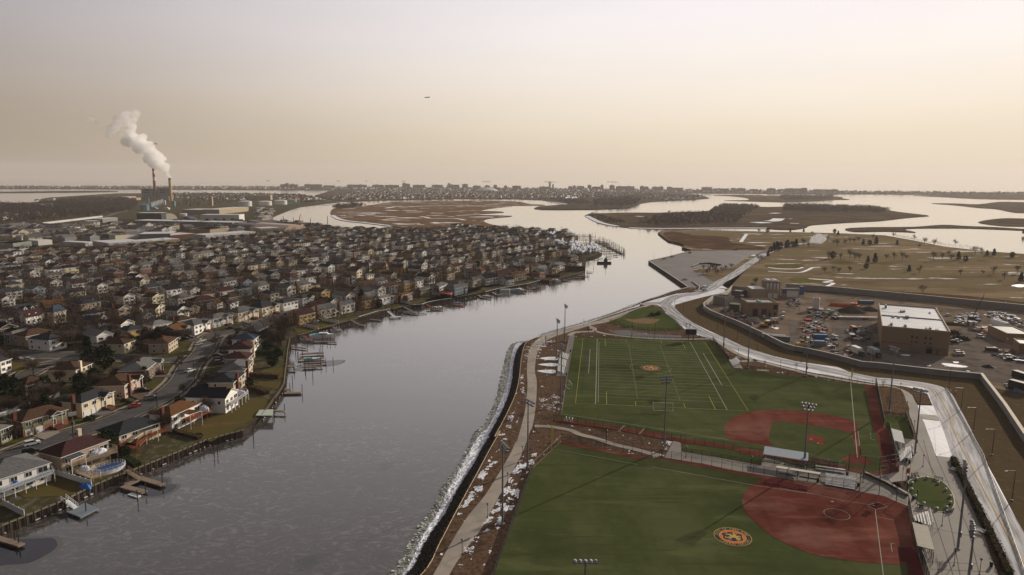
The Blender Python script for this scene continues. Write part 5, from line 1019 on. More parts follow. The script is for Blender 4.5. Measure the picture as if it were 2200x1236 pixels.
# ---------------- trees ----------------
m_bark=mat('bark',(.060,.046,.038),.95,.05,var=.25,scale=2);m_twig=mat('twigs',(.085,.058,.046),.95,.05,var=.3,scale=.4,per=.2);m_twig2=mat('grey_twigs',(.10,.082,.070),.95,.05,var=.25,scale=.4,per=.2)
m_ever=mat('evergreen_needles',(.018,.028,.014),.95,.05,var=.45,scale=.8,per=.15);m_bush=mat('bare_bush_twigs',(.075,.048,.030),.95,.05,var=.35,scale=1,per=.2);m_hedge=mat('clipped_hedge',(.022,.030,.014),.95,.05,var=.5,scale=1.5)
def bare_tree(seed,h,spread,ntw,tw=.05,tm=None,low=.28):
 q=random.Random(seed);tb,cb=MB(),MB();tips=[]
 def grow(p,d,L_,r_,lv):
  e=p+d*L_;tb.cyl(p,e,r_,r_*.62,5 if lv<2 else 3,cap=False)
  if lv>=2:tips.append((e,d,L_))
  if lv>=3:return
  n=3 if lv else 5
  for k in range(n):
   a=2*PI*(k+q.random()*.7)/n;tilt=q.uniform(.22,.72)*spread
   u=d.orthogonal().normalized();v=d.cross(u);nd=(d*math.cos(tilt)+(u*math.cos(a)+v*math.sin(a))*math.sin(tilt)+Vector((0,0,.05))).normalized()
   grow(p.lerp(e,q.uniform(.45,1)),nd,L_*q.uniform(.68,.9),r_*.55,lv+1)
 grow(Vector((0,0,-.1)),Vector((q.uniform(-.05,.05),q.uniform(-.05,.05),1)).normalized(),h*low,h*.017,0)
 for k in range(ntw):
  e,d,L_=q.choice(tips);s=e-d*L_*q.random()*.9+Vector((q.gauss(0,.2),q.gauss(0,.2),q.gauss(0,.15)))
  nd=(d+Vector((q.gauss(0,.6),q.gauss(0,.6),q.gauss(.15,.45)))).normalized();ln_=h*q.uniform(.07,.19);sd=nd.orthogonal().normalized()*tw*.5
  if q.random()<.5:sd=nd.cross(sd)
  cb.face([s-sd,s+sd,s+nd*ln_])
 return tb.data('trunk',m_bark),cb.data('crown',tm or m_twig)
def ever_tree(seed,h,r_,n=700,shape='cone',m=None):
 q=random.Random(seed);tb,cb=MB().cyl((0,0,0),(0,0,h*.5),h*.03,h*.015,6),MB()
 for k in range(n):
  z=q.random()**.8;rad=r_*((1-z)**.8 if shape=='cone' else math.sqrt(max(0,1-(2*z-1)**2)))*q.uniform(.45,1.08)*(1+.2*math.sin(k*.37));a=q.uniform(0,6.3);p=Vector((rad*math.cos(a),rad*math.sin(a),h*(.06+.94*z)))
  s=h*q.uniform(.035,.075);V=[p+Vector((q.gauss(0,s),q.gauss(0,s),q.gauss(0,s*.7)))for _ in range(3)];cb.face(V)
 return tb.data('trunk',m_bark),cb.data('crown',m or m_ever)
def bush_me(seed,n,m,w_=1,h_=1):
 q=random.Random(seed);b=MB()
 for k in range(n):
  a,r_,z=q.uniform(0,6.3),math.sqrt(q.random()),q.random();rr=r_*math.sqrt(max(.05,1-(z*.95)**2));p=Vector((rr*math.cos(a)*w_,rr*math.sin(a)*w_,z*h_));s=.13
  b.face([p+Vector((q.gauss(0,s),q.gauss(0,s),q.gauss(0,s)))for _ in range(3)])
 return b.data('foliage',m)
TP=[bare_tree(i,10,1.0+.1*(i%3),1500,.055,m_twig if i%2 else m_twig2)for i in range(6)]
EP=[ever_tree(20+i,9,2.6,900)for i in range(2)]+[ever_tree(30,8,3.2,900,'round')]
GP=[bare_tree(70+i,10,.9+.1*(i%3),620,.06,m_twig2)for i in range(5)]
YP=[bare_tree(50+i,4.5,.7,160,.035,m_twig,.4)for i in range(3)]
def tree(name,P,x,y,s,label,cat='tree',group=None,z=0,rz=None):
 r=thing(name,label,cat,(x,y,z),rnd.uniform(0,6.3)if rz is None else rz,group);r.scale=(s,s,s*rnd.uniform(.9,1.1));obj('trunk',P[0],r);obj('crown',P[1],r);return r
# the trees one can single out near the front
for s,sc,lb_ in(('a 530,215',1.15,'large bare street tree at the corner lawn, upper left'),('a 828,665',1.1,'bare tree standing against the white vinyl fence'),('b 1045,495',.6,'small bare tree on the verge between the black-roofed house and street'),('e 965,1130',.9,'thin bare tree at the tip of the corner lawn'),('e 1545,790',1.0,'spreading bare tree on the bend opposite the parked cars'),('e 1385,1080',.8,'bare tree beside the sidewalk of the maroon-roofed houses'),('g 785,960',1.75,'largest bare tree, spreading over the yard behind the docks'),('g 610,1000',1.2,'bare tree left of the largest one behind the docks'),('d 1590,520',1.3,'tall bare tree left of the white gabled house'),('d 1280,980',1.3,'tall bare tree rising before the cross street'),('d 1180,440',1.2,'bare tree right of the tall cream house'),('d 2110,380',1.1,'bare tree beside the boats on trailers'),('e 1080,340',1.1,'bare tree against the slate gable'),('e 90,300',1.2,'bare tree by the trailered boats'),('i 1735,690',.9,'bare tree in front of the red awning deck'),('i 300,740',1.0,'bare tree behind the spruce house'),('i 1010,640',.9,'bare tree behind the second waterfront row'),('a 265,1200',.7,'thin bare tree on the near verge'),('c 505,330',.5,'very thin bare sapling by the concrete drive'),('a 930,320',.9,'reddish bare shrub-like tree among backyard bushes'),('e 1020,1050',.7,'leaning bare tree at the corner'),('j 1150,300',1,'bare tree by the large dark thicket at the point'),('i 780,300',.9,'bare round tree before the grey yellow-sided house')):
 p=pt(s);tree('bare_tree',rnd.choice(TP),p.x,p.y,sc,lb_)
for s,sc,lb_,kk in(('a 120,640',1.5,'big dark conifer at the left edge',2),('d 1640,1120',1.35,'massive dark evergreen behind the grey-roofed corner house',2),('d 1380,960',1.1,'dark evergreen left of the massive one',0),('a 1470,330',.8,'dark green yew behind the skylight house',2),('a 1250,430',.8,'ragged dark evergreen in the backyard',2),('i 560,870',1.2,'dark spruce in front of the tan-yellow house',0),('i 1240,800',.6,'round dark evergreen by the round dock',2),('i 840,880',.75,'round clipped dark evergreen on the shore lawn',2),('a 1705,640',.45,'small golden-green conifer beside the cream house',0),('b 2080,390',.5,'dark evergreen by the small deck',2),('c 1700,560',.9,'dense dark evergreen between the pool house and redwood deck',2),('c 1950,600',.5,'low dark evergreen beside the pool',2),('g 470,580',.5,'round dark green shrub in front of the slate-roofed house',2),('g 830,190',.8,'dark evergreens behind the white wall',2),('j 330,560',.9,'dark evergreen in the third shore row',2),('j 260,560',.7,'dark round evergreen left of its taller neighbour',2)):
 p=pt(s);tree('evergreen_tree',EP[kk],p.x,p.y,sc,lb_)
for k in range(9):
 p=pt('g 480,1080').lerp(pt('g 750,1065'),k/8);thing('arborvitae','dark column-shaped evergreen in the straight row in front of the white panel fence','shrub',p,rnd.random()*6,'row of dark arborvitae',EP[0][1],(.24,.24,.36))
for k,s in enumerate(('j 55,950','j 92,955','j 128,955')):thing('clipped_evergreen','clipped dark evergreen by the pale blue shore house, %s'%('left of three','middle of three','right of three')[k],'shrub',pt(s),0,None,EP[0][1],(.25,.25,.45))
# scattered through the town
xs0,n_=0,0;ND=270
cands=[]
for q in range(18500):
 y=rnd.uniform(215,1150);x=rnd.uniform(-.78*y-40,.30*y)
 if not open_land(x,y,4):continue
 if any((x-h[0])**2+(y-h[1])**2<46 for h in HOUSES):continue
 if any(abs(Vector((x-d['p'].x,y-d['p'].y)).length)<6.5 for d in rest):continue
 tt=(Vector((x,y,0))-OG).dot(BX);m_=(tt-37)%62
 if y>400 and(m_<4.5 or m_>57.5):continue
 if y<340 and rnd.random()<.82:continue
 if y<300 and seg_d(x,y,town)<16:continue
 cands.append((y,x))
cands.sort();near_t,far_t=cands[:ND],cands[ND:]
SZ=('small','middling','tall')
tl=[]
for y,x in near_t:
 ev=rnd.random()<.13;s=rnd.uniform(.55,1.15);n1=nearest(x,y,None,2)
 o=tree('evergreen_tree' if ev else 'bare_tree',rnd.choice(EP)if ev else rnd.choice(TP),x,y,s*(.8 if ev else 1),'-','tree','trees among the town houses')
 z_=SZ[min(2,int((s-.55)/.2))];d_='dark evergreen' if ev else rnd.choice(('bare brown','bare grey'))
 if not ev:o.children[1].data=rnd.choice([P for P in TP])[1]
 rr_=max(1,int(round(((Vector((x,y,0))-OG).dot(BX)-18)/31))+1)
 o['label']='%s %s tree between %s %s-roofed and %s %s-roofed houses'%(z_,'dark evergreen' if ev else 'bare',WN[n1[0][2]],RN[n1[0][3]],WN[n1[1][2]],RN[n1[1][3]]);tl.append((o,n1,rr_,z_,ev))
cnt={}
for t_ in tl:cnt.setdefault(t_[0]['label'],[]).append(t_)
for lab,L in cnt.items():
 if len(L)>1:
  for o,n1,rr_,z_,ev in L:o['label']='%s %s tree beside %s %s-roofed house, %s row from channel'%(z_,'evergreen' if ev else 'bare',WN[n1[0][2]],RN[n1[0][3]],ORD[min(17,rr_-1)])
fin={}
for o in[t_[0]for t_ in tl]+[d['o']for d in keep]:fin.setdefault(o['label'],[]).append(o)
for lab,L in fin.items():
 L.sort(key=lambda o:o.location.y)
 if 1<len(L)<4 and len(lab.replace('-',' ').split())<16:
  for o,w_ in zip(L,('nearer','farther')if len(L)==2 else('nearest','middle','farthest')):o['label']=w_+' '+lab
# farther trees: joined twiggy crowns
def far_crowns(name,spots,m_t,n_tw=52,tw=.15,h0=8):
 b=MB();q=random.Random(3)
 for x,y,s,k in spots:
  h=h0*s
  b.cyl((x,y,0),(x,y,h*.45),.16*s,.09*s,3,1,False)
  for j in range(4):a=q.uniform(0,6.3);b.cyl((x,y,h*.35),(x+math.cos(a)*h*.28,y+math.sin(a)*h*.28,h*q.uniform(.6,.85)),.08*s,.03,3,1,False)
  for j in range(n_tw):
   a,z=q.uniform(0,6.3),q.random();r_=h*.40*math.sqrt(max(.04,1-(2*z-1)**2))*math.sqrt(q.random());p=Vector((x+r_*math.cos(a),y+r_*math.sin(a),h*(.3+.68*z)))
   dr=Vector((math.cos(a)*.5+q.gauss(0,.4),math.sin(a)*.5+q.gauss(0,.4),q.uniform(.2,1))).normalized();L_=h*q.uniform(.12,.22);sd=dr.orthogonal().normalized()*tw*.5*(1+y/1500)
   b.face([p-sd,p+sd,p+dr*L_],0 if not k else 2)
 return struct(name,b.data(name,[m_t,m_bark,m_ever]),None,'stuff')
far_crowns('distant_trees',[(x,y,rnd.uniform(.7,1.25),rnd.random()<.1)for y,x in far_t],m_twig)
print('trees',len(near_t),len(far_t))
# bushes and hedges in the yards
def hedge(s,wd,h,label,m=None,n=26,name='hedge'):
 P_=pts(s);o=P_[0];b=MB()
 for p,an in walk([q-o for q in P_],.5):
  for k in range(n):
   u=Vector((rnd.uniform(-.35,.35),rnd.uniform(-wd/2,wd/2),rnd.uniform(0,h)));c_,s_=math.cos(an),math.sin(an);q=p+Vector((u.x*c_-u.y*s_,u.x*s_+u.y*c_,u.z));b.face([q+Vector((rnd.gauss(0,.16),rnd.gauss(0,.16),rnd.gauss(0,.14)))for _ in range(3)])
 for a,c in zip(P_[:-1],P_[1:]):b.box(0,-wd*.36,0,(c-a).length,wd*.36,h*.82,0,math.atan2((c-a).y,(c-a).x),a-o)
 return solo(name,b,m or m_hedge,label,'hedge',None,o)
m_bh=mat('brown_hedge',(.065,.042,.026),.95,.05,var=.5,scale=1)
hedge('Q 1000,235 1060,360 1120,480 1230,700 1340,930 1460,1190 1490,1250',1.9,1.4,'long dark hedge separating the plaza from the snowy road',mat('plaza_hedge',(.040,.034,.020),.95,.05,var=.5,scale=1.5),34)
hedge('G 365,488 640,488',4.5,2.6,'tall dark clipped hedge between two dock yards, farther one');hedge('G 300,668 600,690',3,1.9,'dark brown-green hedge before the dry lawn',m_bh);hedge('e 20,610 560,630',3.5,2.6,'long dark green hedge behind the cross-street houses')
hedge('j 1280,650 1400,690 1600,700 1680,640',3,2.6,'russet hedge around the shore point yard',m_bh);hedge('j 1700,600 2015,600',4,5.5,'tall brown hedge wall at the very point',m_bh,30);hedge('b 830,1030 1000,1110 1300,1190',2.2,1.2,'ragged brown shrub border above the bulkhead',m_bh,16);hedge('G 340,780 420,800 490,830',3,1.8,'brown shrubs behind the long deck',m_bh,14)
hedge('b 1480,720 1740,755',1.2,.9,'low clipped shrubs along the white house wall',m_bh,16);hedge('c 1960,640 2150,760',3,1.6,'dark tangle of shrubs right of the oval pool',m_hedge,20);hedge('j 1100,665 1260,690',1.5,1.8,'brown hedge under the grey gabled porch',m_bh)
BM=[bush_me(i,260,m_bush if i%2 else m_hedge,1,.8)for i in range(4)]
for s,sc,lb_ in(('a 1390,900',2.2,'round clipped bush in the island bed by the drive'),('a 2010,650',1.7,'low spreading bush by the curb near the red car'),('a 1940,600',1.4,'dark bush behind the low spreading one'),('a 880,920',1.6,'golden bush under the olive house window'),('a 1805,500',1.0,'dark round bush by the pinkish house wall'),('e 1880,560',1.2,'bush behind the blue-roofed house'),('b 470,290',2.2,'foundation bush at the pinkish house porch'),('b 1280,1150',1.5,'pale dry ornamental grass clump above the bulkhead'),('a 480,560',2.0,'dark rounded bush inside the white fence'),('a 150,1100',1.6,'dark bush on the near left lawn'),('a 1240,1100',1.2,'small young pine on the street verge'),('c 400,180',1.2,'bush beside the concrete drive'),('g 820,560',1.4,'bush at the end of the street'),('P 1640,470',1.3,'reddish shrub in the flagpole bed'),('J 1400,155',2.4,'bare shrub group behind the small infield'),('J 1440,150',2.2,'second bare shrub behind the small infield'),('J 1455,140',2.0,'small bare shrub beside the road end of the infield')):
 thing('bush',lb_,'bush',pt(s),rnd.random()*6,None,rnd.choice(BM),(sc,sc,sc*rnd.uniform(.7,1)))
# woods and thickets far off
def scatter(poly,n,smin,smax,ev=0):
 P_=pts(poly);xs=[q.x for q in P_];ysv=[q.y for q in P_];r=[];tr=0
 while len(r)<n and tr<n*40:
  tr+=1;x,y=rnd.uniform(min(xs),max(xs)),rnd.uniform(min(ysv),max(ysv))
  if inside(x,y,P_):r.append((x,y,rnd.uniform(smin,smax),rnd.random()<ev))
 return r
def woods(name,spots,m,tw=.7,n=26,h0=9):
 return far_crowns(name,spots,m,n,tw,h0)
m_wood1=mat('far_twigs',(.075,.055,.052),.95,.05,var=.3,scale=.02)
woods('woods',scatter('D 135,252 400,258 900,275 1050,300 950,312 500,310 135,300',950,.9,1.5)+scatter('C 1250,350 1340,322 1700,318 1720,280 1820,245 2050,250 2130,262 2000,330 1920,400 1700,415 1300,425 1080,412 1150,380',1300,.5,1.1)+scatter('D 100,165 560,162 560,195 110,205',500,.7,1.3)+scatter('C 640,325 740,380 900,408 1000,400 800,345 700,315',130,.3,.6),m_wood1,1.1,22)
woods('woods',scatter('B 655,268 720,256 800,250 880,250 940,252 900,262 700,282',130,.6,1.3)+scatter('C 700,205 1000,180 1100,205 1060,240 960,258 700,255',500,.8,1.4)+scatter('C 250,185 600,195 690,235 500,235',200,.6,1),m_wood1,1.3,20)
woods('woods',scatter('A -200,240 300,250 700,190 1100,200 1180,230 1150,290 900,340 600,370 300,400 0,420 -300,430',2300,.8,1.4)+scatter('A 1500,260 1560,200 2000,180 2193,190 2193,200 1700,260',200,.6,1),m_wood1,.8,20)
far_crowns('distant_trees',scatter('A -200,440 2193,400 2193,480 1500,500 0,600 -300,620',750,.6,1.1)+scatter('A -100,640 1500,600 2193,520 2193,560 1500,640 0,700',260,.6,1.1)+scatter('B 0,440 560,440 900,480 1500,470 1500,500 400,560 0,560',420,.5,1),m_twig,30,.3)
# golf course trees
GT='D 190,600 300,600 345,612 380,500 505,560 560,580 590,600 660,590 700,570 740,570 775,560 900,540 1075,520 1250,545 1290,620 1340,580 1420,600 1545,680 1570,720 1600,590 1775,660 1825,665 485,825 560,815 610,830 695,825 700,700 740,715 785,720 620,715 515,710 1010,715 1080,715 1150,715 1180,715 1415,720 1490,715 1300,825 1650,850 1835,845 1930,835 2025,880 2135,830 1325,1000 C 2110,490 1670,840 1760,845 1800,820 1875,790 1640,805 1720,808 1830,805 1690,820 1740,825 2060,955 2090,940 2150,960 2120,740'
for k,p in enumerate(pts(GT)):
 s=rnd.uniform(.7,1.15)*(1.35 if p.y>700 else 1.0);n_='by the lot' if p.x<200 else 'on the course'
 tree('bare_tree',rnd.choice(GP),p.x,p.y,s,'lone bare winter tree standing on the brown golf course grass' if p.x>210 else 'bare tree in the brown wedge between parking lot and road','tree','bare trees on the golf course' if p.x>210 else 'bare trees beside the parking lot')
for k,p in enumerate(pts('D 305,475 190,475 570,485 600,500 815,583 870,585 925,580 1105,585 555,700 855,735 915,735 840,790 1208,812 1630,712 1690,728 1875,680 1935,675 2090,695 2165,900 0,680 25,645 50,635 75,630 100,625 150,610 165,605 215,600 240,598 2190,490 C 2190,480')):
 tree('evergreen_tree',EP[k%3],p.x,p.y,rnd.uniform(.55,.9)*(1.3 if p.y>700 else 1),'small dark evergreen standing on the brown golf course','tree','dark evergreens on the golf course',0)
woods('shore_scrub',[(p.x,p.y,rnd.uniform(.3,.6),0)for p,_ in walk(pts('D 1090,515 1250,548 1500,596 1850,634'),5)],m_wood1,.4,16)
# saplings in the park
for i,(s,lb_)in enumerate((('J 850,300','thin sapling by the path fork'),('J 1690,265','sapling beside the scoreboard, left one'),('J 1720,270','sapling beside the scoreboard, right one'),('K 1330,1150','young bare tree on the verge, left of the gull-white kerb path'),('K 1700,1190','young bare tree on the verge beyond the field fence'),('N 290,330','young bare tree in the curved mulch bed, farther one'),('N 350,560','young bare tree in the curved mulch bed, nearer one'),('Q 870,1220','bare sapling at the bottom edge of the plaza'),('J 490,385','thin sapling beside the riverside path'),('J 640,300','thin sapling near the two far masts'))):
 p=pt(s);tree('young_tree',YP[i%3],p.x,p.y,.8,lb_)
b=MB()
for p,_ in walk(pts('J 440,325 800,222 1000,158 1220,84 1400,10'),.8):
 for k in range(6):q=p+Vector((rnd.uniform(-.5,.5),rnd.uniform(-.8,.8),0));b.face([q+Vector((-.06,0,0)),q+Vector((.06,0,0)),q+Vector((rnd.gauss(0,.3),rnd.gauss(0,.3),rnd.uniform(.6,1.6)))])
struct('reeds',b.data('reeds',m_bush),None,'stuff')
# ---------------- floodlight masts ----------------
m_galv=mat('galvanised_steel',(.20,.21,.23),.5,.4,metal=.3,var=.08,scale=1);m_black=mat('black_metal',(.016,.015,.016),.5,.4);m_lens=mat('lamp_lens',(.45,.46,.48),.2,.5);m_mesh=mat('chain_link',(.03,.025,.024),.7,.2,alpha=.22)
m_meshd=mat('dark_windscreen',(.018,.016,.018),.8,.2,alpha=.72)
fl=MB();fl.cyl((0,-.28,.0),(0,.28,-.16),.30,.34,10,0);fl.cyl((0,.285,-.16),(0,.30,-.165),.31,.31,10,1);fl.box(-.1,-.55,-.12,.1,-.28,.15,0);FLM=fl.data('floodlight',[m_galv,m_lens])
def mast(base,topp,rows,label,head=0.0,n=3,wd=2.4):
 p=pt(base);h=top_z(*px(*((topp.split()[0],)+tuple(float(v)for v in topp.split()[1].split(',')))),p.x,p.y);r=thing('floodlight_mast',label,'floodlight',p,head)
 part('pole',MB().cyl((0,0,0),(0,0,h),.30,.15,10),m_galv,r);part('footing',MB().cyl((0,0,0),(0,0,.35),.55,n=10),m_kerb,r)
 part('control_box',MB().box(-.35,-.45,3.2,.35,-.2,4.4),m_galv,r)
 for k in range(rows):
  z=h-.3-k*.95;w_=wd*(1-.22*k);part('crossarm',MB().box(-w_,-.07,z-.07,w_,.07,z+.07),m_galv,r);m_=max(2,int(n+2-k))
  for j in range(m_):obj('floodlight',FLM,r,(-w_+2*w_*j/(m_-1),.45,z),rnd.uniform(-.25,.25))
 return r
mast('M 1405,1390','M 1450,520',3,'floodlight mast standing by the blue-grey dugout roof, two rows of lamps',R(150),3,1.9)
mast('J 1500,1300','J 1535,670',3,'floodlight mast whose lamps show right over the football field',R(10),4,2.1)
mast('I 1250,315','J 345,875',2,'floodlight mast beside the path where it passes the near field corner',R(-60),3)
mast('I 1035,800','I 1040,110',2,'floodlight mast standing in the snowy mulch left of the near field',R(-70),3)
mast('J 617,910','J 627,400',2,'floodlight mast with yellow foot guard right by the bleacher pads',R(-80),3)
mast('J 583,520','J 592,185',2,'far floodlight mast behind the white bleachers',R(-80),3);mast('J 650,370','J 655,60',2,'farthest floodlight mast against the pale river',R(-80),3)
mast('K 845,965','K 858,440',2,'floodlight mast beside the road above the small right bleachers',R(90),3);mast('K 1133,1160','K 1160,560',2,'floodlight mast on the verge right of the small bleachers',R(90),3)
mast('M 1430,178','K 1835,860',2,'floodlight mast behind the outfield fence, dark ring on its foot',R(100),3);mast('N 372,640','L 655,905',2,'floodlight mast in the curved mulch bed by the plaza path',R(100),3)
mast('N 715,1190','N 775,335',2,'floodlight mast on the plaza beside the upper bleachers',R(120),4,2.0)
mast('Q 1040,1010','Q 1130,265',3,'tall floodlight mast in the lower plaza beside the lamp post',R(60),3,2.0);mast('Q 1130,1300','Q 1195,800',3,'floodlight mast at the lower right edge of the plaza',R(60),3,2.2)
mast('X 1250,1560','X 1250,1205',1,'row of four floodlights rising at the bottom edge',0,3,1.6)
# ---------------- park lamps ----------------
lp=MB();lp.cyl((0,0,0),(0,0,.25),.22,.16,8);lp.cyl((0,0,.2),(0,0,3.3),.07,.06,6);LPP=lp.data('post',m_black)
lh=MB();lh.cyl((0,0,3.3),(0,0,3.62),.12,.17,8);lh.cyl((0,0,3.62),(0,0,3.85),.36,.05,8);LPH=lh.data('lantern',m_black)
def lamp(s,label,sc=1):
 r=thing('park_lamp',label,'lamp post',pt(s));r.scale=(sc,sc,sc);obj('post',LPP,r);obj('lantern',LPH,r)
for s,lb_ in(('I 690,1058','black path lamp nearest the bottom edge of the riverside path'),('I 908,740','black path lamp, second up the riverside path'),('I 1080,465','black path lamp, third up the riverside path'),('I 1205,230','black path lamp level with the near field corner fence'),('I 1305,20','black path lamp at the path junction'),('J 390,1160','black lamp at the fork of the concrete paths'),('J 425,770','black lamp beside the path level with the bleachers'),('J 415,460','black lamp on the bend of the riverside path'),('J 488,385','black lamp above the river bend'),('J 855,300','black lamp by the path loop'),('J 812,240','black lamp at the far shore path'),('O 297,215','black lamp before the narrow turf pen, farther left'),('O 860,305','black lamp before the narrow turf pen, by the dugout'),('O 90,210','dark lamp on the mulch by the plaza neck'),('J 1010,1225','dark lamp beside the winding branch path'),('I 1925,120','black lamp on the mulch between the two fields'),('P 1118,412','black lamp left of the low diagonal wall'),('P 2055,165','black lamp on the upper plaza beyond the oval lawn'),('P 1958,740','black lamp on the near left rim of the oval lawn'),('Q 903,808','black lamp between oval lawn and white bleachers'),('Q 1008,1152','black lamp beside the tall plaza mast'),('N 520,385','black lamp by the mulch bed edge'),('N 605,640','black lamp along the curved walk'),('N 700,905','black lamp beside the practice pen fence'),('Q 1230,1230','short black post at the bottom of the plaza'),('K 1520,1160','black lamp left of the outfield fence'),('K 1020,1020','black lamp above the small bleachers'),('K 165,800','white-topped lamp near the scoreboard')):lamp(s,lb_)
def street_lamp(s,label,head,h=8.5,arm=3.2,m=None):
 r=thing('street_lamp',label,'street lamp',pt(s),head);m=m or mat('bronze_metal',(.05,.04,.035),.5,.4)
 part('post',MB().cyl((0,0,0),(0,0,.3),.3,n=8).cyl((0,0,0),(0,0,h),.13,.08,6),m,r);part('arm',MB().cyl((0,0,h),(-arm,0,h+.5),.06,n=5),m,r);part('lamp_head',MB().box(-arm-.8,-.16,h+.4,-arm,.16,h+.55),m_lens,r)
for s,lb_ in(('N 1325,625','bronze street lamp on the grass strip, farthest of the roadside row'),('N 1490,910','bronze street lamp on the grass strip, second from the bend'),('N 1735,1225','bronze street lamp on the grass strip, third from the bend'),('Q 1510,590','bronze street lamp on the grass strip, nearest the bottom'),('N 1168,315','bronze street lamp at the bend before the wall corner')):street_lamp(s,lb_,R(20))
for s,lb_ in(('K 272,432','curved-arm street lamp at the junction'),('K 375,500','slim street lamp on the dry verge, first of the row'),('K 558,590','slim street lamp on the dry verge, second of the row'),('K 775,705','slim street lamp on the dry verge, third of the row'),('K 1008,825','slim street lamp on the dry verge, fourth of the row'),('K 1245,945','slim street lamp on the dry verge, fifth of the row'),('K 1768,1090','slim street lamp on the verge under the wall'),('C 1360,672','tall lamp at the back of the parking lot'),('C 1215,710','tall lamp at the tip of the parking lot')):street_lamp(s,lb_,R(150),7,2)
for s,lb_ in(('L 98,310','pale lamp post behind the works wall, leftmost'),('L 765,400','pale lamp post behind the works wall, mid'),('L 1100,390','tall pale lamp post rising over the big roof'),('L 1945,520','pale lamp post behind the works wall, right'),('L 1950,1000','pale lamp post beside the pipe stacks'),('L 390,1140','white lamp post before the two trucks'),('L 175,400','pale lamp post before the red pipes'),('K 1740,520','pale lamp post by the white silo'),('K 2035,640','dark lamp post in the middle of the yard'),('K 1030,590','pale lamp post before the process building')):street_lamp(s,lb_,R(90),8,1.5,m_galv)
# ---------------- fences ----------------
def fence(s,h,label,step=3.0,m=None,post_m=None,hs=None,rail=True,pr=.06):
 P_=pts(s);o=P_[0];r=thing('chain_link_fence',label,'fence',o);Q=[p-o for p in P_];hs=hs or[h]*len(P_);b,rb=MB(),MB()
 for i,(a,c)in enumerate(zip(Q[:-1],Q[1:])):
  b.face([a,c,c+Vector((0,0,hs[i+1])),a+Vector((0,0,hs[i]))])
  if rail:
   rb.cyl(a+Vector((0,0,hs[i])),c+Vector((0,0,hs[i+1])),pr*.7,n=4,cap=False);rb.cyl(a+Vector((0,0,.1)),c+Vector((0,0,.1)),pr*.7,n=4,cap=False)
   if h>4:
    for f in(.25,.5,.75):rb.cyl(a+Vector((0,0,hs[i]*f)),c+Vector((0,0,hs[i+1]*f)),.03,n=3,cap=False)
 part('mesh_panel',b,m or m_mesh,r)
 if rail:part('rail',rb,post_m or m_black,r)
 pm=MB().cyl((0,0,0),(0,0,1),pr,n=5).data('post',post_m or m_black);W_l=walk(Q,step)
 tot=sum((c-a).length for a,c in zip(Q[:-1],Q[1:]));run=0;k=0;acc=[0]
 for a,c in zip(Q[:-1],Q[1:]):acc.append(acc[-1]+(c-a).length)
 for k,(p,an)in enumerate(W_l):
  d=k*step;i=max(j for j in range(len(acc)-1)if acc[j]<=d+1e-6);f=(d-acc[i])/max(1e-6,acc[i+1]-acc[i]);obj('post',pm,r,p,0,(1,1,hs[i]*(1-f)+hs[i+1]*f))
 return r
fence('J 552,1058 1100,1136 1500,1214 O 190,68 290,92',2.6,'long black chain-link fence along the far field sideline');fence('O 290,92 700,150 770,185 965,212',2.6,'black fence between the far field and narrow turf pen')
fence('J 735,335 675,660 625,995',1.1,'low pale fence down the left side of the football field',3,m_mesh,m_edge);fence('J 552,1058 625,995',2.0,'short angled fence at the lower left field corner')
fence('J 735,335 1200,350 1918,370',1.6,'long fence behind the football end line');fence('J 1918,370 2062,552',2.4,'dark screened fence above the small right bleachers',3,m_meshd)
fence('M 450,78 620,95 930,135 1410,190 2163,292 N 190,300',2.4,'black outfield fence along the snowy road verge')
fence('N 188,302 300,850',3.0,'dark windscreen fence along the red right-field track',2.4,m_meshd,None,[4.2,3.2]);fence('N 335,872 372,902 442,1236 Q 530,338',3.0,'dark screened fence behind the upper right dugout',2.4,m_meshd,None,[2.6,2.8,3.4,4])
fence('P 890,240 960,250 1090,278 1320,310 1440,290 1560,267 1682,245',5.6,'tall backstop of black posts behind the upper home plate',4.2,None,None,None,True,.10);fence('P 240,190 320,150 890,240',2.4,'black fence behind the two-row bench stands')
fence('O 1320,280 1616,320 P 240,190',2.6,'black fence right of the blue-grey dugout')
fence('I 1540,88 2193,214 O 440,270 700,328 990,374 1070,386',2.8,'black chain-link fence along the top of the near field');fence('I 1540,88 1295,318',2.0,'fence with tan top rail at the near field corner',3,None,mat('tan_rail',(.42,.33,.20)))
fence('I 1295,318 1130,760 960,1236 X 1020,1330',1.3,'long dark fence along the left side of the near field',3,m_meshd)
fence('O 1460,456 P 980,536 1060,556',2.8,'fence in front of the grey four-row bleachers');fence('P 1060,556 1260,596 1450,631 1630,712 1800,781',5.4,'tall backstop with horizontal wires behind the near home plate',4.8,None,None,[5.6,5.6,5.8,3.2,3.2],True,.10)
fence('P 1820,782 Q 640,802 700,1060 760,1236 X 2015,1330',3.2,'dark screened fence along the first-base side of the near field',2.6,m_meshd,None,[3.4,3,3,3,3])
fence('O 262,163 400,184 690,235 947,284 965,213',1.4,'low fence around the narrow turf pen');fence('N 300,690 590,716',1.5,'fence across the top of the practice pen');fence('N 585,716 690,1015',2.4,'dark screened fence on the right of the practice pen',2.6,m_meshd)
fence('J 1035,206 1150,245 1280,268 1400,281 1540,281 1660,268',1.6,'curved outfield fence of the small infield');fence('J 1660,268 1580,180 1460,118',1.6,'pale picket fence between small infield and road',1.8,m_mesh,mat('pale_post',(.3,.26,.22)));fence('J 1035,206 1310,96',1.3,'pale post fence along the path by the small infield',1.6,m_mesh,mat('pale_post'))
fence('C 740,1236 1000,1115 1200,1060 1510,965',1.1,'railing along the river side of the turning bay',3,m_mesh,m_pile)
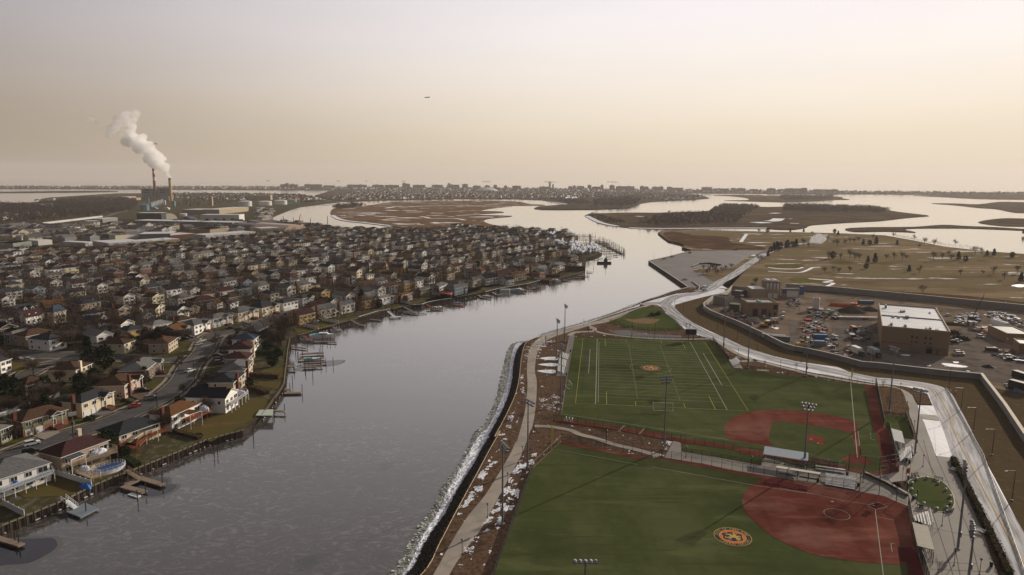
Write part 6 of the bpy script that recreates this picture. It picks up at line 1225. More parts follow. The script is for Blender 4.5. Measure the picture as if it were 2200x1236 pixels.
fence('N 1130,345 1380,800 1620,1236 X 2260,1400',.8,'low roadside guard rail down the right of the snowy road',3,mat('guard_rail',(.22,.23,.25),.5,.4,alpha=.6),m_galv)
for s,lb_,m in(('a 0,850 640,620','long white vinyl fence across the backyards, left run',m_wvinyl),('a 640,650 930,520','white vinyl fence run behind the cream house',m_wvinyl),('c 840,870 1430,1050','white vinyl fence between lawn and pool yard',m_wvinyl),('F 30,640 210,735','white picket fence at the lower left corner',m_wvinyl),('g 1090,740 1335,790','white scalloped fence left of the yellow house lawn',m_wvinyl),('g 1400,650 1655,695','white scalloped fence right of the yellow house lawn',m_wvinyl),('j 1090,700 1330,745','grey panel fence around the patio yard',m_wvinyl),('g 520,355 905,270','long white wall-like fence behind the slate-roofed row',m_wvinyl),('g 500,1075 740,1062','white panel fence behind the row of arborvitae',m_wvinyl),('i 1000,750 1330,840','white slatted fence running down to the bulkhead',m_wvinyl)):
 P_=pts(s);r=thing('panel_fence',lb_,'fence',P_[0]);d=P_[1]-P_[0];an=math.atan2(d.y,d.x);n_=max(2,int(d.length/2.4));st_l=d.length/n_;pm=MB().box(0,-.04,.05,st_l-.12,.04,1.7).data('panel',m);qm=MB().box(-.09,-.09,0,.09,.09,1.95).data('post',m)
 for k in range(n_+1):
  q=d*(k/n_)
  if k<n_:obj('panel',pm,r,q+d.normalized()*.06,an)
  obj('post',qm,r,q,an)
# ---------------- dugouts, bleachers, scoreboard ----------------
m_cream=mat('cream_metal',(.48,.45,.37),.5,.3,var=.06,scale=1);m_bluer=mat('blue_grey_roof',(.26,.30,.35),.5,.3,var=.05,scale=1);m_white=mat('white_metal',(.62,.61,.58),.4,.4,var=.05,scale=1);m_seat=mat('aluminium_seat',(.50,.50,.51),.35,.5,metal=.3)
def quadloc(s,z=0):P_=pts(s,z);return P_
def dugout(s,zt,rm,label,corr=False,drop=.4):
# s: four roof corners seen in the photo at height zt: front-left, front-right, back-right, back-left
 P_=pts(s,zt);c=sum(P_,Vector())/4;r=thing('dugout',label,'dugout',(c.x,c.y,.06));Q=[Vector((p.x-c.x,p.y-c.y,zt+(drop if i>1 else 0)))for i,p in enumerate(P_)]
 b=MB()
 if corr:
  n_=22
  for k in range(n_):
   a0,a1,b0,b1=Q[0].lerp(Q[1],k/n_),Q[0].lerp(Q[1],(k+.72)/n_),Q[3].lerp(Q[2],k/n_),Q[3].lerp(Q[2],(k+.72)/n_);u=Vector((0,0,.12));b.face([a0+u,a1+u,b1+u,b0+u]);b.face([a0,a0+u,b0+u,b0]);b.face([a1+u,a1,b1,b1+u])
 lo=[q-Vector((0,0,.12))for q in Q];b.mesh(Q+lo,[(0,1,2,3),(7,6,5,4),(0,4,5,1),(1,5,6,2),(2,6,7,3),(3,7,4,0)]);part('roof',b,rm,r)
 pm=MB().cyl((0,0,0),(0,0,zt-.1),.07,n=5).data('post',m_black)
 for a,c2 in((Q[0],Q[1]),(Q[3],Q[2])):
  for k in range(5):q=a.lerp(c2,.02+.96*k/4);obj('post',pm,r,(q.x,q.y,0))
 b=MB()
 for a,c2 in((Q[3],Q[2]),(Q[0],Q[3]),(Q[1],Q[2])):b.face([(a.x,a.y,0),(c2.x,c2.y,0),(c2.x,c2.y,zt-.2),(a.x,a.y,zt-.2)])
 part('mesh_panel',b,m_mesh,r);a=Q[3].lerp(Q[0],.25);c2=Q[2].lerp(Q[1],.25);d=c2-a;d.z=0
 bb=MB();
 for f0,f1 in((.06,.47),(.53,.94)):bb.box(d.length*f0,-.2,.42,d.length*f1,.2,.5,0,math.atan2(d.y,d.x),(a.x,a.y,0));bb.box(d.length*f0,.2,.6,d.length*f1,.26,.95,0,math.atan2(d.y,d.x),(a.x,a.y,0))
 part('bench',bb,m_black,r);return r
dugout('O 1358,246 970,186 980,130 1360,190',2.9,m_bluer,'dugout with blue-grey sloped roof between the two fields',drop=.5)
dugout('O 1462,362 1078,303 1088,288 1466,348',2.7,m_cream,'long dugout with cream flat roof above the near infield',drop=.05)
dugout('N 435,1030 392,867 540,920 580,1083',2.8,mat('pale_grey_metal',(.42,.44,.42),.5,.3),'dugout with plain pale grey roof beside the upper infield',drop=.3)
dugout('Q 692,985 645,780 780,830 835,1037',3.0,m_cream,'dugout with ribbed cream roof beside the near infield',True,.4)
def bleacher(s,rows,h,label,seat_m=None,rail=True):
# ground corners: front-left, front-right, back-right, back-left
 P_=pts(s);c=sum(P_,Vector())/4;r=thing('bleacher',label,'bleachers',(c.x,c.y,.1));Q=[p-c for p in P_]
 for k in range(rows):
  a,c2=Q[0].lerp(Q[3],(k+.3)/rows),Q[1].lerp(Q[2],(k+.3)/rows);d=c2-a;an=math.atan2(d.y,d.x);z=.45+k*h;w_=(Q[3]-Q[0]).length/rows
  b=MB().box(0,-.14,z-.06,d.length,.14,z,0,an,a);b.box(0,.14,z-h*.55,d.length,w_*.6,z-h*.5,0,an,a)if h>.05 else None
  part('seat_plank',b,seat_m or m_seat,r)
 b=MB()
 for f in(.03,.35,.65,.97):
  a,c2=Q[0].lerp(Q[1],f),Q[3].lerp(Q[2],f);b.cyl((a.x,a.y,.3),(c2.x,c2.y,.3+rows*h),.05,n=4)
  for k in range(rows):q=a.lerp(c2,(k+.5)/rows);b.cyl((q.x,q.y,0),(q.x,q.y,.35+k*h),.04,n=4)
 part('frame',b,m_galv,r)
 if rail:
  b=MB();zt=.5+rows*h+.8;a,c2=Q[3],Q[2]
  for z in(zt,zt-.4):b.cyl((a.x,a.y,z),(c2.x,c2.y,z),.04,n=4)
  for f in(0,.25,.5,.75,1):q=a.lerp(c2,f);b.cyl((q.x,q.y,0),(q.x,q.y,zt),.04,n=4)
  part('guard_rail',b,m_galv,r)
bleacher('Q 545,265 535,160 640,155 650,255',5,.22,'five-row aluminium bleachers beside the upper right dugout',m_white);bleacher('Q 690,775 675,735 790,730 820,860',5,.24,'five-row bleachers behind the ribbed cream dugout',m_white)
bleacher('P 380,235 850,300 845,235 375,170',2,.25,'long two-row bench stand beside the dugout area',m_white);bleacher('P 1000,535 530,450 530,320 1010,385',5,.2,'grey five-row bleachers above the near infield',m_seat)
bleacher('J 680,535 690,490 620,486 610,528',5,.2,'white bleachers left of the football field, farthest of three',m_white);bleacher('J 660,598 668,540 605,536 596,590',5,.2,'white bleachers left of the football field, middle of three',m_white);bleacher('J 645,655 652,600 595,595 585,650',5,.2,'white bleachers left of the football field, nearest of three',m_white)
bleacher('K 975,1148 940,1080 1010,1063 1055,1115',5,.22,'small white bleachers on the concrete pad right of the football field',m_white)
# scoreboard
p0,p1=pt('K 432,832'),pt('K 490,834');c=(p0+p1)/2;d=p1-p0;r=thing('scoreboard','blue scoreboard with blank face on two posts behind the football field','scoreboard',c,math.atan2(d.y,d.x));m_nb=mat('navy_board',(.018,.022,.075),.5,.3);h1=top_z(*px('K',464,696),c.x,c.y)
hb=top_z(*px('K',464,765),c.x,c.y);wd_=(pt('K 525,832')-pt('K 400,832')).length/2
for sx in(-1,1):part('post',MB().box(sx*d.length/2-.15,-.15,0,sx*d.length/2+.15,.15,hb),mat('dark_red_steel',(.09,.03,.03),.6,.3),r)
part('board',MB().box(-wd_,-.35,hb,wd_,.35,h1-.25),m_nb,r);part('top_band',MB().box(-wd_-.05,-.4,h1-.25,wd_+.05,.4,h1),mat('pale_blue_band',(.30,.34,.42),.5,.3),r)
part('digit_panel',MB().box(-wd_*.8,-.38,hb+.5,-wd_*.25,-.34,h1-.8).box(wd_*.25,-.38,hb+.5,wd_*.8,-.34,h1-.8).box(-wd_*.12,-.38,hb+.4,wd_*.12,-.34,hb+1),mat('digit_black',(.01,.01,.012),.4,.4),r)
# goals
m_gw=mat('goal_white',(.66,.66,.62),.4,.3);m_gy=mat('goal_yellow',(.55,.50,.06),.5,.3);m_net=mat('net',(.3,.3,.3),.9,.1,alpha=.10)
def soccer_goal(p,an,w_,h_,dp,label,m=m_gw,lying=False):
 r=thing('soccer_goal',label,'goal',p,an);b=MB();t_=.09
 b.cyl((-w_/2,0,0),(-w_/2,0,h_),t_,n=6);b.cyl((w_/2,0,0),(w_/2,0,h_),t_,n=6);b.cyl((-w_/2,0,h_),(w_/2,0,h_),t_,n=6);part('goal_frame',b,m,r)
 b=MB()
 for sx in(-1,1):b.cyl((sx*w_/2,0,h_),(sx*w_/2,dp*.5,h_),.04,n=4);b.cyl((sx*w_/2,dp*.5,h_),(sx*w_/2,dp,0),.04,n=4);b.cyl((sx*w_/2,0,.05),(sx*w_/2,dp,.05),.05,n=4)
 b.cyl((-w_/2,dp,.05),(w_/2,dp,.05),.06,n=4);part('back_stay',b,m,r)
 b=MB();b.face([(-w_/2,dp*.5,h_),(w_/2,dp*.5,h_),(w_/2,dp,0),(-w_/2,dp,0)]);b.face([(-w_/2,0,h_),(w_/2,0,h_),(w_/2,dp*.5,h_),(-w_/2,dp*.5,h_)]);part('net',b,m_net,r)
g0,g1=pt('J 1402,955'),pt('J 1580,962');soccer_goal((g0+g1)/2+Vector((0,0,.2)),math.atan2((g1-g0).y,(g1-g0).x),7.3,2.44,-2,'white soccer goal on the near end line of the football field')
soccer_goal(pt('J 700,765',.2),R(98),5.5,2.1,1.6,'small white goal parked against the left fence of the football field')
for i,s in enumerate(('J 665,1050','J 692,1054','J 718,1058')):soccer_goal(pt(s,.2),FA+R(90),1.8,1.1,.8,'tiny training goal near the lower left corner, %s of three'%('left','middle','right')[i])
def goalpost():
 a,c=pt('J 1262,358'),pt('J 1385,362');m_=(a+c)/2;d=c-a;hT=top_z(*px('J',1266,222),a.x,a.y);r=thing('football_goalpost','football goal with two yellow uprights at the far end line','goal post',m_,math.atan2(d.y,d.x));w_=d.length/2
 part('crossbar',MB().cyl((-w_,0,3.05),(w_,0,3.05),.1,n=6),m_gw,r)
 for sx in(-1,1):part('upright',MB().cyl((sx*w_,0,3),(sx*w_,0,hT),.10,n=6),m_gy,r);part('base_pad',MB().cyl((sx*w_,0,0),(sx*w_,0,3),.14,n=6),m_gw,r)
goalpost()
for s,tp,lb_ in(('M 2028,270','M 2032,75','yellow foul pole at the end of the far white foul line'),('I 1455,160','I 1455,-10','yellow foul pole at the near field corner')):
 p=pt(s);h=top_z(*px(tp[0],*[float(v)for v in tp.split()[1].split(',')]),p.x,p.y);solo('foul_pole',MB().cyl((0,0,0),(0,0,h),.11,n=6).box(0,-.03,h*.45,.45,.03,h),m_gy,lb_,'foul pole',None,p)
p=pt('J 540,1235');solo('foul_pole',MB().cyl((0,0,0),(0,0,5.5),.22,n=6),m_gy,'short thick yellow pole on the mulch left of the near field fence','foul pole',None,p)
for s,tp in(('J 1225,348','J 1228,208'),('J 1422,352','J 1425,210')):
 p=pt(s);h=top_z(*px(tp[0],*[float(v)for v in tp.split()[1].split(',')]),p.x,p.y);solo('net_pole',MB().cyl((0,0,0),(0,0,h),.13,.1,n=6),m_black,'tall black net pole %s the yellow football uprights'%('left of' if '1225' in s else 'right of'),'pole',None,p)
# ---------------- plaza furniture ----------------
bl=MB().lathe([(0,.05),(.32,.18),(.44,.42),(.32,.68),(.0,.82)],12);BLM=bl.data('globe',mat('globe_grey',(.42,.43,.45),.5,.3,var=.1,scale=4));BLB=MB().cyl((0,0,0),(0,0,.12),.25,n=8).data('base',m_kerb)
for i,(s,w_)in enumerate((('Q 685,408','first clockwise from the upper bench'),('Q 772,398','second, at the top rim'),('Q 870,443','third, beside the right upper bench'),('Q 935,500','fourth, on the right rim'),('Q 973,560','fifth, on the right rim'),('Q 977,615','sixth, lower right rim'),('Q 943,655','seventh, beside the lower bench'),('Q 858,668','eighth, at the bottom rim'),('Q 745,622','ninth, beside the left lower bench'),('Q 672,558','tenth, left rim beside the lamp'),('Q 640,500','eleventh, on the left rim'),('Q 643,445','twelfth, upper left rim'))):
 r=thing('globe_bollard','grey stone ball on the oval lawn, '+w_,'bollard',pt(s,.13));obj('base',BLB,r);obj('globe',BLM,r)
def bench(s,an,label,m=m_black,L_=2.2):
 r=thing('bench',label,'bench',pt(s,.1),an);b=MB()
 for k in range(4):b.box(-L_/2,-.28+k*.15,.43,L_/2,-.17+k*.15,.47)
 part('seat',b,m,r);b=MB()
 for k in range(4):b.box(-L_/2,.30+.03*k,.55+k*.12,L_/2,.33+.03*k,.63+k*.12)
 part('backrest',b,m,r)
 for sx in(-1,0,1):part('leg',MB().box(sx*(L_/2-.1)-.04,-.3,0,sx*(L_/2-.1)+.04,.32,.43).box(sx*(L_/2-.1)-.04,.3,.4,sx*(L_/2-.1)+.04,.42,1.02),m,r)
bench('Q 672,380',R(5),'dark bench above the upper left rim of the oval lawn');bench('Q 873,412',R(-35),'dark bench above the upper right rim of the oval lawn');bench('Q 748,650',R(145),'dark bench below the lower left rim of the oval lawn');bench('Q 968,682',R(-160),'dark bench below the lower right rim of the oval lawn')
bench('Q 1012,335',R(-62),'silver bench at the upper end of the long hedge',m_seat);bench('Q 1232,865',R(-62),'silver bench midway along the long hedge',m_seat);bench('P 2010,800',R(150),'dark bench in the shade by the near left of the oval',m_black,1.4)
for s,lb_,m in(('Q 992,298','dark green litter bin at the upper end of the hedge',m_ever),('Q 1330,1160','green litter bin at the lower plaza edge',mat('bin_green',(.02,.05,.04),.5,.3)),('P 872,295','black litter bin right of the two-row stand',m_black),('P 1045,475','black litter bin right of the grey bleachers',m_black),('P 1845,110','black litter bin under the upper bleachers',m_black),('P 1828,365','black litter bin by the flagpoles',m_black),('P 1905,680','black litter bin by the tall dark fence',m_black),('Q 655,195','black litter bin right of the upper bleachers',m_black),('J 700,462','black litter bin beside the football field fence',m_black),('J 665,662','black litter bin at the lower end of the bleacher pad',m_black),('K 565,795','black litter bin beyond the scoreboard',m_black),('O 1330,290','black litter bin beside the blue-grey dugout',m_black),('O 1442,425','black litter bin inside the cream-roofed dugout',m_black),('P 415,400','black litter bin left of the grey bleachers',m_black),('J 1400,75','black litter bin by the turning bay',m_black)):
 r=thing('litter_bin',lb_,'litter bin',pt(s,.08));part('bin',MB().cyl((0,0,0),(0,0,.95),.30,.36,10),m,r);part('lid',MB().cyl((0,0,.95),(0,0,1.12),.38,.15,10),m,r)
wallrun('low_wall','P 1150,290 1480,440 1640,530 1815,630',.5,.05,.75,mat('bronze_wall',(.11,.085,.065),.8,.2),'low dark diagonal wall with coping behind the flagpole bed')
# flags
def flagpole(s,tp,label):
 p=pt(s);h=top_z(*px(tp[0],*[float(v)for v in tp.split()[1].split(',')]),p.x,p.y);r=thing('flagpole',label,'flagpole',p,R(200));part('pole',MB().cyl((0,0,0),(0,0,h),.08,.04,6),m_seat,r);part('finial',MB().lathe([(0,-.1),(.1,0),(0,.1)],6,(0,0,h+.05)),m_gy,r);return r,h,p
def flagmesh(w_,h_,fn,mats):
 b=MB();nx,nz=18,13
 for i in range(nx):
  for j in range(nz):
   P4=[]
   for di,dj in((0,0),(1,0),(1,1),(0,1)):
    u,v=(i+di)/nx,(j+dj)/nz;P4.append((u*w_,.12*math.sin(u*9)*u,-h_*(1-v)-u*u*.5+v*0))
   b.face(P4,fn(i,j,nx,nz))
 return b.data('flag',mats)
m_fr,m_fw,m_fb,m_fo=mat('flag_red',(.40,.04,.04),.8,.1),mat('flag_white',(.62,.60,.58),.8,.1),mat('flag_blue',(.03,.05,.20),.8,.1),mat('flag_orange',(.55,.13,.03),.8,.1)
def usf(i,j,nx,nz):
 if i<7 and j>=6:return 1 if(i+j)%2==0 and 0<i<6 and j%2 else 2
 return 0 if(nz-1-j)%2==0 else 1
r,h,p=flagpole('P 1722,500','P 1738,60','silver flagpole flying the striped national flag beside the oval lawn');q=thing('flag','red and white striped national flag with blue canton on its pole','flag',p+Vector((0,0,h-.1)),R(185),None,flagmesh(2.4,1.3,usf,[m_fr,m_fw,m_fb]))
r,h,p=flagpole('P 1785,415','P 1805,20','second silver flagpole, with a dark blue flag');q=thing('flag','dark blue flag on the second silver flagpole','flag',p+Vector((0,0,h-.1)),R(185),None,flagmesh(1.8,1.1,lambda i,j,nx,nz:1 if 6<i<11 and 4<j<9 else 0,[m_fb,m_gy]))
r,h,p=flagpole('P 1838,400','P 1878,60','third silver flagpole, with a drooping orange flag');q=thing('flag','orange flag drooping from the third silver flagpole','flag',p+Vector((0,0,h*.62)),R(150),None,flagmesh(1.0,1.6,lambda i,j,nx,nz:1 if 6<i<12 and 4<j<9 else 0,[m_fo,m_fb]))
# utility poles in the town
for s,tp,lb_ in(('a 1150,1190','a 1140,850','wooden utility pole at the curb opposite the concrete drive'),('b 640,700','b 620,440','wooden utility pole beside the rust-roofed house'),('b 1225,310','b 1210,-10','wooden utility pole on the verge by the moving white car'),('e 735,1030','e 710,600','tall utility pole on the cross street corner'),('g 640,620','g 640,400','utility pole before the slate-roofed cream house'),('d 85,840','d 60,560','utility pole at the left on the cross street'),('g 580,700','g 580,560','short utility pole by the street end'),('e 700,370','e 700,60','pale utility pole before the slate gable'),('i 1050,660','i 1050,440','utility pole behind the second waterfront row'),('d 70,420','d 85,200','utility pole beside the grey dormered house')):
 p=pt(s);h=top_z(*px(tp[0],*[float(v)for v in tp.split()[1].split(',')]),p.x,p.y);r=thing('utility_pole',lb_,'utility pole',p,rnd.uniform(0,3));part('pole',MB().cyl((0,0,0),(0,0,h),.17,.12,6),m_bark,r);part('crossarm',MB().box(-1.1,-.06,h-1,1.1,.06,h-.85),m_bark,r)
 if '850' in tp:part('transformer',MB().cyl((.4,0,h-2.4),(.4,0,h-1.4),.25,n=8),m_galv,r)
# ---------------- vehicles ----------------
m_tyre=mat('tyre',(.012,.012,.012),.8,.2)
CARC=dict(white=(.60,.60,.60),silver=(.30,.31,.33),black=(.012,.012,.014),grey=(.10,.105,.11),red=(.28,.02,.02),blue=(.03,.05,.12),tan=(.25,.2,.14),darkred=(.12,.02,.02),yellow=(.5,.3,.02))
def paint(c):return mat('car_paint_'+c,CARC[c],.3,.5,coat=.5)
WH=MB().cyl((0,-.11,0),(0,.11,0),.33,n=10).data('wheel',m_tyre)
BODY={}
PROF=dict(car=([(-2.25,.35),(-2.25,.8),(-1.9,.95),(-1.2,1.0),(1.0,.95),(2.1,.75),(2.25,.5),(2.25,.35)],[(-1.6,.97),(-1.1,1.42),(.35,1.42),(1.05,.95)]),suv=([(-2.3,.4),(-2.3,1.05),(-2.1,1.15),(1.0,1.1),(2.15,.95),(2.3,.6),(2.3,.4)],[(-2.15,1.12),(-1.9,1.72),(.45,1.72),(1.15,1.1)]),van=([(-2.7,.4),(-2.7,2.1),(1.3,2.1),(1.9,1.25),(2.6,1.0),(2.7,.4)],[(.9,1.3),(1.0,2.05),(1.32,2.05),(1.88,1.3)]),pickup=([(-2.8,.5),(-2.8,1.1),(-.6,1.1),(1.2,1.1),(2.6,1.0),(2.75,.5)],[(-.6,1.1),(-.45,1.75),(.75,1.75),(1.35,1.1)]),boxtruck=([(-3.4,.8),(-3.4,3.1),(1.1,3.1),(1.1,2.2),(2.2,2.1),(2.6,1.2),(2.9,1.1),(2.9,.5),(-3.4,.5)],[(1.5,1.3),(1.5,2.0),(2.15,2.0),(2.55,1.3)]))
def extr(prof,w0,w1,m=0):
 b=MB();n=len(prof);A=[(x,-w0,z)for x,z in prof];B=[(x,w0,z)for x,z in prof];b.mesh(A+B,[tuple(range(n)),tuple(range(2*n-1,n-1,-1))]+[((i+1)%n,i,n+i,n+(i+1)%n)for i in range(n)],m);return b
def vehicle(s,head,typ,col,label,z=.1,cat=None,sc=1,group=None):
 k=(typ,col)
 if k not in BODY:
  p,g=PROF[typ];b=extr(p,.9,.9).data('body',paint(col));gm=extr(g,.82,.7);rf=MB();x0,x1=g[1][0],g[2][0];rf.box(x0,-.78,g[1][1]-.02,x1,.78,g[1][1]+.06)
  BODY[k]=(b,gm.data('cabin',m_glass),rf.data('roof',paint(col)))
 p=pt(s,0);r=thing('parked_'+{'car':'car','suv':'car','van':'van','pickup':'pickup_truck','boxtruck':'box_truck'}[typ],label,cat or{'car':'car','suv':'car','van':'van','pickup':'pickup truck','boxtruck':'truck'}[typ],(p.x,p.y,z),head,group);r.scale=(sc,sc,sc)
 b,g,rf=BODY[k];obj('body',b,r);obj('cabin_glass',g,r);obj('cabin_roof',rf,r)
 for sx in(-1.4,1.45):
  for sy in(-.82,.82):obj('wheel',WH,r,(sx,sy,.33))
 return r
SR=R(64)
for s,hd,t_,c_,lb_ in(('a 2110,690',R(52),'car','red','bright red car parked at the curb'),('b 535,570',R(52),'suv','grey','dark grey car parked ahead of the red car'),('b 1155,140',R(70),'car','white','white car driving up the curving street'),('b 425,455',R(20),'suv','black','black car on the brown drive of the pinkish house'),('c 505,415',R(48),'suv','white','white station car at the curb of the near street'),('c 480,535',R(35),'suv','black','black car partly hidden behind the pool house'),('e 1275,745',R(60),'car','silver','silver-green car, nearer of two at the street bend'),('e 1330,690',R(60),'car','white','white car, farther of two at the street bend'),('e 1080,660',R(10),'suv','black','black car before the green house'),('e 1150,635',R(10),'car','blue','dark blue car beside the black one at the green house'),('e 1730,845',R(20),'car','silver','silver car on the drive of the farther maroon house'),('e 1610,985',R(15),'suv','black','black car, upper of the trio by the maroon house'),('e 1610,1030',R(15),'suv','grey','dark grey car, lower of the trio by the maroon house'),('e 1590,930',R(15),'suv','darkred','dark car under the hedge shade by the maroon house'),('g 240,620',R(20),'car','white','white car in front of the cream dark-roofed row house'),('e 1640,425',R(20),'suv','grey','dark car on the drive of the white garage house'),('g 325,315',R(20),'car','white','white car beside the cream slate hip house'),('i 690,670',R(30),'car','white','white car before the four-window brown-roofed house'),('d 260,965',R(5),'car','grey','grey car on the cross street, left one'),('d 450,980',R(5),'car','silver','silver-blue car on the cross street, right one'),('d 1290,145',R(20),'car','silver','silver car before the long cream dormered house'),('e 2150,30',R(20),'car','white','white car behind the white slate house'),('d 1640,75',R(20),'car','white','white car on the drive beyond the dormered house'),('d 180,440',R(20),'car','silver','silver car left of the gambrel house'),('g 1460,330',R(20),'suv','blue','dark blue car in front of the pale grey hip house'),('e 1775,490',R(30),'car','black','black car seen on the far curb of the bend'),('i 10,770',R(20),'suv','black','black car left of the tan-yellow house')):vehicle(s,hd,t_,c_,lb_,.12)
for s,hd,t_,c_,lb_ in(('C 1375,690',R(10),'suv','silver','silver car at the rear edge of the parking lot'),('C 1305,708',R(5),'car','tan','car with its door line dark at the tip of the parking lot'),('C 1480,885',R(5),'car','silver','silver car near the middle seawall of the lot'),('C 1525,657',R(40),'suv','black','black car in the far corner of the parking lot'),('C 1915,630',R(5),'suv','black','black car parked at the scrub edge of the lot'),('C 1650,980',R(10),'suv','white','white car coming through the snowy junction'),('C 1655,955',R(30),'van','white','white van behind the car at the snowy junction'),('N 1410,165',R(-14),'pickup','white','white pickup truck with dark bed driving inside the wall corner'),('L 1440,1010',R(-10),'suv','white','white car, nearer of the pair right of the big building'),('L 1430,990',R(-10),'suv','silver','silver car, farther of the pair right of the big building'),('L 1375,870',R(-10),'suv','black','black car by the bushes at the building corner'),('L 1410,850',R(-10),'car','white','white car behind the black one at the building corner'),('L 1300,545',R(5),'car','white','white car alone in the dusty yard'),('L 1430,645',R(-20),'pickup','white','white pickup with dark bed by the scrap heap'),('L 1685,805',R(-75),'suv','white','white car heading down the works road'),('L 2145,670',R(5),'car','white','white car beside the quonset shed'),('L 2110,650',R(5),'car','grey','grey car beside the quonset shed'),('K 1555,530',R(75),'suv','white','white car parked right of the process building, rear'),('K 1545,575',R(75),'suv','white','white car parked right of the process building, front'),('K 1460,610',R(5),'van','white','long white van before the process building'),('K 1455,635',R(5),'suv','darkred','dark red car in front of the white van'),('K 1325,570',R(80),'suv','white','white car facing the dark doors'),('K 1110,560',R(5),'car','white','white car at the left corner of the process building'),('K 1140,570',R(5),'suv','blue','blue-grey car at the left of the doors'),('K 1070,350',R(60),'boxtruck','grey','dark truck in the walled court'),('L 700,0',0,'car','white','x')):
 if lb_!='x':vehicle(s,hd,t_,c_,lb_,.2)
# cars along the streets of the rows
cw=[]
for k in range(0,8):
 tt=37+62*k
 for q in range(-300,700,9):
  if rnd.random()<.62:continue
  sd=rnd.choice((-1,1));p=OG+AX*(q+rnd.uniform(-2,2))+BX*(tt+sd*2.9)
  if p.y<380 or p.y>830 or not open_land(p.x,p.y,16)or any((p.x-h[0])**2+(p.y-h[1])**2<90 for h in HOUSES):continue
  cw.append((p.y,p,k))
cw.sort(key=lambda c:c[0])
SC_={}
for yy,p,k in cw[:120]:
 c_=rnd.choice(('white','silver','black','grey','black','red','blue','tan','darkred'));n1=nearest(p.x,p.y,None,2)
 lab='%s car at the kerb near %s %s-roofed and %s %s-roofed houses'%(dict(darkred='dark red',blue='dark blue').get(c_,c_),WN[n1[0][2]],RN[n1[0][3]],WN[n1[1][2]],RN[n1[1][3]])
 if lab in SC_:continue
 SC_[lab]=1;s_='X 0,0';v_=vehicle(s_,R(61)+PI*rnd.randrange(2),rnd.choice(('car','suv','car','suv','pickup')),c_,lab,.08,None,1,'cars parked on the row streets');v_.location=(p.x,p.y,.08)
def simple_truck(s,hd,bc,cc,label,L_=6.5,h=2.9):
 p=pt(s);r=thing('trailer_truck',label,'truck',(p.x,p.y,.15),hd);part('cargo_box',MB().box(-L_/2,-1.25,1,L_/2,1.25,1+h),mat('box_'+bc,dict(white=(.62,.61,.58),grey=(.32,.34,.36),tan=(.4,.33,.22),black=(.03,.03,.03))[bc],.6,.3,var=.05,scale=1),r)
 b=extr([(L_/2+.2,.5),(L_/2+.2,2.5),(L_/2+1.6,2.4),(L_/2+2.1,1.3),(L_/2+2.3,.5)],1.1,1.1);part('cab',b,paint(cc),r);part('windscreen',MB().box(L_/2+1.7,-1,1.5,L_/2+2.02,1,2.2),m_glass,r)
 for sx in(-L_/2+.8,-L_/2+1.8,L_/2+1.2):
  for sy in(-1.1,1.1):obj('wheel',WH,r,(sx,sy,.45),0,(1.4,1.4,1.4))
for s,hd,a_,b_,lb_ in(('L 215,1000',R(-85),'white','black','black-cabbed truck with tall white box in the lower yard'),('L 415,1015',R(-85),'grey','black','black-cabbed truck with grey box beside the white one'),('N 2110,240',R(-80),'black','grey','black enclosed truck at the right edge, farther one'),('N 2080,370',R(-70),'black','grey','black enclosed truck at the right edge, nearer one')):simple_truck(s,hd,a_,b_,lb_)
# ---------------- buildings of the treatment works ----------------
m_tanw=patch(mat('tan_precast',(.27,.19,.125),.8,.2,var=.05,scale=.3),(.23,.165,.11),.06,.5,.65);m_tanl=mat('tan_light',(.36,.27,.18),.8,.2,var=.05,scale=.3);m_rwhite=patch(mat('white_membrane',(.56,.57,.60),.5,.3,var=.07,scale=.15),(.30,.31,.33),.10,.52,.68,(.3,1.5,1))
m_redband=mat('red_band',(.20,.05,.035),.7,.2);m_conc2=mat('grey_concrete',(.26,.25,.235),.85,.2,var=.1,scale=.4);m_dkdoor=mat('dark_opening',(.02,.017,.016),.7,.2);m_redoor=mat('brown_red_door',(.06,.025,.018),.6,.3)
def boxb(s,depth,h,wm_,rm_,label,cat='building',name='works_building',back=None,parapet=.5,feats=(),z=.1):
# s: front base line, left then right, as seen; the block runs back from it
 a,c=pts(s);d=c-a;W=d.length;an=math.atan2(d.y,d.x);m_=(a+c)/2;r=thing(name,label,cat,(m_.x-math.sin(an)*depth/2,m_.y+math.cos(an)*depth/2,z),an);x,y=W/2,depth/2
 part('wall',MB().prism([(-x,-y),(x,-y),(x,y),(-x,y)],0,h,0,0),wm_,r)
 part('roof',MB().box(-x+.25,-y+.25,h,x-.25,y-.25,h+.1),rm_,r)
 if parapet:
  b=MB();w_=.35
  for q in((-x-.05,-y-.05,x+.05,-y+w_),(-x-.05,y-w_,x+.05,y+.05),(-x-.05,-y+w_,-x+w_,y-w_),(x-w_,-y+w_,x+.05,y-w_)):b.box(q[0],q[1],h+.1,q[2],q[3],h+parapet)
  part('parapet',b,m_tanl if wm_ is m_tanw else wm_,r)
 for f in feats:
  nm,u0,u1,z0,z1,mm,fc,pr=(f+('f',.06))[:8]if len(f)<8 else f
  if fc=='f':part(nm,MB().box(-x+u0*W,-y-pr,z0,-x+u1*W,-y+.02,z1),mm,r)
  if fc=='l':part(nm,MB().box(-x-pr,y-u1*depth,z0,-x+.02,y-u0*depth,z1),mm,r)
  if fc=='r':part(nm,MB().box(x-.02,-y+u0*depth,z0,x+pr,-y+u1*depth,z1),mm,r)
  if fc=='t':part(nm,MB().box(-x+u0*W,-y+z0*depth,h+.1,-x+u1*W,-y+z1*depth,h+.1+pr),mm,r)
 return r,W,h,an
m_rtu=mat('roof_unit_grey',(.16,.155,.15),.6,.3,metal=.1)
p=pt('L 500,932');h=top_z(*px('L',500,662),p.x,p.y)
p2=pt('L 1300,1012');W=(p2-p).length
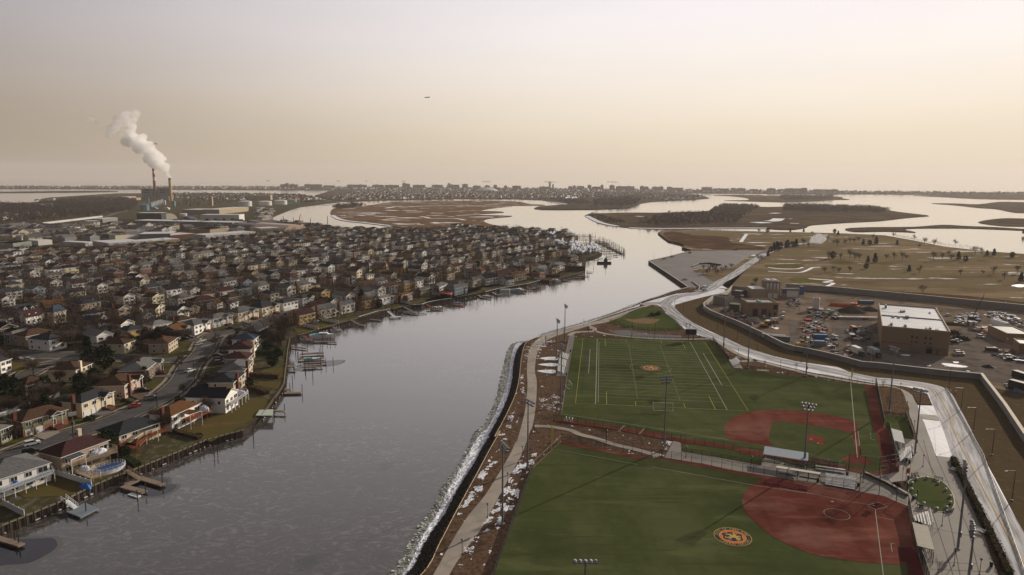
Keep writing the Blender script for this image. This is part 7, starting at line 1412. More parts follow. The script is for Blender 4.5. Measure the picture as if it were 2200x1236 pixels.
fe=[('wall_band',.0,.47,3.6,3.95,m_redband),('roll_door',.68,.765,0,3.6,m_dkdoor),('door',.835,.855,0,2.2,m_redoor),('door',.12,.14,0,2.3,m_redoor)]
for u in(.46,.53,.655,.73):fe+=[('window',u-.016,u+.018,6.9,8.3,m_glass),('window',u-.018,u+.014,4.6,5.5,m_glass)]
q0=U(*px('L',500,662),h);q3=U(*px('L',425,395),h);dep=(q3-q0).length
fe+=[('roof_unit',u,u+w_,v,v+.05,m_rtu,'t',hh)for u,v,w_,hh in((.35,.68,.02,1.0),(.385,.68,.02,1.0),(.42,.7,.015,.9),(.2,.4,.02,.9),(.29,.4,.02,.9),(.40,.42,.06,1.3),(.13,.08,.035,1.1),(.34,.06,.035,1.1),(.71,.05,.03,.9),(.80,.02,.04,.7),(.10,.82,.03,1.9),(.84,.73,.02,.6),(.66,.05,.02,.5))]
fe+=[('roof_ridge',.02,.99,.46,.475,m_rtu,'t',.5)]
fe+=[('roof_seam',.02+.04*k,.022+.04*k,.02,.98,mat('seam',(.45,.46,.49),.5,.3),'t',.05)for k in range(1,24)]
BR,_,_,_an=boxb('L 500,932 1300,1012',dep,h-.6,m_tanw,m_rwhite,'large tan block building with white membrane roof and dark roof units',parapet=.8,feats=fe)
b=MB();x=-W/2
for zz in(3.1,2.6):b.cyl((x+W*.455,-dep/2-.5,zz),(W/2+.3,-dep/2-.5,zz),.14,n=6)
b.cyl((x+W*.455,-dep/2-.5,.2),(x+W*.455,-dep/2-.5,3.1),.14,n=6);b.cyl((x+W*.47,-dep/2-.5,.2),(x+W*.47,-dep/2-.5,2.6),.14,n=6);part('pipe_run',b,m_galv,BR)
p=pt('K 1125,548');h=top_z(*px('K',1130,400),p.x,p.y)
r,W,_,_=boxb('K 1128,548 1490,552',15,h,m_tanw,m_conc2,'tan process building with two tall dark doorways',parapet=.9,feats=[('roll_door',.17,.33,0,4.6,m_dkdoor),('roll_door',.46,.62,0,4.6,m_redoor),('door',.70,.75,0,2.4,m_dkdoor),('window',.86,.92,1,2.3,m_dkdoor),('window',.84,.97,h*.55,h*.9,m_dkdoor),('downpipe',.395,.40,0,h,m_tanl),('roof_unit',.39,.45,.1,.5,mat('teal_unit',(.15,.42,.46),.5,.3),'t',1.3)])
boxb('K 1175,350 1345,352',14,7.5,m_tanl,m_rwhite,'low hall with white roof behind the process building',parapet=0)
boxb('K 1350,345 1500,350',10,6.2,m_tanl,m_conc2,'tan tower block with framed louvres behind the process building',feats=[('louvre',.15,.45,.8,4.2,m_white),('louvre',.55,.85,.8,4.2,m_white)])
r,W,_,_=boxb('K 1340,330 1508,334',12,11.5,m_tanw,m_rwhite,'tall penthouse with bright white louvred top and steel frame',feats=[('louvre',.04+.24*k,.2+.24*k,6.2,10.8,m_white)for k in range(4)]+[('fan_unit',.1+.45*v,.4+.45*v,.1+.4*u,.4+.4*u,m_seat,'t',1.3)for u in(0,1)for v in(0,1)])
b=MB()
for xx in(-.5,0,.5):
 for yy in(-7,7):b.cyl((xx*W*1.1,yy,0),(xx*W*1.1,yy,14),.12,n=4)
for zz in(4,8,12,14):b.cyl((-W*.55,-7,zz),(W*.55,-7,zz),.08,n=4)
part('steel_frame',b,m_galv,r)
boxb('K 935,315 1050,332',8,4.2,mat('mauve_block',(.13,.105,.11),.8,.2),m_conc2,'small mauve-grey block at the upper left court of the works');boxb('K 725,400 855,425',10,5.2,m_conc2,m_dry,'grey concrete block built into the wall bend');boxb('K 1540,325 1740,330',6,6,m_conc2,m_conc2,'long grey shed with pale screen beside blue panels',feats=[('screen',.27,.93,.3,4.6,m_white),('blue_panel',0,.22,3,6,mat('blue_panel',(.05,.10,.25),.5,.3))]);boxb('K 1745,292 1795,294',3,6,mat('blue_panel'),m_conc2,'narrow blue panelled box by the grey shed',parapet=0)
boxb('L 1985,865 2290,880',22,4.8,m_tanw,mat('grey_roof2',(.20,.205,.22),.6,.3),'tan low building with grey roof at the right edge');boxb('L 2130,985 2300,1000',12,4.6,m_tanw,mat('ribbed_cream',(.45,.41,.33),.6,.3,var=.1,scale=2),'small tan building with cream ribbed roof at the right edge')
p=pt('K 1940,470');h=top_z(*px('K',1940,332),p.x,p.y);r=thing('silo','white rectangular hopper silo on a concrete apron in the yard','silo',p,_an)
part('tower',MB().box(-1.9,-1.9,1,1.9,1.9,h),m_white,r);part('open_top',MB().box(-1.3,-1.3,h,-.2,1.3,h+.5).box(.2,-1.3,h,1.3,1.3,h+.5),mat('rust_tan',(.20,.12,.07),.8,.2),r);part('apron',MB().box(-4.5,-3.5,0,4.5,3.5,1),m_conc2,r)
p=pt('K 980,485');h=top_z(*px('K',980,372),p.x,p.y);r=thing('process_tank','grey-green square tank in a dark steel frame left of the process building','tank',p,_an);part('vessel',MB().box(-3.2,-3,0,3.2,3,h-1.5),mat('grey_green_tank',(.11,.115,.085),.7,.2,var=.15,scale=1),r);b=MB()
for x in(-6,-3.6,3.6):
 for y in(-3.4,3.4):b.cyl((x,y,0),(x,y,h),.16,n=4)
for z in(h,h*.6):b.cyl((-6,-3.4,z),(3.6,-3.4,z),.13,n=4);b.cyl((-6,3.4,z),(3.6,3.4,z),.13,n=4)
b.cyl((3.6,-3.4,h),(9,2,h+2),.2,n=4);part('steel_frame',b,m_dk,r)
# containers
def container(s,hd,L_,col,label,h=2.6,w_=2.4,z=.15):
 p=pt(s);r=thing('container',label,'container',(p.x,p.y,z),hd);b=MB().box(-L_/2,-w_/2,0,L_/2,w_/2,h)
 part('box',b,col,r);b=MB();n_=int(L_/.55)
 for k in range(n_):
  xx=-L_/2+(k+.5)*L_/n_
  for sy in(-1,1):b.box(xx-.12,sy*w_/2-.04,.15,xx+.12,sy*w_/2+.04,h-.15)
 part('corrugation',b,col,r,kind='stuff');part('corner_post',MB().box(-L_/2-.03,-w_/2-.03,0,-L_/2+.1,w_/2+.03,h+.03).box(L_/2-.1,-w_/2-.03,0,L_/2+.03,w_/2+.03,h+.03),m_dk,r)
m_cg=mat('container_grey',(.20,.22,.24),.6,.3,var=.08,scale=1);m_cb=mat('container_blue',(.035,.14,.33),.5,.3,var=.1,scale=1);m_co=mat('container_orange',(.35,.12,.07),.6,.3,var=.15,scale=1)
container('K 1440,820',R(-20),12,m_cg,'long grey shipping container behind the wall, farther one');container('K 1520,840',R(-20),9,mat('container_slate',(.11,.125,.14),.6,.3),'slate grey shipping container, nearer one');container('K 1985,820',R(-8),7.5,m_cb,'bright blue site office container');container('K 1955,895',R(-8),7,mat('container_bluegrey',(.14,.19,.27),.6,.3),'blue-grey container just below the bright blue one')
container('K 1375,650',R(85),4.5,m_white,'small white box trailer beside the rubble heap');container('L 185,720',R(80),6,m_co,'orange-topped blue container left of the big building');container('L 165,815',R(80),4.5,mat('trailer_pale',(.40,.44,.46),.6,.3),'pale blue-grey trailer left of the big building');container('L 1580,660',R(-5),4.5,m_white,'white site trailer beside the scrap heap');container('L 1615,665',R(-5),2,mat('trailer_cream',(.50,.46,.38),.6,.3),'cream end cabin by the white site trailer')
container('L 1812,960',R(-12),5,mat('skip_darkred',(.07,.02,.018),.7,.2),'dark red open skip on the works road',1.8);container('K 1845,610',R(0),4,mat('skip_red',(.40,.06,.03),.6,.3),'small bright red skip in the yard',1.4);container('L 450,895',R(80),2.5,mat('dark_blue_bin',(.02,.03,.06),.6,.3),'dark blue bin at the big building corner',2);container('L 230,585',R(-3),24,mat('long_white',(.38,.36,.34),.6,.3),'very long low pale trailer left of the big building',1.5,2.2);container('L 10,580',R(-3),8,m_dk,'dark low trailer at the end of the long pale one',1.3,2.2)
container('L 330,405',R(-3),10,mat('container_bluedull',(.06,.12,.18),.6,.3),'dull blue container against the far works wall',2.4)
# excavators and cranes
def excavator(s,hd,m,label,sc=1,fold=0):
 p=pt(s);r=thing('excavator',label,'excavator',(p.x,p.y,.15),hd);r.scale=(sc,sc,sc)
 for sy in(-1.15,1.15):part('track',extr([(-2.1,.15),(-2.3,.5),(-1.9,.9),(1.9,.9),(2.3,.5),(2.1,.15)],.3,.3),m_tyre,r,(0,sy,0))
 part('body',MB().box(-2,-1.3,1,1.2,1.3,2.1),m,r);part('cab',MB().box(.2,.2,2.1,1.5,1.25,3.1),m_glass,r);part('cab_roof',MB().box(.1,.1,3.1,1.6,1.35,3.25),m,r)
 b=MB();b.cyl((1,-.3,1.8),(3.6,-.3,4.6),.28,.22,4);b.cyl((3.6,-.3,4.6),(5.6,-.3,3.4),.2,.2,4);part('boom',b,m,r);part('stick',MB().cyl((5.6,-.3,3.5),(5.0,-.3,1.2),.18,.14,4),m,r);part('bucket',extr([(4.7,.4),(4.5,1.2),(5.4,1.2),(5.5,.6),(5.1,.2)],.5,.5),m_dk,r,(0,-.3,0))
m_cy=mat('machine_yellow',(.42,.25,.03),.5,.3,var=.15,scale=2);m_or=mat('machine_orange',(.50,.10,.02),.5,.3,var=.2,scale=1)
excavator('K 1330,680',R(-10),m_cy,'yellow excavator beside the rubble heap',1.1);excavator('K 1760,920',R(0),m_cy,'yellow excavator on dark mats near the flood wall',1.15);excavator('L 1160,500',R(10),m_cy,'small yellow loader against the far works wall',.7);excavator('L 1825,640',R(60),mat('dull_yellow',(.32,.25,.10),.6,.2),'dull yellow machine beyond the scrap heap',.8);excavator('K 2100,540',R(0),mat('machine_green',(.02,.14,.06),.5,.3),'green machine below the silo apron',.7)
solo('timber_mat',MB().box(-6,-1,0,6,1,.35),m_dk,'dark timber mats under the yellow excavator near the wall','mats',None,pt('K 1830,975',.12),R(-12))
p=pt('L 1590,600');r=thing('crane','lattice crane with orange jib tip over the scrap heap','crane',p,R(30));part('jib',MB().cyl((0,0,2),(9,0,14),.3,.2,4),m_dk,r);part('jib_tip',MB().cyl((9,0,14),(10.5,0,16),.3,.2,4),m_or,r);part('body',MB().box(-3,-1.5,.8,1.5,1.5,3),m_dk,r)
r=thing('pipe_stack','heap of bright orange-red pipes and machinery by the far wall','pipes',pt('L 60,430'),_an)
for k in range(7):part('pipe',MB().cyl((-8,k*.9-3,.45+(k%2)*.8),(5,k*.9-3,.45+(k%2)*.8),.42,n=7),m_or,r)
part('pump_block',MB().box(5,-3,1,8.5,1,3).cyl((7,-1,3),(10,-1,6),.25,n=4),m_or,r)
container('L 240,455',R(0),3,m_or,'small orange-red cart right of the pipes',1.5,2)
for i,(s,L_,m,lb_)in enumerate((('L 1700,720',14,m_conc2,'long pale concrete pipe lying by the works road'),('L 1680,730',8,mat('rusty',(.22,.09,.05),.8,.2),'short rusty pipe beside the works road'),('L 1720,740',15,m_galv,'thin steel pipe along the works road'),('L 2060,1030',16,m_galv,'bundle of grey pipes beside the drive'),('L 2130,1050',14,mat('pipe_blue',(.22,.27,.30),.6,.3),'pale blue-grey pipe bundle at the right edge'))):
 b=MB()
 for k in range(1 if i<3 else 5):b.cyl((-L_/2,k*.7,.4),(L_/2,k*.7,.4),.35,n=7)
 r=thing('pipe_bundle',lb_,'pipes',pt(s,.15),R(-20)if i>2 else R(-40));part('pipe',b,m,r)
def heap(s,rx,ry,h,m,label):
 b=MB();n=22;V=[]
 for k in range(6):
  t_=k/5
  for i in range(n):a=2*PI*i/n;q=1+.25*noise.noise(Vector((math.cos(a)*2,math.sin(a)*2,k*.4+rx)));V.append((rx*(1-t_)*q*math.cos(a),ry*(1-t_)*q*math.sin(a),h*(1-(1-t_)**1.4)*(.9+.2*q)))
 b.mesh(V,[(k*n+i,k*n+(i+1)%n,(k+1)*n+(i+1)%n,(k+1)*n+i)for k in range(5)for i in range(n)]);return solo('earth_heap',b,m,label,'earth heap',None,pt(s),_an)
heap('L 160,500',9,6,3.8,mat('dark_spoil',(.075,.06,.05),.95,.1,var=.2,scale=.5),'dark conical earth heap before the red pipes');heap('L 370,480',7,5,2.6,mat('dark_spoil'),'second earth heap near the big building corner');heap('K 1215,620',4.6,3,3.2,mat('pale_rubble',(.30,.26,.21),.95,.1,var=.3,scale=1),'pale rubble heap left of the white box trailer');heap('L 1350,650',9,3,1.6,mat('green_heap',(.06,.06,.035),.95,.1,var=.3,scale=.6),'low greenish heap right of the big building')
heap('N 1690,60',3.5,2.2,1.3,m_rock,'tangle of dark steel and rebar in the yard corner')
def junk(name,poly,n,cols,label,hs=(.3,1.6)):
 P_=pts(poly);c=sum(P_,Vector())/len(P_);xs=[q.x for q in P_];ysv=[q.y for q in P_];b=MB();k=0;tr=0
 while k<n and tr<n*20:
  tr+=1;x,y=rnd.uniform(min(xs),max(xs)),rnd.uniform(min(ysv),max(ysv))
  if not inside(x,y,P_):continue
  k+=1;m=rnd.randrange(len(cols));a=rnd.uniform(0,3.1);o=(x-c.x,y-c.y,.1)
  if rnd.random()<.5:s_=rnd.uniform(.4,1.6);b.box(-s_,-s_*.5,0,s_,s_*.5,rnd.uniform(*hs),m,a,o)
  else:L_=rnd.uniform(1,3.5);z=rnd.uniform(*hs);b.cyl((o[0],o[1],z*.4),(o[0]+L_*math.cos(a),o[1]+L_*math.sin(a),z),.13,n=4,m=m)
 o=struct(name,b.data(name,cols),label,'stuff');o.location=(c.x,c.y,0);return o
m_sc=[m_dk,m_dk,m_galv,m_galv,m_yard,mat('rusty'),mat('pale_rubble'),m_white,m_cb];m_scw=[m_white,m_galv,mat('pale_rubble'),m_dk,m_dk,mat('rusty'),m_galv,m_or]
for poly,n,cols,lb_ in(('L 1400,600 1420,540 1520,520 1650,530 1700,600 1600,640 1450,640',210,m_sc,'dark scrap heap of mixed machinery under the crane'),('L 1740,540 1800,510 1950,520 2150,590 2180,640 1900,640',260,m_sc,'wide field of parked plant and scrap by the far wall'),('L 1640,690 1860,680 1880,740 1700,760',90,m_sc+[m_or],'litter of parts by the works road'),('K 1850,640 1990,620 2060,700 2050,760 1890,740',160,m_scw,'pile of white scrap and pale debris above the blue office'),('K 1760,620 1850,640 1880,760 1830,880 1780,800',80,m_scw,'strip of small debris beside the yard lane'),('K 830,470 960,480 1060,560 1000,600 860,520',120,m_sc+[m_or,m_redband],'clutter of machinery inside the wall bend'),('K 1060,590 1200,580 1260,650 1150,660',70,m_sc+[m_or],'clutter around the rubble heap'),('K 1580,380 1760,360 1780,440 1640,460',60,m_sc,'scattered beams in the upper yard'),('K 1880,480 2197,470 L 0,560 400,570 380,600 0,590 K 1850,580',140,m_sc,'line of low debris across the middle yard'),('L 100,690 330,680 350,840 120,850',70,m_sc,'small parts left of the big building'),('L 110,890 170,1000 140,1080 90,1000',26,m_scw,'scatter beside the white truck'),('N 1930,280 2163,300 2163,420 2000,400',60,m_sc,'clutter at the right edge by the black trucks'),('K 2060,760 2197,800 2180,1000 2060,900',70,m_sc,'pipes and parts below the blue-grey container'),('L 1850,940 2190,1000 2190,1100 1950,1060',90,[m_galv,m_dk,mat('rusty')],'rows of pipe sections beside the tan buildings')):junk('scrap_pile',poly,n,cols,lb_)
for i,s in enumerate(('L 1330,760','L 1440,830')):
 thing('bush',('dark bush, farther one, at the big building corner','dark bush, nearer one, at the big building corner')[i],'bush',pt(s),0,None,BM[0],(6,3,2.5))
for i,s in enumerate(('N 1185,390','N 1262,400')):solo('traffic_barrel',MB().cyl((0,0,0),(0,0,1),.3,.25,8).cyl((0,0,.4),(0,0,.6),.31,.3,8,1),[m_or,m_white],('orange traffic marker on the verge, left one','orange traffic marker on the verge, right one')[i],'traffic barrel',None,pt(s))
# ---------------- details around the near houses ----------------
def deck(s,zt,m,label,posts=True,rail_m=None,name='deck',rh=1.0,th=.25,pr=.07):
 P_=pts(s,zt);c=sum(P_,Vector())/len(P_);r=thing(name,label,'deck',(c.x,c.y,0));Q=[(p.x-c.x,p.y-c.y)for p in P_];part('platform',MB().prism(Q,zt-th,zt),m,r);rm=rail_m or m;n=len(Q)
 V=[Vector((x,y,0))for x,y in Q];pm=MB().cyl((0,0,0),(0,0,zt-th),pr*1.2,n=5).data('post',rm);bm=MB().box(-.02,-.02,0,.02,.02,rh).data('baluster',rm)
 for i in range(n):
  a,c2=V[i],V[(i+1)%n];d=c2-a;b=MB();b.cyl(a+Vector((0,0,zt+rh)),c2+Vector((0,0,zt+rh)),.06,n=4);b.cyl(a+Vector((0,0,zt+.12)),c2+Vector((0,0,zt+.12)),.04,n=4)
  for k in range(max(2,int(d.length/.35))):q=a+d*(k/max(2,int(d.length/.35)));b.box(-.025,-.025,zt,.025,.025,zt+rh,0,0,q)
  part('railing',b,rm,r)
  if posts:
   for k in range(max(1,int(d.length/2.6))):obj('post',pm,r,a+d*((k+.1)/max(1,int(d.length/2.6))))
 return r
deck('c 40,1140 850,840 800,765 -160,1110 -260,1240',2.9,mat('pale_blue_deck',(.20,.23,.26),.7,.2),'long raised balcony with white balusters on the waterside white house',True,m_wvinyl)
deck('c 985,690 1120,745 1835,510 1830,460 1650,420 1000,620',2.9,m_wood,'long raised timber deck along the tan pool house',True,mat('tan_rail_wood',(.34,.27,.19),.8,.2))
deck('c 1160,830 1440,935 1570,900 1580,850 1440,800 1480,740 1700,680 1400,690 1280,760',1.0,mat('pale_timber',(.36,.28,.19),.8,.2,var=.1,scale=2),'low pale timber pool deck with angled corner',True,mat('tan_rail_wood'),'pool_deck',.8)
deck('c 2181,420 1960,360 1860,410 1940,460 2140,470 b 330,1210 790,1050 640,1000',2.2,m_redwood,'redwood deck with railing on the slate-roofed waterside house',True,m_redwood)
deck('b 1000,860 1140,905 1490,745 1480,700 1300,690 1010,800',2.8,m_redwood,'redwood raised deck behind the rust-roofed white house',True,m_redwood)
deck('b 1700,640 1790,660 2060,470 2040,440 1890,440 1700,560',3.0,mat('grey_deck',(.16,.145,.13),.8,.2),'grey raised deck on tall white posts at the black-roofed house',True,m_wvinyl,'deck',.9,.25,.14)
b=MB();a,c2=Vector((0,0,0)),0
def canopy(s,zt,rm,label,drop=.3):
 P_=pts(s,zt);c=sum(P_,Vector())/len(P_);r=thing('porch_canopy',label,'canopy',(c.x,c.y,0));part('roof',MB().prism([(p.x-c.x,p.y-c.y)for p in P_],zt-.2,zt,1,0),[rm,m_trim],r)
 for p in P_:part('post',MB().cyl((p.x-c.x,p.y-c.y,0),(p.x-c.x,p.y-c.y,zt-.2),.09,n=5),m_trim,r)
canopy('c 965,590 1110,640 1330,550 1200,500',5.5,mat('solar_black',(.012,.014,.025),.25,.5),'black glazed porch roof on posts over the pool house deck');canopy('b 965,770 1150,805 1330,745 1200,730 1040,715',5.4,roofm('rust'),'rust porch roof over the redwood raised deck')
canopy('b 300,1020 460,1060 640,1010 560,990 470,985',4.6,roofm('slate'),'slate gable porch roof at the redwood deck')
# solar panels and skylights
# oval pool
c=pt('c 1700,760',1.1);ax=(pt('c 1940,680',1.1)-pt('c 1450,830',1.1));La=ax.length/2;an=math.atan2(ax.y,ax.x);r=thing('swimming_pool','oval above-ground pool with white rim and bright blue cover','pool',(c.x,c.y,0),an)
def oval_p(a_,b_,n=36):return[(a_*math.copysign(abs(math.cos(2*PI*i/n))**.8,math.cos(2*PI*i/n)),b_*math.copysign(abs(math.sin(2*PI*i/n))**.8,math.sin(2*PI*i/n)))for i in range(n)]
wb_=2.7;part('wall',MB().prism(oval_p(La,wb_),0,1.1),m_wvinyl,r);part('cover',MB().prism(oval_p(La-.25,wb_-.25),1.1,1.16),mat('pool_cover',(.015,.055,.17),.35,.4,var=.2,scale=1),r)
O_=oval_p(La+.1,wb_+.1,24);b=MB()
for i in range(24):a=Vector((*O_[i],0));c2=Vector((*O_[(i+1)%24],0));b.cyl(a+Vector((0,0,2)),c2+Vector((0,0,2)),.035,n=4);b.cyl(a+Vector((0,0,1.4)),c2+Vector((0,0,1.4)),.04,n=4);b.cyl(a+Vector((0,0,.9)),a+Vector((0,0,2)),.05,n=4)
part('rail',b,m_wvinyl,r)
def blob(s,z,rx,ry,h,m,label,name='covered_furniture',cat='cover',rz=0):
 b=MB();n=14;V=[]
 for k in range(5):
  t_=k/4
  for i in range(n):a=2*PI*i/n;q=1+.3*noise.noise(Vector((math.cos(a)*1.7+rx,math.sin(a)*1.7,k*.6+h)));V.append((rx*math.cos(t_*1.45)*q*math.cos(a),ry*math.cos(t_*1.45)*q*math.sin(a),h*math.sin(t_*1.5)*q))
 b.mesh(V,[(k*n+i,k*n+(i+1)%n,(k+1)*n+(i+1)%n,(k+1)*n+i)for k in range(4)for i in range(n)]+[tuple(4*n+i for i in range(n))]);return solo(name,b,m,label,cat,None,pt(s,z),rz)
blob('c 1540,540',3.0,2.6,1.1,1.5,m_wrap,'white wrapped furniture on the raised timber deck of the pool house',rz=R(60));blob('c 1320,800',1.0,1.5,1.0,1.3,m_wrap,'white wrapped furniture on the low pool deck');blob('b 1370,745',2.8,1.9,1.4,2.0,m_wrap,'white wrapped furniture on the redwood raised deck');blob('b 1945,485',3.0,1.9,1.2,1.5,m_wrap,'white wrapped furniture on the grey deck with white posts')
blob('c 1330,1075',0,2.4,1.0,1.2,m_tarp,'bright blue tarp over a small boat at the end of the vinyl fence',rz=R(150));blob('c 200,990',3,1.4,.7,.8,m_tarp,'blue tarp at the near end of the white balcony');blob('c 700,800',3,1.2,.7,.7,mat('dark_blue_tarp',(.02,.06,.2),.6,.3),'dark blue tarp at the far end of the white balcony');blob('c 455,1060',0,1.3,.9,.9,m_tarp,'blue tarp heap under the white balcony');blob('c 2070,475',0,.5,.5,1.2,m_wrap,'small white wrapped post on the gravel by the redwood deck')
blob('g 1210,670',0,1.8,1,1.1,m_wrap,'white wrapped boxy item at the yellow house patio, left',rz=R(50));blob('g 1310,665',0,2.6,1.3,1.3,m_wrap,'white wrapped boat at the yellow house patio, right',rz=R(55));blob('i 930,765',3,1.5,.8,.6,m_tarp,'bright blue cover on the white balcony of the shore row');blob('i 1215,835',0,1.3,.8,.6,m_tarp,'blue tarp on the shore lawn fence');blob('e 210,300',0,4.5,1.5,1.2,mat('dark_blue_tarp'),'dark blue covered boat on a trailer by the bare trees',rz=R(30));blob('e 380,230',0,4,1.5,1.0,m_wrap,'white boat on a trailer behind the tarped one',rz=R(30))
b=MB();n=14
for k in range(n):a0,a1=R(60+k*10),R(60+(k+1)*10);b.mesh([(2.2*math.cos(a0),-.3,2.2*math.sin(a0)+.4),(2.2*math.cos(a1),-.3,2.2*math.sin(a1)+.4),(2.2*math.cos(a1),.3,2.2*math.sin(a1)+.4),(2.2*math.cos(a0),.3,2.2*math.sin(a0)+.4),(2.5*math.cos(a0),-.3,2.5*math.sin(a0)+.4),(2.5*math.cos(a1),-.3,2.5*math.sin(a1)+.4),(2.5*math.cos(a1),.3,2.5*math.sin(a1)+.4),(2.5*math.cos(a0),.3,2.5*math.sin(a0)+.4)],[(0,1,2,3),(7,6,5,4),(0,4,5,1),(3,2,6,7)])
solo('pool_slide',b,m_teal,'curved turquoise slide standing in the yard at the left edge','slide',None,pt('a 200,735'),R(20))
r=thing('street_sign','blank white sign panel on a post at the yard of the olive house','sign',pt('a 1150,1010'),R(40));part('post',MB().cyl((0,0,0),(0,0,4.5),.07,n=5),m_galv,r);part('panel',MB().box(-1.2,-.05,4.2,1.2,.05,5.6),m_white,r)
canopy('g 1380,560 1420,590 1660,500 1600,480',3.2,mat('pale_timber'),'pale timber pergola deck at the white grey-roofed house');canopy('i 1780,640 1960,680 1980,640 1800,610',3.0,mat('awning_red',(.38,.05,.03),.7,.2),'bright red awning over the deck of the white shore house');canopy('i 1195,690 1310,700 1310,665 1200,662',3.4,m_trim,'white garden pavilion roof in the shore row')
deck('i 830,790 900,830 1060,770 1040,740',2.7,m_wvinyl,'raised white balcony of the pale hip-roofed shore house',True,m_wvinyl)
"""roof extras"""
def on_roof(hs,lst):
 for nm,x,y,z,rx_,sx,sy,m in lst:q=part(nm,MB().box(-sx,-sy,0,sx,sy,.08),m,hs,(x,y,z));q.rotation_euler=rx_
# ---------------- industry beyond the town ----------------
m_iw=mat('industrial_white',(.50,.49,.47),.6,.3,var=.05,scale=.1);m_isnow=patch(mat('pale_flat_roof',(.52,.51,.52),.6,.3,var=.08,scale=.05),(.34,.33,.33),.05,.55,.7)
m_it=mat('industrial_tan',(.30,.235,.15),.7,.2);m_ib=mat('industrial_blue',(.06,.12,.17),.6,.3);m_itr=mat('tan_roof',(.19,.14,.09),.8,.2,var=.1,scale=.05);m_ig=mat('industrial_green',(.02,.03,.028),.7,.2);m_igr=mat('industrial_grey',(.17,.165,.16),.8,.2,var=.08,scale=.1);m_ir=mat('industrial_red',(.20,.05,.035),.7,.2)
def ind(s,dep,h,wm_,rm_,label,feats=(),name='warehouse'):return boxb(s,dep,h,wm_,rm_,label,'warehouse',name,parapet=0,feats=feats,z=0)
wins=lambda n,z0,z1,a=.05,b_=.95:[('window',a+(b_-a)*(k+.3)/n,a+(b_-a)*(k+.7)/n,z0,z1,m_glass)for k in range(n)]
ind('A 935,632 1240,610',46,8.5,m_iw,m_isnow,'long white warehouse with square windows behind the town',wins(9,1.5,4.5));ind('A 1250,610 1545,585',30,8,m_it,m_isnow,'cream warehouse joined to the white windowed one')
ind('A 1140,412 1990,432',34,8,m_igr,m_isnow,'very long low shed with bright white roof');ind('A 830,508 1060,512',42,7,m_ib,m_itr,'blue-walled warehouse with tan roof, larger one');ind('A 825,520 940,522',20,5,m_ib,m_itr,'lower blue-walled annex with tan roof')
ind('A 1190,535 1460,530',40,7,m_igr,m_isnow,'grey flat warehouse with white roof');ind('A 1462,530 1675,512',34,4.5,mat('dark_red_wall',(.09,.03,.025),.8,.2),m_isnow,'red-walled warehouse beside the grey one');ind('A 1765,545 2193,512',30,7,m_iw,m_isnow,'long bright white warehouse at the town edge',wins(8,1,4));ind('A 1610,490 1800,498',40,8,m_it,m_igr,'tan warehouse with grey roof, left part');ind('A 1800,498 1950,478',34,8,m_it,m_igr,'tan warehouse with sunlit side, right part')
ind('A 1172,372 1385,372',30,14,m_ig,m_isnow,'black-walled hall with thin white roof');ind('A 1560,318 1870,322',60,10,m_it,m_isnow,'big tan warehouse with white roof near the tanks');ind('A 1880,322 2130,296',40,11,m_it,m_isnow,'big tan warehouse, sunlit right part');ind('A 1722,384 2050,384',34,13,m_iw,m_isnow,'white hall with four dark doorways',[('roll_door',.12+.22*k,.2+.22*k,0,6,m_dkdoor)for k in range(4)])
ind('A 1985,455 2193,460',60,9,m_igr,mat('dark_roof',(.10,.095,.10),.8,.2),'broad dark-roofed shed left of the tan quonset');ind('A -60,620 110,622',30,7,mat('industrial_sage',(.15,.17,.15),.7,.2),m_igr,'sage green shed at the left edge');ind('A 115,622 255,600',26,7,mat('industrial_sage'),m_igr,'sage green shed, right part');ind('A 80,685 300,660',24,6,mat('industrial_cream',(.44,.40,.28),.7,.2),m_isnow,'cream flat building by the town edge');ind('A 60,728 155,712',14,5,m_it,m_isnow,'small yellow-tan building at the left');ind('A 330,590 450,580',22,6,m_iw,m_isnow,'white low shed left of the silver tank trucks');ind('A 530,590 730,600',14,5,mat('silver_vessels',(.40,.42,.44),.5,.3,metal=.3),m_isnow,'row of silver tank trailers');ind('A 370,475 450,472',14,6,m_iw,mat('dull_red_roof',(.22,.06,.05),.8,.2),'small white shed with red roof');ind('A 650,482 732,470',20,8,m_iw,m_isnow,'white windowless block in the scrap yards');ind('A 20,475 140,470',20,6,m_ib,m_igr,'blue-grey shed at the far left');ind('A 750,415 860,410',20,7,m_igr,m_isnow,'grey block along the rail line');ind('A 880,395 1010,380',18,7,m_igr,m_isnow,'second grey block along the rail line');ind('A 350,700 415,690',10,4,m_it,m_isnow,'low tan shed among leafless trees')
ind('A 1090,195 1165,190',30,10,m_it,m_isnow,'cream hall left of the power station');ind('A 1170,200 1210,198',20,8,m_it,m_isnow,'small cream hall left of the power station');ind('B 40,488 210,480',30,8,mat('pale_yellow',(.50,.46,.28),.7,.2),m_isnow,'pale yellow boatshed in front of the tan quonset');ind('B 0,440 230,432',60,10,m_igr,mat('dark_roof'),'large dark-roofed boatyard shed')
def quonset(s,dep,h,m,label,em=None):
 a,c=pts(s);d=c-a;W=d.length;an=math.atan2(d.y,d.x);m_=(a+c)/2;r=thing('quonset_hut',label,'hangar',m_,an);n=14;P_=[(W/2*math.cos(PI*i/n),h*math.sin(PI*i/n))for i in range(n+1)];b=MB()
 V=[(x,0,z)for x,z in P_]+[(x,dep,z)for x,z in P_];b.mesh(V,[(i,i+1,n+2+i,n+1+i)[::-1]for i in range(n)]);part('shell',b,m,r);b=MB();b.face([(x,0,z)for x,z in P_]);part('end_wall',b,em or m,r);b=MB();b.face([(x,dep,z)for x,z in P_][::-1]);part('end_wall',b,em or m,r);return r
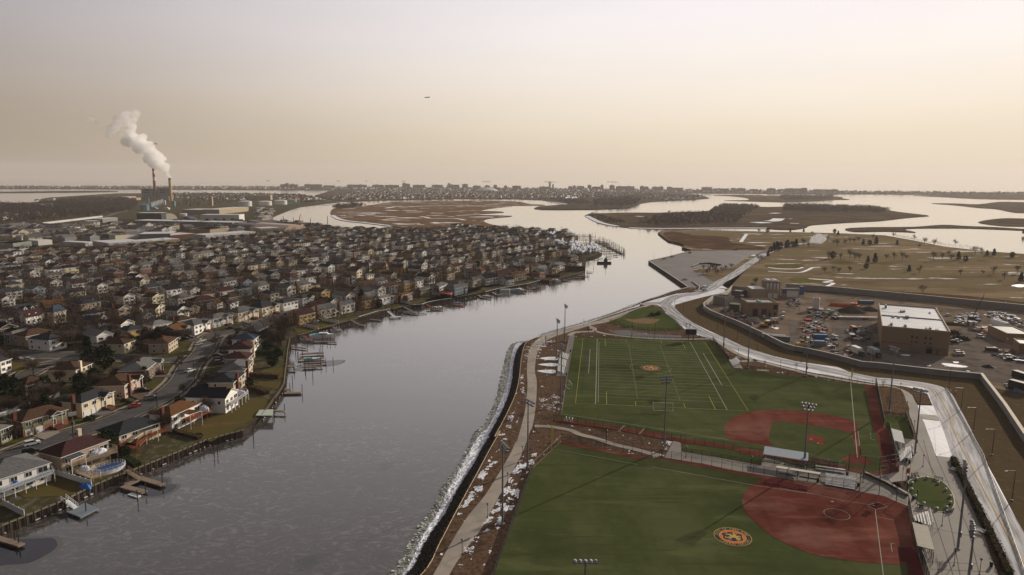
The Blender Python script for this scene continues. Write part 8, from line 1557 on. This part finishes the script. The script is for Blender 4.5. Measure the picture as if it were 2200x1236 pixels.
quonset('A 1385,368 1520,362',40,12,mat('cream_fabric',(.55,.50,.40),.6,.2),'pale fabric dome shed beside the black hall');quonset('A 1545,385 1640,385',30,9,mat('dark_blue_fabric',(.03,.05,.12),.6,.2),'dark blue dome shed with stockpile');a,c=pts('B 165,488 385,470');quonset('B 300,486 390,466',90,12,mat('pinkish_fabric',(.55,.42,.33),.6,.2),'long pinkish tan fabric hangar at the boatyard').rotation_euler=(0,0,R(55));quonset('L 1955,690 2060,690',12,3.2,m_white,'small white quonset shed at the right of the works')
def tank(s0,s1,top,m,label,rm=None,name='storage_tank'):
 a,c=pt(s0),pt(s1);rad=(c-a).length/2;m_=(a+c)/2+Vector((0,rad,0));h=top_z(*px(top.split()[0],*[float(v)for v in top.split()[1].split(',')]),m_.x,m_.y-rad);r=thing(name,label,'tank',m_);part('shell',MB().cyl((0,0,0),(0,0,h),rad,n=28,cap=False),m,r);part('roof',MB().lathe([(rad*1.01,h),(rad*.5,h+rad*.07),(0,h+rad*.1)],28),rm or m,r);part('stair',MB().box(rad-.2,-.4,0,rad+1,.4,h),m_galv,r)
tank('A 2022,254','A 2140,254','A 2080,212',m_white,'white oil tank, leftmost of three');tank('B 3,247','B 120,247','B 60,213',m_white,'white oil tank, middle of three');tank('B 137,240','B 252,240','B 195,204',m_white,'white oil tank, rightmost of three');tank('B 255,234','B 340,234','B 298,196',m_it,'tan oil tank behind the turquoise wall');boxb('B 225,238 382,236',8,7,mat('turquoise_wall',(.12,.36,.35),.6,.3),m_igr,'long turquoise wall beneath the tan tank','wall','bund_wall',parapet=0);boxb('B -70,200 125,200',40,18,m_it,m_it,'pale block behind the white oil tanks','warehouse','warehouse',parapet=0)
m_tl=mat('turquoise_steel',(.10,.22,.26),.6,.3,var=.1,scale=.1);tank('A 1187,290','A 1262,290','A 1225,240',m_tl,'large turquoise tank at the foot of the power station');tank('A 392,268','A 418,268','A 405,226',m_tl,'turquoise round tank in the left woods, left of two');tank('A 420,268','A 446,268','A 433,226',m_tl,'turquoise round tank in the left woods, right of two');tank('A 330,265','A 362,265','A 346,232',mat('pink_tank',(.42,.27,.2),.7,.2),'pinkish round tank in the left woods, left of two');tank('A 364,266','A 388,266','A 376,233',mat('pink_tank'),'pinkish round tank in the left woods, right of two');tank('A 1522,338','A 1590,338','A 1555,318',m_white,'low white tank right of the dome shed');tank('A 560,296','A 578,296','A 569,272',m_white,'small white tank on the quay behind the trees')
# trailers along the rail line
for k,p in enumerate([pt('A 385,410').lerp(pt('A 860,352'),t_/25)for t_ in range(26)]):
 if k%13==11:continue
 thing('freight_trailer','white box trailer in the long row parked along the rail line','trailer',p,R(80),'trailers along the rail line',MB().box(-5,-1.4,.8,5,1.4,4.2).box(-4,-1.2,0,-2.5,1.2,.8).data('trailer',m_iw))
ribbon('road',smooth(pts('A 0,430 400,400 860,350 1000,310 1100,290')),9,.05,m_lot)
# ---- power station ----
p0=pt('A 1215,206');Yp=p0.y
def at_px(l,u,v,z=0):return U(*px(l,u,v),z)
def blockR(s,top,dep,m,label,parent=None,rm=None,name='power_block'):
 a,c=pts(s);d=c-a;W=d.length;an=math.atan2(d.y,d.x);m_=(a+c)/2;h=top_z(*px('R',(float(s.split()[1].split(',')[0])+float(s.split()[2].split(',')[0]))/2,top),m_.x,m_.y);return a,d,W,an,m_,h
m_pw=mat('power_grey',(.23,.215,.20),.8,.2,var=.05,scale=.03);m_pl=mat('power_painted_sun',(.34,.29,.22),.8,.2);m_pd=mat('power_slots',(.05,.045,.045),.8,.2)  # lighter tan copy of the wall: sunlight put into the colour
a,d,W,an,m_,h=blockR('R 155,845 410,845',560,60,m_pw,'');r=thing('power_station','grey power station hall with paired dark louvre slots, left part','power station',m_,an)
part('wall',MB().box(-W/2,0,0,W/2,24,h*.97),m_pw,r)
for z in(.62,.78):part('louvre',MB().box(-W*.32,-.6,h*z,W*.2,.02,h*z+3),m_pd,r)
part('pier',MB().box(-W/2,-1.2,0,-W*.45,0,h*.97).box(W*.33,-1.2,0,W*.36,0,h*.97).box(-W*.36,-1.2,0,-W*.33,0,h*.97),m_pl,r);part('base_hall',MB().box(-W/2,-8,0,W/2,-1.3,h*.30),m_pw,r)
q0,q1=pt('R 415,845'),pt('R 760,845');d=q1-q0;W=d.length;an=math.atan2(d.y,d.x);m_=(q0+q1)/2;h=top_z(*px('R',590,548),m_.x,m_.y);r=thing('power_station','grey power station hall with glass bay row, right part','power station',m_,an)
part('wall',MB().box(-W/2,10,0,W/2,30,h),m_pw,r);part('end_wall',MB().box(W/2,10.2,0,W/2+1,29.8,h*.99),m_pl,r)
for z in(.62,.78):part('louvre',MB().box(-W*.12,9.4,h*z,W*.22,10.02,h*z+3),m_pd,r)
part('turbine_hall',MB().box(-W/2,-6,0,W*.48,10,h*.36),m_pw,r)
for k in range(5):x=-W/2+W*(.06+.19*k);part('glazed_bay',MB().box(x,-6.6,3,x+W*.11,-5.9,h*.29),mat('bay_glass',(.20,.25,.27),.4,.4),r)
def stack(base,top,r0,r1,bands,label,cap=None):
 p=pt(base);h=top_z(*px('R',*[float(v)for v in top.split(',')]),p.x,p.y);r=thing('smokestack',label,'smokestack',p);z=0
 for zf,m in bands:part('band',MB().cyl((0,0,h*z),(0,0,h*zf),r0+(r1-r0)*z,r0+(r1-r0)*zf,18,cap=False),m,r);z=zf
 part('flue',MB().cyl((0,0,h-.5),(0,0,h+.3),r1*.8,n=16),m_dk,r);return p,h
m_sr,m_sw,m_st=mat('stack_red',(.38,.035,.04),.6,.3),mat('stack_white',(.50,.48,.48),.6,.3),mat('stack_tan',(.42,.27,.12),.7,.2);m_sb=mat('stack_brown',(.17,.13,.105),.8,.2)
S1=stack('R 460,845','425,118',5.4,4.2,((.38,m_sb),(.50,m_sb),(.625,m_sr),(.73,m_sw),(.83,m_sr),(.925,m_sw),(1,m_sr)),'tall smokestack banded red and white')
S2=stack('R 800,845','765,340',5.2,4.2,((.3,m_st),(.92,m_st),(1,mat('stack_cap',(.10,.06,.045),.8,.2))),'tan smokestack with dark cap, source of the white plume')
for k in range(9):
 p=pt('R %d,%d'%(370+30*k,1000-12*k));h=15;solo('vent_stack',MB().cyl((0,0,0),(0,0,h),2.1,n=8).cyl((0,0,0),(0,0,4),3,n=8,m=1),[m_iw,m_tl],'white vent stack in the slanting row below the power station','vent stack','white vent stacks',p)
for s,w_,h_,m,lb_ in(('R 370,830',16,5,m_tl,'turquoise conveyor house left of the vent stacks'),('R 300,900',4,16,m_tl,'slim turquoise tower left of the vent stacks'),('R 700,1030',14,4,m_iw,'white low block right of the vent stacks'),('R 660,930',5,13,m_iw,'single white tower at the end of the vent stacks'),('R 860,960',8,14,m_tl,'turquoise frame right of the power station'),('R 835,790',5,14,m_pl,'annex in painted sunlit tan at the right of the tan stack'),('R 420,1020',18,3,m_tl,'turquoise pipe deck under the vent stacks')):
 solo('plant_unit',MB().box(-w_/2,-w_/3,0,w_/2,w_/3,h_).box(-w_/3,-w_/4,h_,w_/4,w_/4,h_+1.5),m,lb_,'plant unit',None,pt(s))
p=pt('A 1812,250');solo('tower',MB().box(-4,-4,0,4,4,top_z(*px('A',1812,168),p.x,p.y)),m_it,'slim tan square tower beyond the warehouses','tower',None,p)
def gantry(s,tip,m,label):
 p=pt(s);q=at_y(*px(tip[0],*[float(v)for v in tip.split()[1].split(',')]),p.y);r=thing('dockside_crane',label,'crane',p);part('jib',MB().cyl((0,0,3),(q.x-p.x,0,q.z),1.0,.5,4),m,r);part('back_stay',MB().cyl((0,0,3),(-9*(1 if q.x>p.x else-1)*-1,0,8),.8,n=4).cyl((9*(1 if q.x>p.x else-1),0,8),(q.x-p.x,0,q.z),.2,n=3),m,r);part('cab',MB().box(-6,-3,0,6,3,6),m,r);part('barge',MB().box(-16,-7,-2,16,7,.2),m_dk,r,(2,0,0))
gantry('B 365,415','B 382,318',mat('crane_orange',(.35,.13,.05),.6,.3),'orange-brown dockside crane with raised jib');gantry('B 250,412','B 232,340',m_dk,'thin dark derrick left of the orange-brown crane');p=pt('A 1040,525');solo('crane_jib',MB().cyl((0,0,2),(9,0,13),.6,.4,4).box(-3,-1.5,0,2,1.5,3),m_or,'small orange crane jib in the scrap yards','crane',None,p)
for s,h,lb_ in(('B 615,448',22,'tall dark pile pole in the bend of the river'),('B 468,425',14,'dark pile pole right of the orange-brown crane'),('B 322,412',14,'dark pile pole left of the orange-brown crane')):solo('harbour_pole',MB().cyl((0,0,-3),(0,0,h),.7,.5,6),m_pile,lb_,'pole',None,pt(s))
junk('barge','B 400,425 560,410 590,440 480,450',60,[m_dk,m_galv,mat('rusty')],'barge deck loaded with dark gear at the river bend',(1,4)).name='work_barge'
# ---- low roofs between warehouses ----
b=MB();mats_.clear();idx.clear();q_=random.Random(11)
def fill(poly,n,big=1.0,walls=('white','tan','grey','cream','brown'),roofs=('slate','grey','brown','ash'),ang=R(61),kinds=('hip','gx','gy'),e=(3.4,5.6),win=False):
 for x,y,s_,_ in scatter(poly,n,1,1):far_house(b,Vector((x,y,0)),ang+q_.choice((0,PI/2))+q_.uniform(-.1,.1),q_.uniform(9,14)*big,q_.uniform(8,10)*big,q_.choice(e),q_.choice(kinds),q_.choice(walls),q_.choice(roofs),win)
fill('A 0,430 2193,390 2193,480 1500,500 0,600',130,1.6,kinds=('flat','gx'),roofs=('ash','grey','slate'));fill('A 300,200 1170,195 1100,215 300,225',60);fill('A 1490,145 2193,150 2193,200 1620,190 1490,175',230);fill('A 0,310 500,330 300,380 0,400',24)
fill('B 0,150 380,158 560,190 380,215 380,195 0,190',110);fill('B 0,270 130,290 100,380 0,400',46,1.4,kinds=('flat',),roofs=('ash','grey'));fill('B 230,395 560,430 560,440 230,440',40)
fill('B 300,430 850,455 1100,470 1500,470 1900,445 2193,465 2193,500 1500,500 700,500 400,480',130);fill('C 0,465 300,460 560,500 560,545 380,560 0,560',60)
# barrier island and the far city: low houses
fill('B 900,116 2193,125 C 1180,150 1240,170 1180,185 700,175 300,180 0,180 B 1800,183 1100,193 780,200 620,185 760,150',1500,1.1,e=(5,6,8));fill('C 700,160 1240,152 1500,155 1640,168 1560,188 1300,196 700,170',420,1.0,e=(5,6));fill('A -100,90 B 0,90 C 0,104 C 2193,122 D 2193,144 D 2193,154 D 0,138 C 1180,130 B 0,104 A 0,96',1200,1.5,e=(5,8,11))
struct('distant_houses',b.data('far_houses',mats_),None,'stuff')
far_crowns('distant_trees',scatter('B 900,116 2193,125 C 1180,150 1240,170 1180,190 700,180 300,182 0,184 B 1800,185 1100,195 780,205 620,190 760,150',1100,.7,1.2)+scatter('C 700,160 1240,152 1500,155 1640,168 1560,190 1300,198 700,175',450,.7,1.1)+scatter('A -200,86 B 0,86 C 0,100 C 2193,120 D 2193,142 D 2193,156 D 0,140 C 1180,133 B 0,107 A -200,98',1700,.9,1.5)+scatter('A 1490,145 2193,150 2193,200 1620,190 1490,175',300,.7,1.2)+scatter('B 0,150 380,158 600,190 560,215 380,235 380,195 0,190',260,.7,1.2),m_wood1,14,2.6)
# far city towers, each its own block
m_tw=[mat('tower_mauve',(.15,.12,.12),.8,.2),mat('tower_brown',(.17,.12,.10),.8,.2),mat('tower_grey',(.20,.19,.19),.8,.2)]
TW='B 208,362,62 B 255,285,52 B 415,570,62 B 580,680,72 B 782,950,65 B 998,1095,66 B 1105,1225,68 B 1255,1320,55 B 1262,1275,48 B 1345,1450,67 B 1508,1600,66 B 1638,1740,65 B 1645,1665,52 B 1768,1815,60 B 1860,1925,74 B 1960,2003,72 B 2035,2065,68 B 2125,2150,74 C 5,75,74 C 235,320,82 C 345,357,60 C 482,515,80 C 520,545,74 C 555,615,77 C 648,678,68 C 688,752,82 C 760,780,67 C 836,876,70 C 897,1040,78 C 925,1035,83 C 1097,1130,78 C 1135,1165,82 C 1203,1255,84 C 1262,1292,82 C 1330,1368,85 C 1380,1460,92 C 1630,1705,86 C 1732,1850,98 C 1880,1910,94 C 1930,1990,96 C 2040,2100,104 D 0,55,97 D 88,150,104 D 157,280,97 D 288,326,93 D 396,460,105 D 468,540,107 D 545,590,106 A 160,200,76 A 225,240,73'
DESC=['broad mauve-brown','slim brown','low grey','stepped mauve-brown']
tk=TW.split();nm_={'B':'centre-left of the horizon','C':'centre-right of the horizon','D':'right of the horizon','A':'far left horizon'}
ci={}
for k in range(0,len(tk),2):
 l,(u0,u1,vt)=tk[k],[float(v)for v in tk[k+1].split(',')];vb={'B':98,'C':116,'D':132,'A':92}[l]+(u0/2193)*{'B':9,'C':12,'D':10,'A':3}[l]
 a,c=pt('%s %f,%f'%(l,u0,vb)),pt('%s %f,%f'%(l,u1,vb));W=(c-a).length;m_=(a+c)/2;h=top_z(*px(l,(u0+u1)/2,vt),m_.x,m_.y);i=ci[l]=ci.get(l,0)+1
 r=thing('apartment_tower','%s apartment block of the distant shore city, %s from left, %s'%(DESC[0]if W>220 else DESC[1]if W<90 else DESC[3],ORD[min(i-1,25)],nm_[l].split(' of')[0]if l!='A' else 'far left'),'apartment building',m_,rnd.uniform(-.1,.1));m=rnd.choice(m_tw)
 part('tower',MB().box(-W/2,-10,0,W/2,12,h*.92),m,r);b=MB()
 for j in range(max(1,int(W/60))):x=-W/2+W*(j+.3)/max(1,int(W/60));b.box(x,-5,h*.92,x+min(14,W*.3),6,h*rnd.uniform(.96,1.05))
 part('roof_plant',b,m,r);b=MB();nf=max(2,int(h/5))
 for j in range(nf):b.box(-W/2+2,-10.3,h*.9*(j+.35)/nf,W/2-2,-10.02,h*.9*(j+.65)/nf)
 part('window_row',b,mat('tower_windows',(.06,.055,.06),.4,.4),r,kind='stuff')
solo('tower',MB().box(-8,-8,0,8,8,62),mat('pale_teal_tower',(.30,.48,.48),.6,.3),'pale turquoise water tower block on the far skyline','tower',None,pt('C 323,116'));
r=thing('dome','small pale turquoise dome on the far skyline','dome',pt('C 630,124'));part('dome_shell',MB().lathe([(28,0),(27,9),(19,19),(9,24),(0,25)],20),mat('dome_teal',(.20,.42,.45),.5,.3),r)
r=thing('dome','broad pale arched roof in the far city','dome',pt('B 1980,128'));part('dome_shell',MB().lathe([(75,0),(70,9),(45,20),(18,25),(0,26)],24),m_iw,r)
creek('C 500,186 560,140',60,.6)
# ---- ships on the sea ----
for i,(s,w_)in enumerate((('B 105,25',30),('B 705,34',35),('B 945,29',26),('B 1268,34',36),('B 1975,38',80),('C 330,43',110),('C 865,45',110),('B 940,82',12))):
 if i==7:continue
 u,v=[float(q)for q in s.split()[1].split(',')];l=s[0];dv=ray(*px(l,u,v+4));Y_=17000+300*i;k_=Y_/dv.y;L_=w_*k4/CF*Y_*.9;r=thing('cargo_ship','faint grey cargo ship on the hazy sea horizon, %s from the left'%ORD[i],'ship',(dv.x*k_,Y_,WZ),R(4));m_sh=mat('ship_grey',(.10,.09,.09),.8,.2)
 part('hull',extr([(-L_/2,0),(-L_/2,16),(L_/2,16),(L_/2*1.04,20),(L_/2*.97,0)],15,15),m_sh,r);part('superstructure',MB().box(-L_/2+6,-14,16,-L_/2+L_*.12,14,30),m_sh,r);part('deck_cargo',MB().box(-L_*.25,-12,16,L_*.2,12,24),m_sh,r)
# ---- airliner ----
c=at_y(917,209.5,2600);m_pn=mat('airliner_grey',(.16,.155,.16),.5,.3);r=thing('airliner','tiny dark jet airliner flying level high above the bay','aeroplane',c,R(168));L_=19
b=MB();b.cyl((-L_*.5,0,0),(L_*.38,0,0),1.5,n=10);b.cyl((L_*.38,0,0),(L_*.5,0,-.2),1.5,.4,10);b.cyl((-L_*.5,0,0),(-L_*.62,0,.6),1.5,.3,10);part('fuselage',b,m_pn,r)
for sy in(-1,1):
 b=MB();b.mesh([(L_*.12,0,-.6),(-L_*.06,0,-.6),(-L_*.22,sy*L_*.48,.9),(-L_*.16,sy*L_*.48,.9),(L_*.12,0,-.2),(-L_*.06,0,-.2),(-L_*.22,sy*L_*.48,1.1),(-L_*.16,sy*L_*.48,1.1)],[(0,1,2,3),(7,6,5,4),(0,4,5,1),(1,5,6,2),(2,6,7,3),(3,7,4,0)]);part('wing',b,m_pn,r)
 part('engine',MB().cyl((L_*.08,sy*L_*.17,-1.2),(-L_*.06,sy*L_*.17,-1.2),.8,n=8),m_pn,r)
 part('tailplane',MB().box(-L_*.6,min(0,sy*L_*.17),.5,-L_*.5,max(0,sy*L_*.17),.7),m_pn,r)
part('fin',extr([(-L_*.48,1),(-L_*.62,4.6),(-L_*.56,4.6),(-L_*.36,1)],.2,.2),m_pn,r)
# ---- steam plume ----
def plume(name,dots,dens,col,res,amp):
 mb=D.metaballs.new(name);mb.resolution=res;mb.threshold=.25
 ob=D.objects.new(name,mb);COL.objects.link(ob)
 for u,v,rr,dy in dots:
  p=at_y(*px('H',u,v),S2[0].y+dy);e=mb.elements.new();e.co=p;e.radius=rr*.2104/CF*(S2[0].y+dy)*1.42
 bpy.context.view_layer.update();me=D.meshes.new_from_object(ob.evaluated_get(bpy.context.evaluated_depsgraph_get()));D.objects.remove(ob)
 for v_ in me.vertices:
  co=v_.co;n_=v_.normal;q=(.32-abs(noise.noise(co*.030)))*amp*2.2+(.3-abs(noise.noise(co*.075)))*amp*1.1+(.25-abs(noise.noise(co*.17)))*amp*.5;v_.co=co+n_*q
 m=D.materials.new(name);m.use_nodes=True;t=m.node_tree;t.nodes.remove(t.nodes['Principled BSDF']);pv=t.nodes.new('ShaderNodeVolumePrincipled');pv.inputs['Color'].default_value=(*col,1);pv.inputs['Density'].default_value=dens;pv.inputs['Anisotropy'].default_value=.2;t.links.new(pv.outputs[0],t.nodes['Material Output'].inputs['Volume'])
 if dens<.04:
  ge=t.nodes.new('ShaderNodeNewGeometry');nz_=t.nodes.new('ShaderNodeTexNoise');nz_.inputs['Scale'].default_value=.022;nz_.inputs['Detail'].default_value=4;nz_.inputs['Distortion'].default_value=.8;t.links.new(ge.outputs['Position'],nz_.inputs['Vector'])
  mr_=t.nodes.new('ShaderNodeMapRange');mr_.inputs[1].default_value=.42;mr_.inputs[2].default_value=.66;mr_.inputs[3].default_value=0;mr_.inputs[4].default_value=dens*3;t.links.new(nz_.outputs[0],mr_.inputs[0]);t.links.new(mr_.outputs[0],pv.inputs['Density'])
 me.materials.clear();me.materials.append(m);o=struct('smoke',me,None,'stuff');print('plume',len(me.vertices))
plume('steam_dense',[(1022,768,7,0),(1018,750,12,0),(1005,725,20,-5),(985,690,30,-10),(955,690,26,-10),(975,660,34,-10),(940,650,46,-15),(900,630,55,-20),(860,610,58,-30),(930,580,45,-10),(905,535,42,-15),(850,560,64,-30),(800,575,45,-40),(850,500,55,-30),(800,490,55,-40),(840,450,40,-35),(770,450,58,-50),(720,460,50,-60),(710,400,62,-50),(740,370,40,-45),(650,390,55,-60),(600,400,45,-70),(565,405,36,-80),(690,480,40,-55),(620,370,45,-70)],.06,(1,1,1),4,7.5)
plume('steam_thin',[(600,345,50,-90),(560,320,45,-100),(600,290,58,-100),(540,280,58,-110),(490,270,50,-120),(620,230,45,-110),(560,220,60,-110),(510,220,50,-120),(560,160,52,-110),(610,150,55,-110),(655,120,42,-105),(500,170,36,-120),(450,265,40,-130),(405,290,36,-140),(380,320,32,-140)],.02,(.98,.975,.985),6,9)
plume('steam_wisp',[(385,340,26,-150),(345,270,22,-150),(315,265,16,-150),(240,200,34,-170),(245,240,30,-170),(235,275,24,-170),(205,190,24,-170),(150,105,26,-180),(100,85,22,-180),(690,100,26,-100)],.008,(.95,.94,.95),7,9)
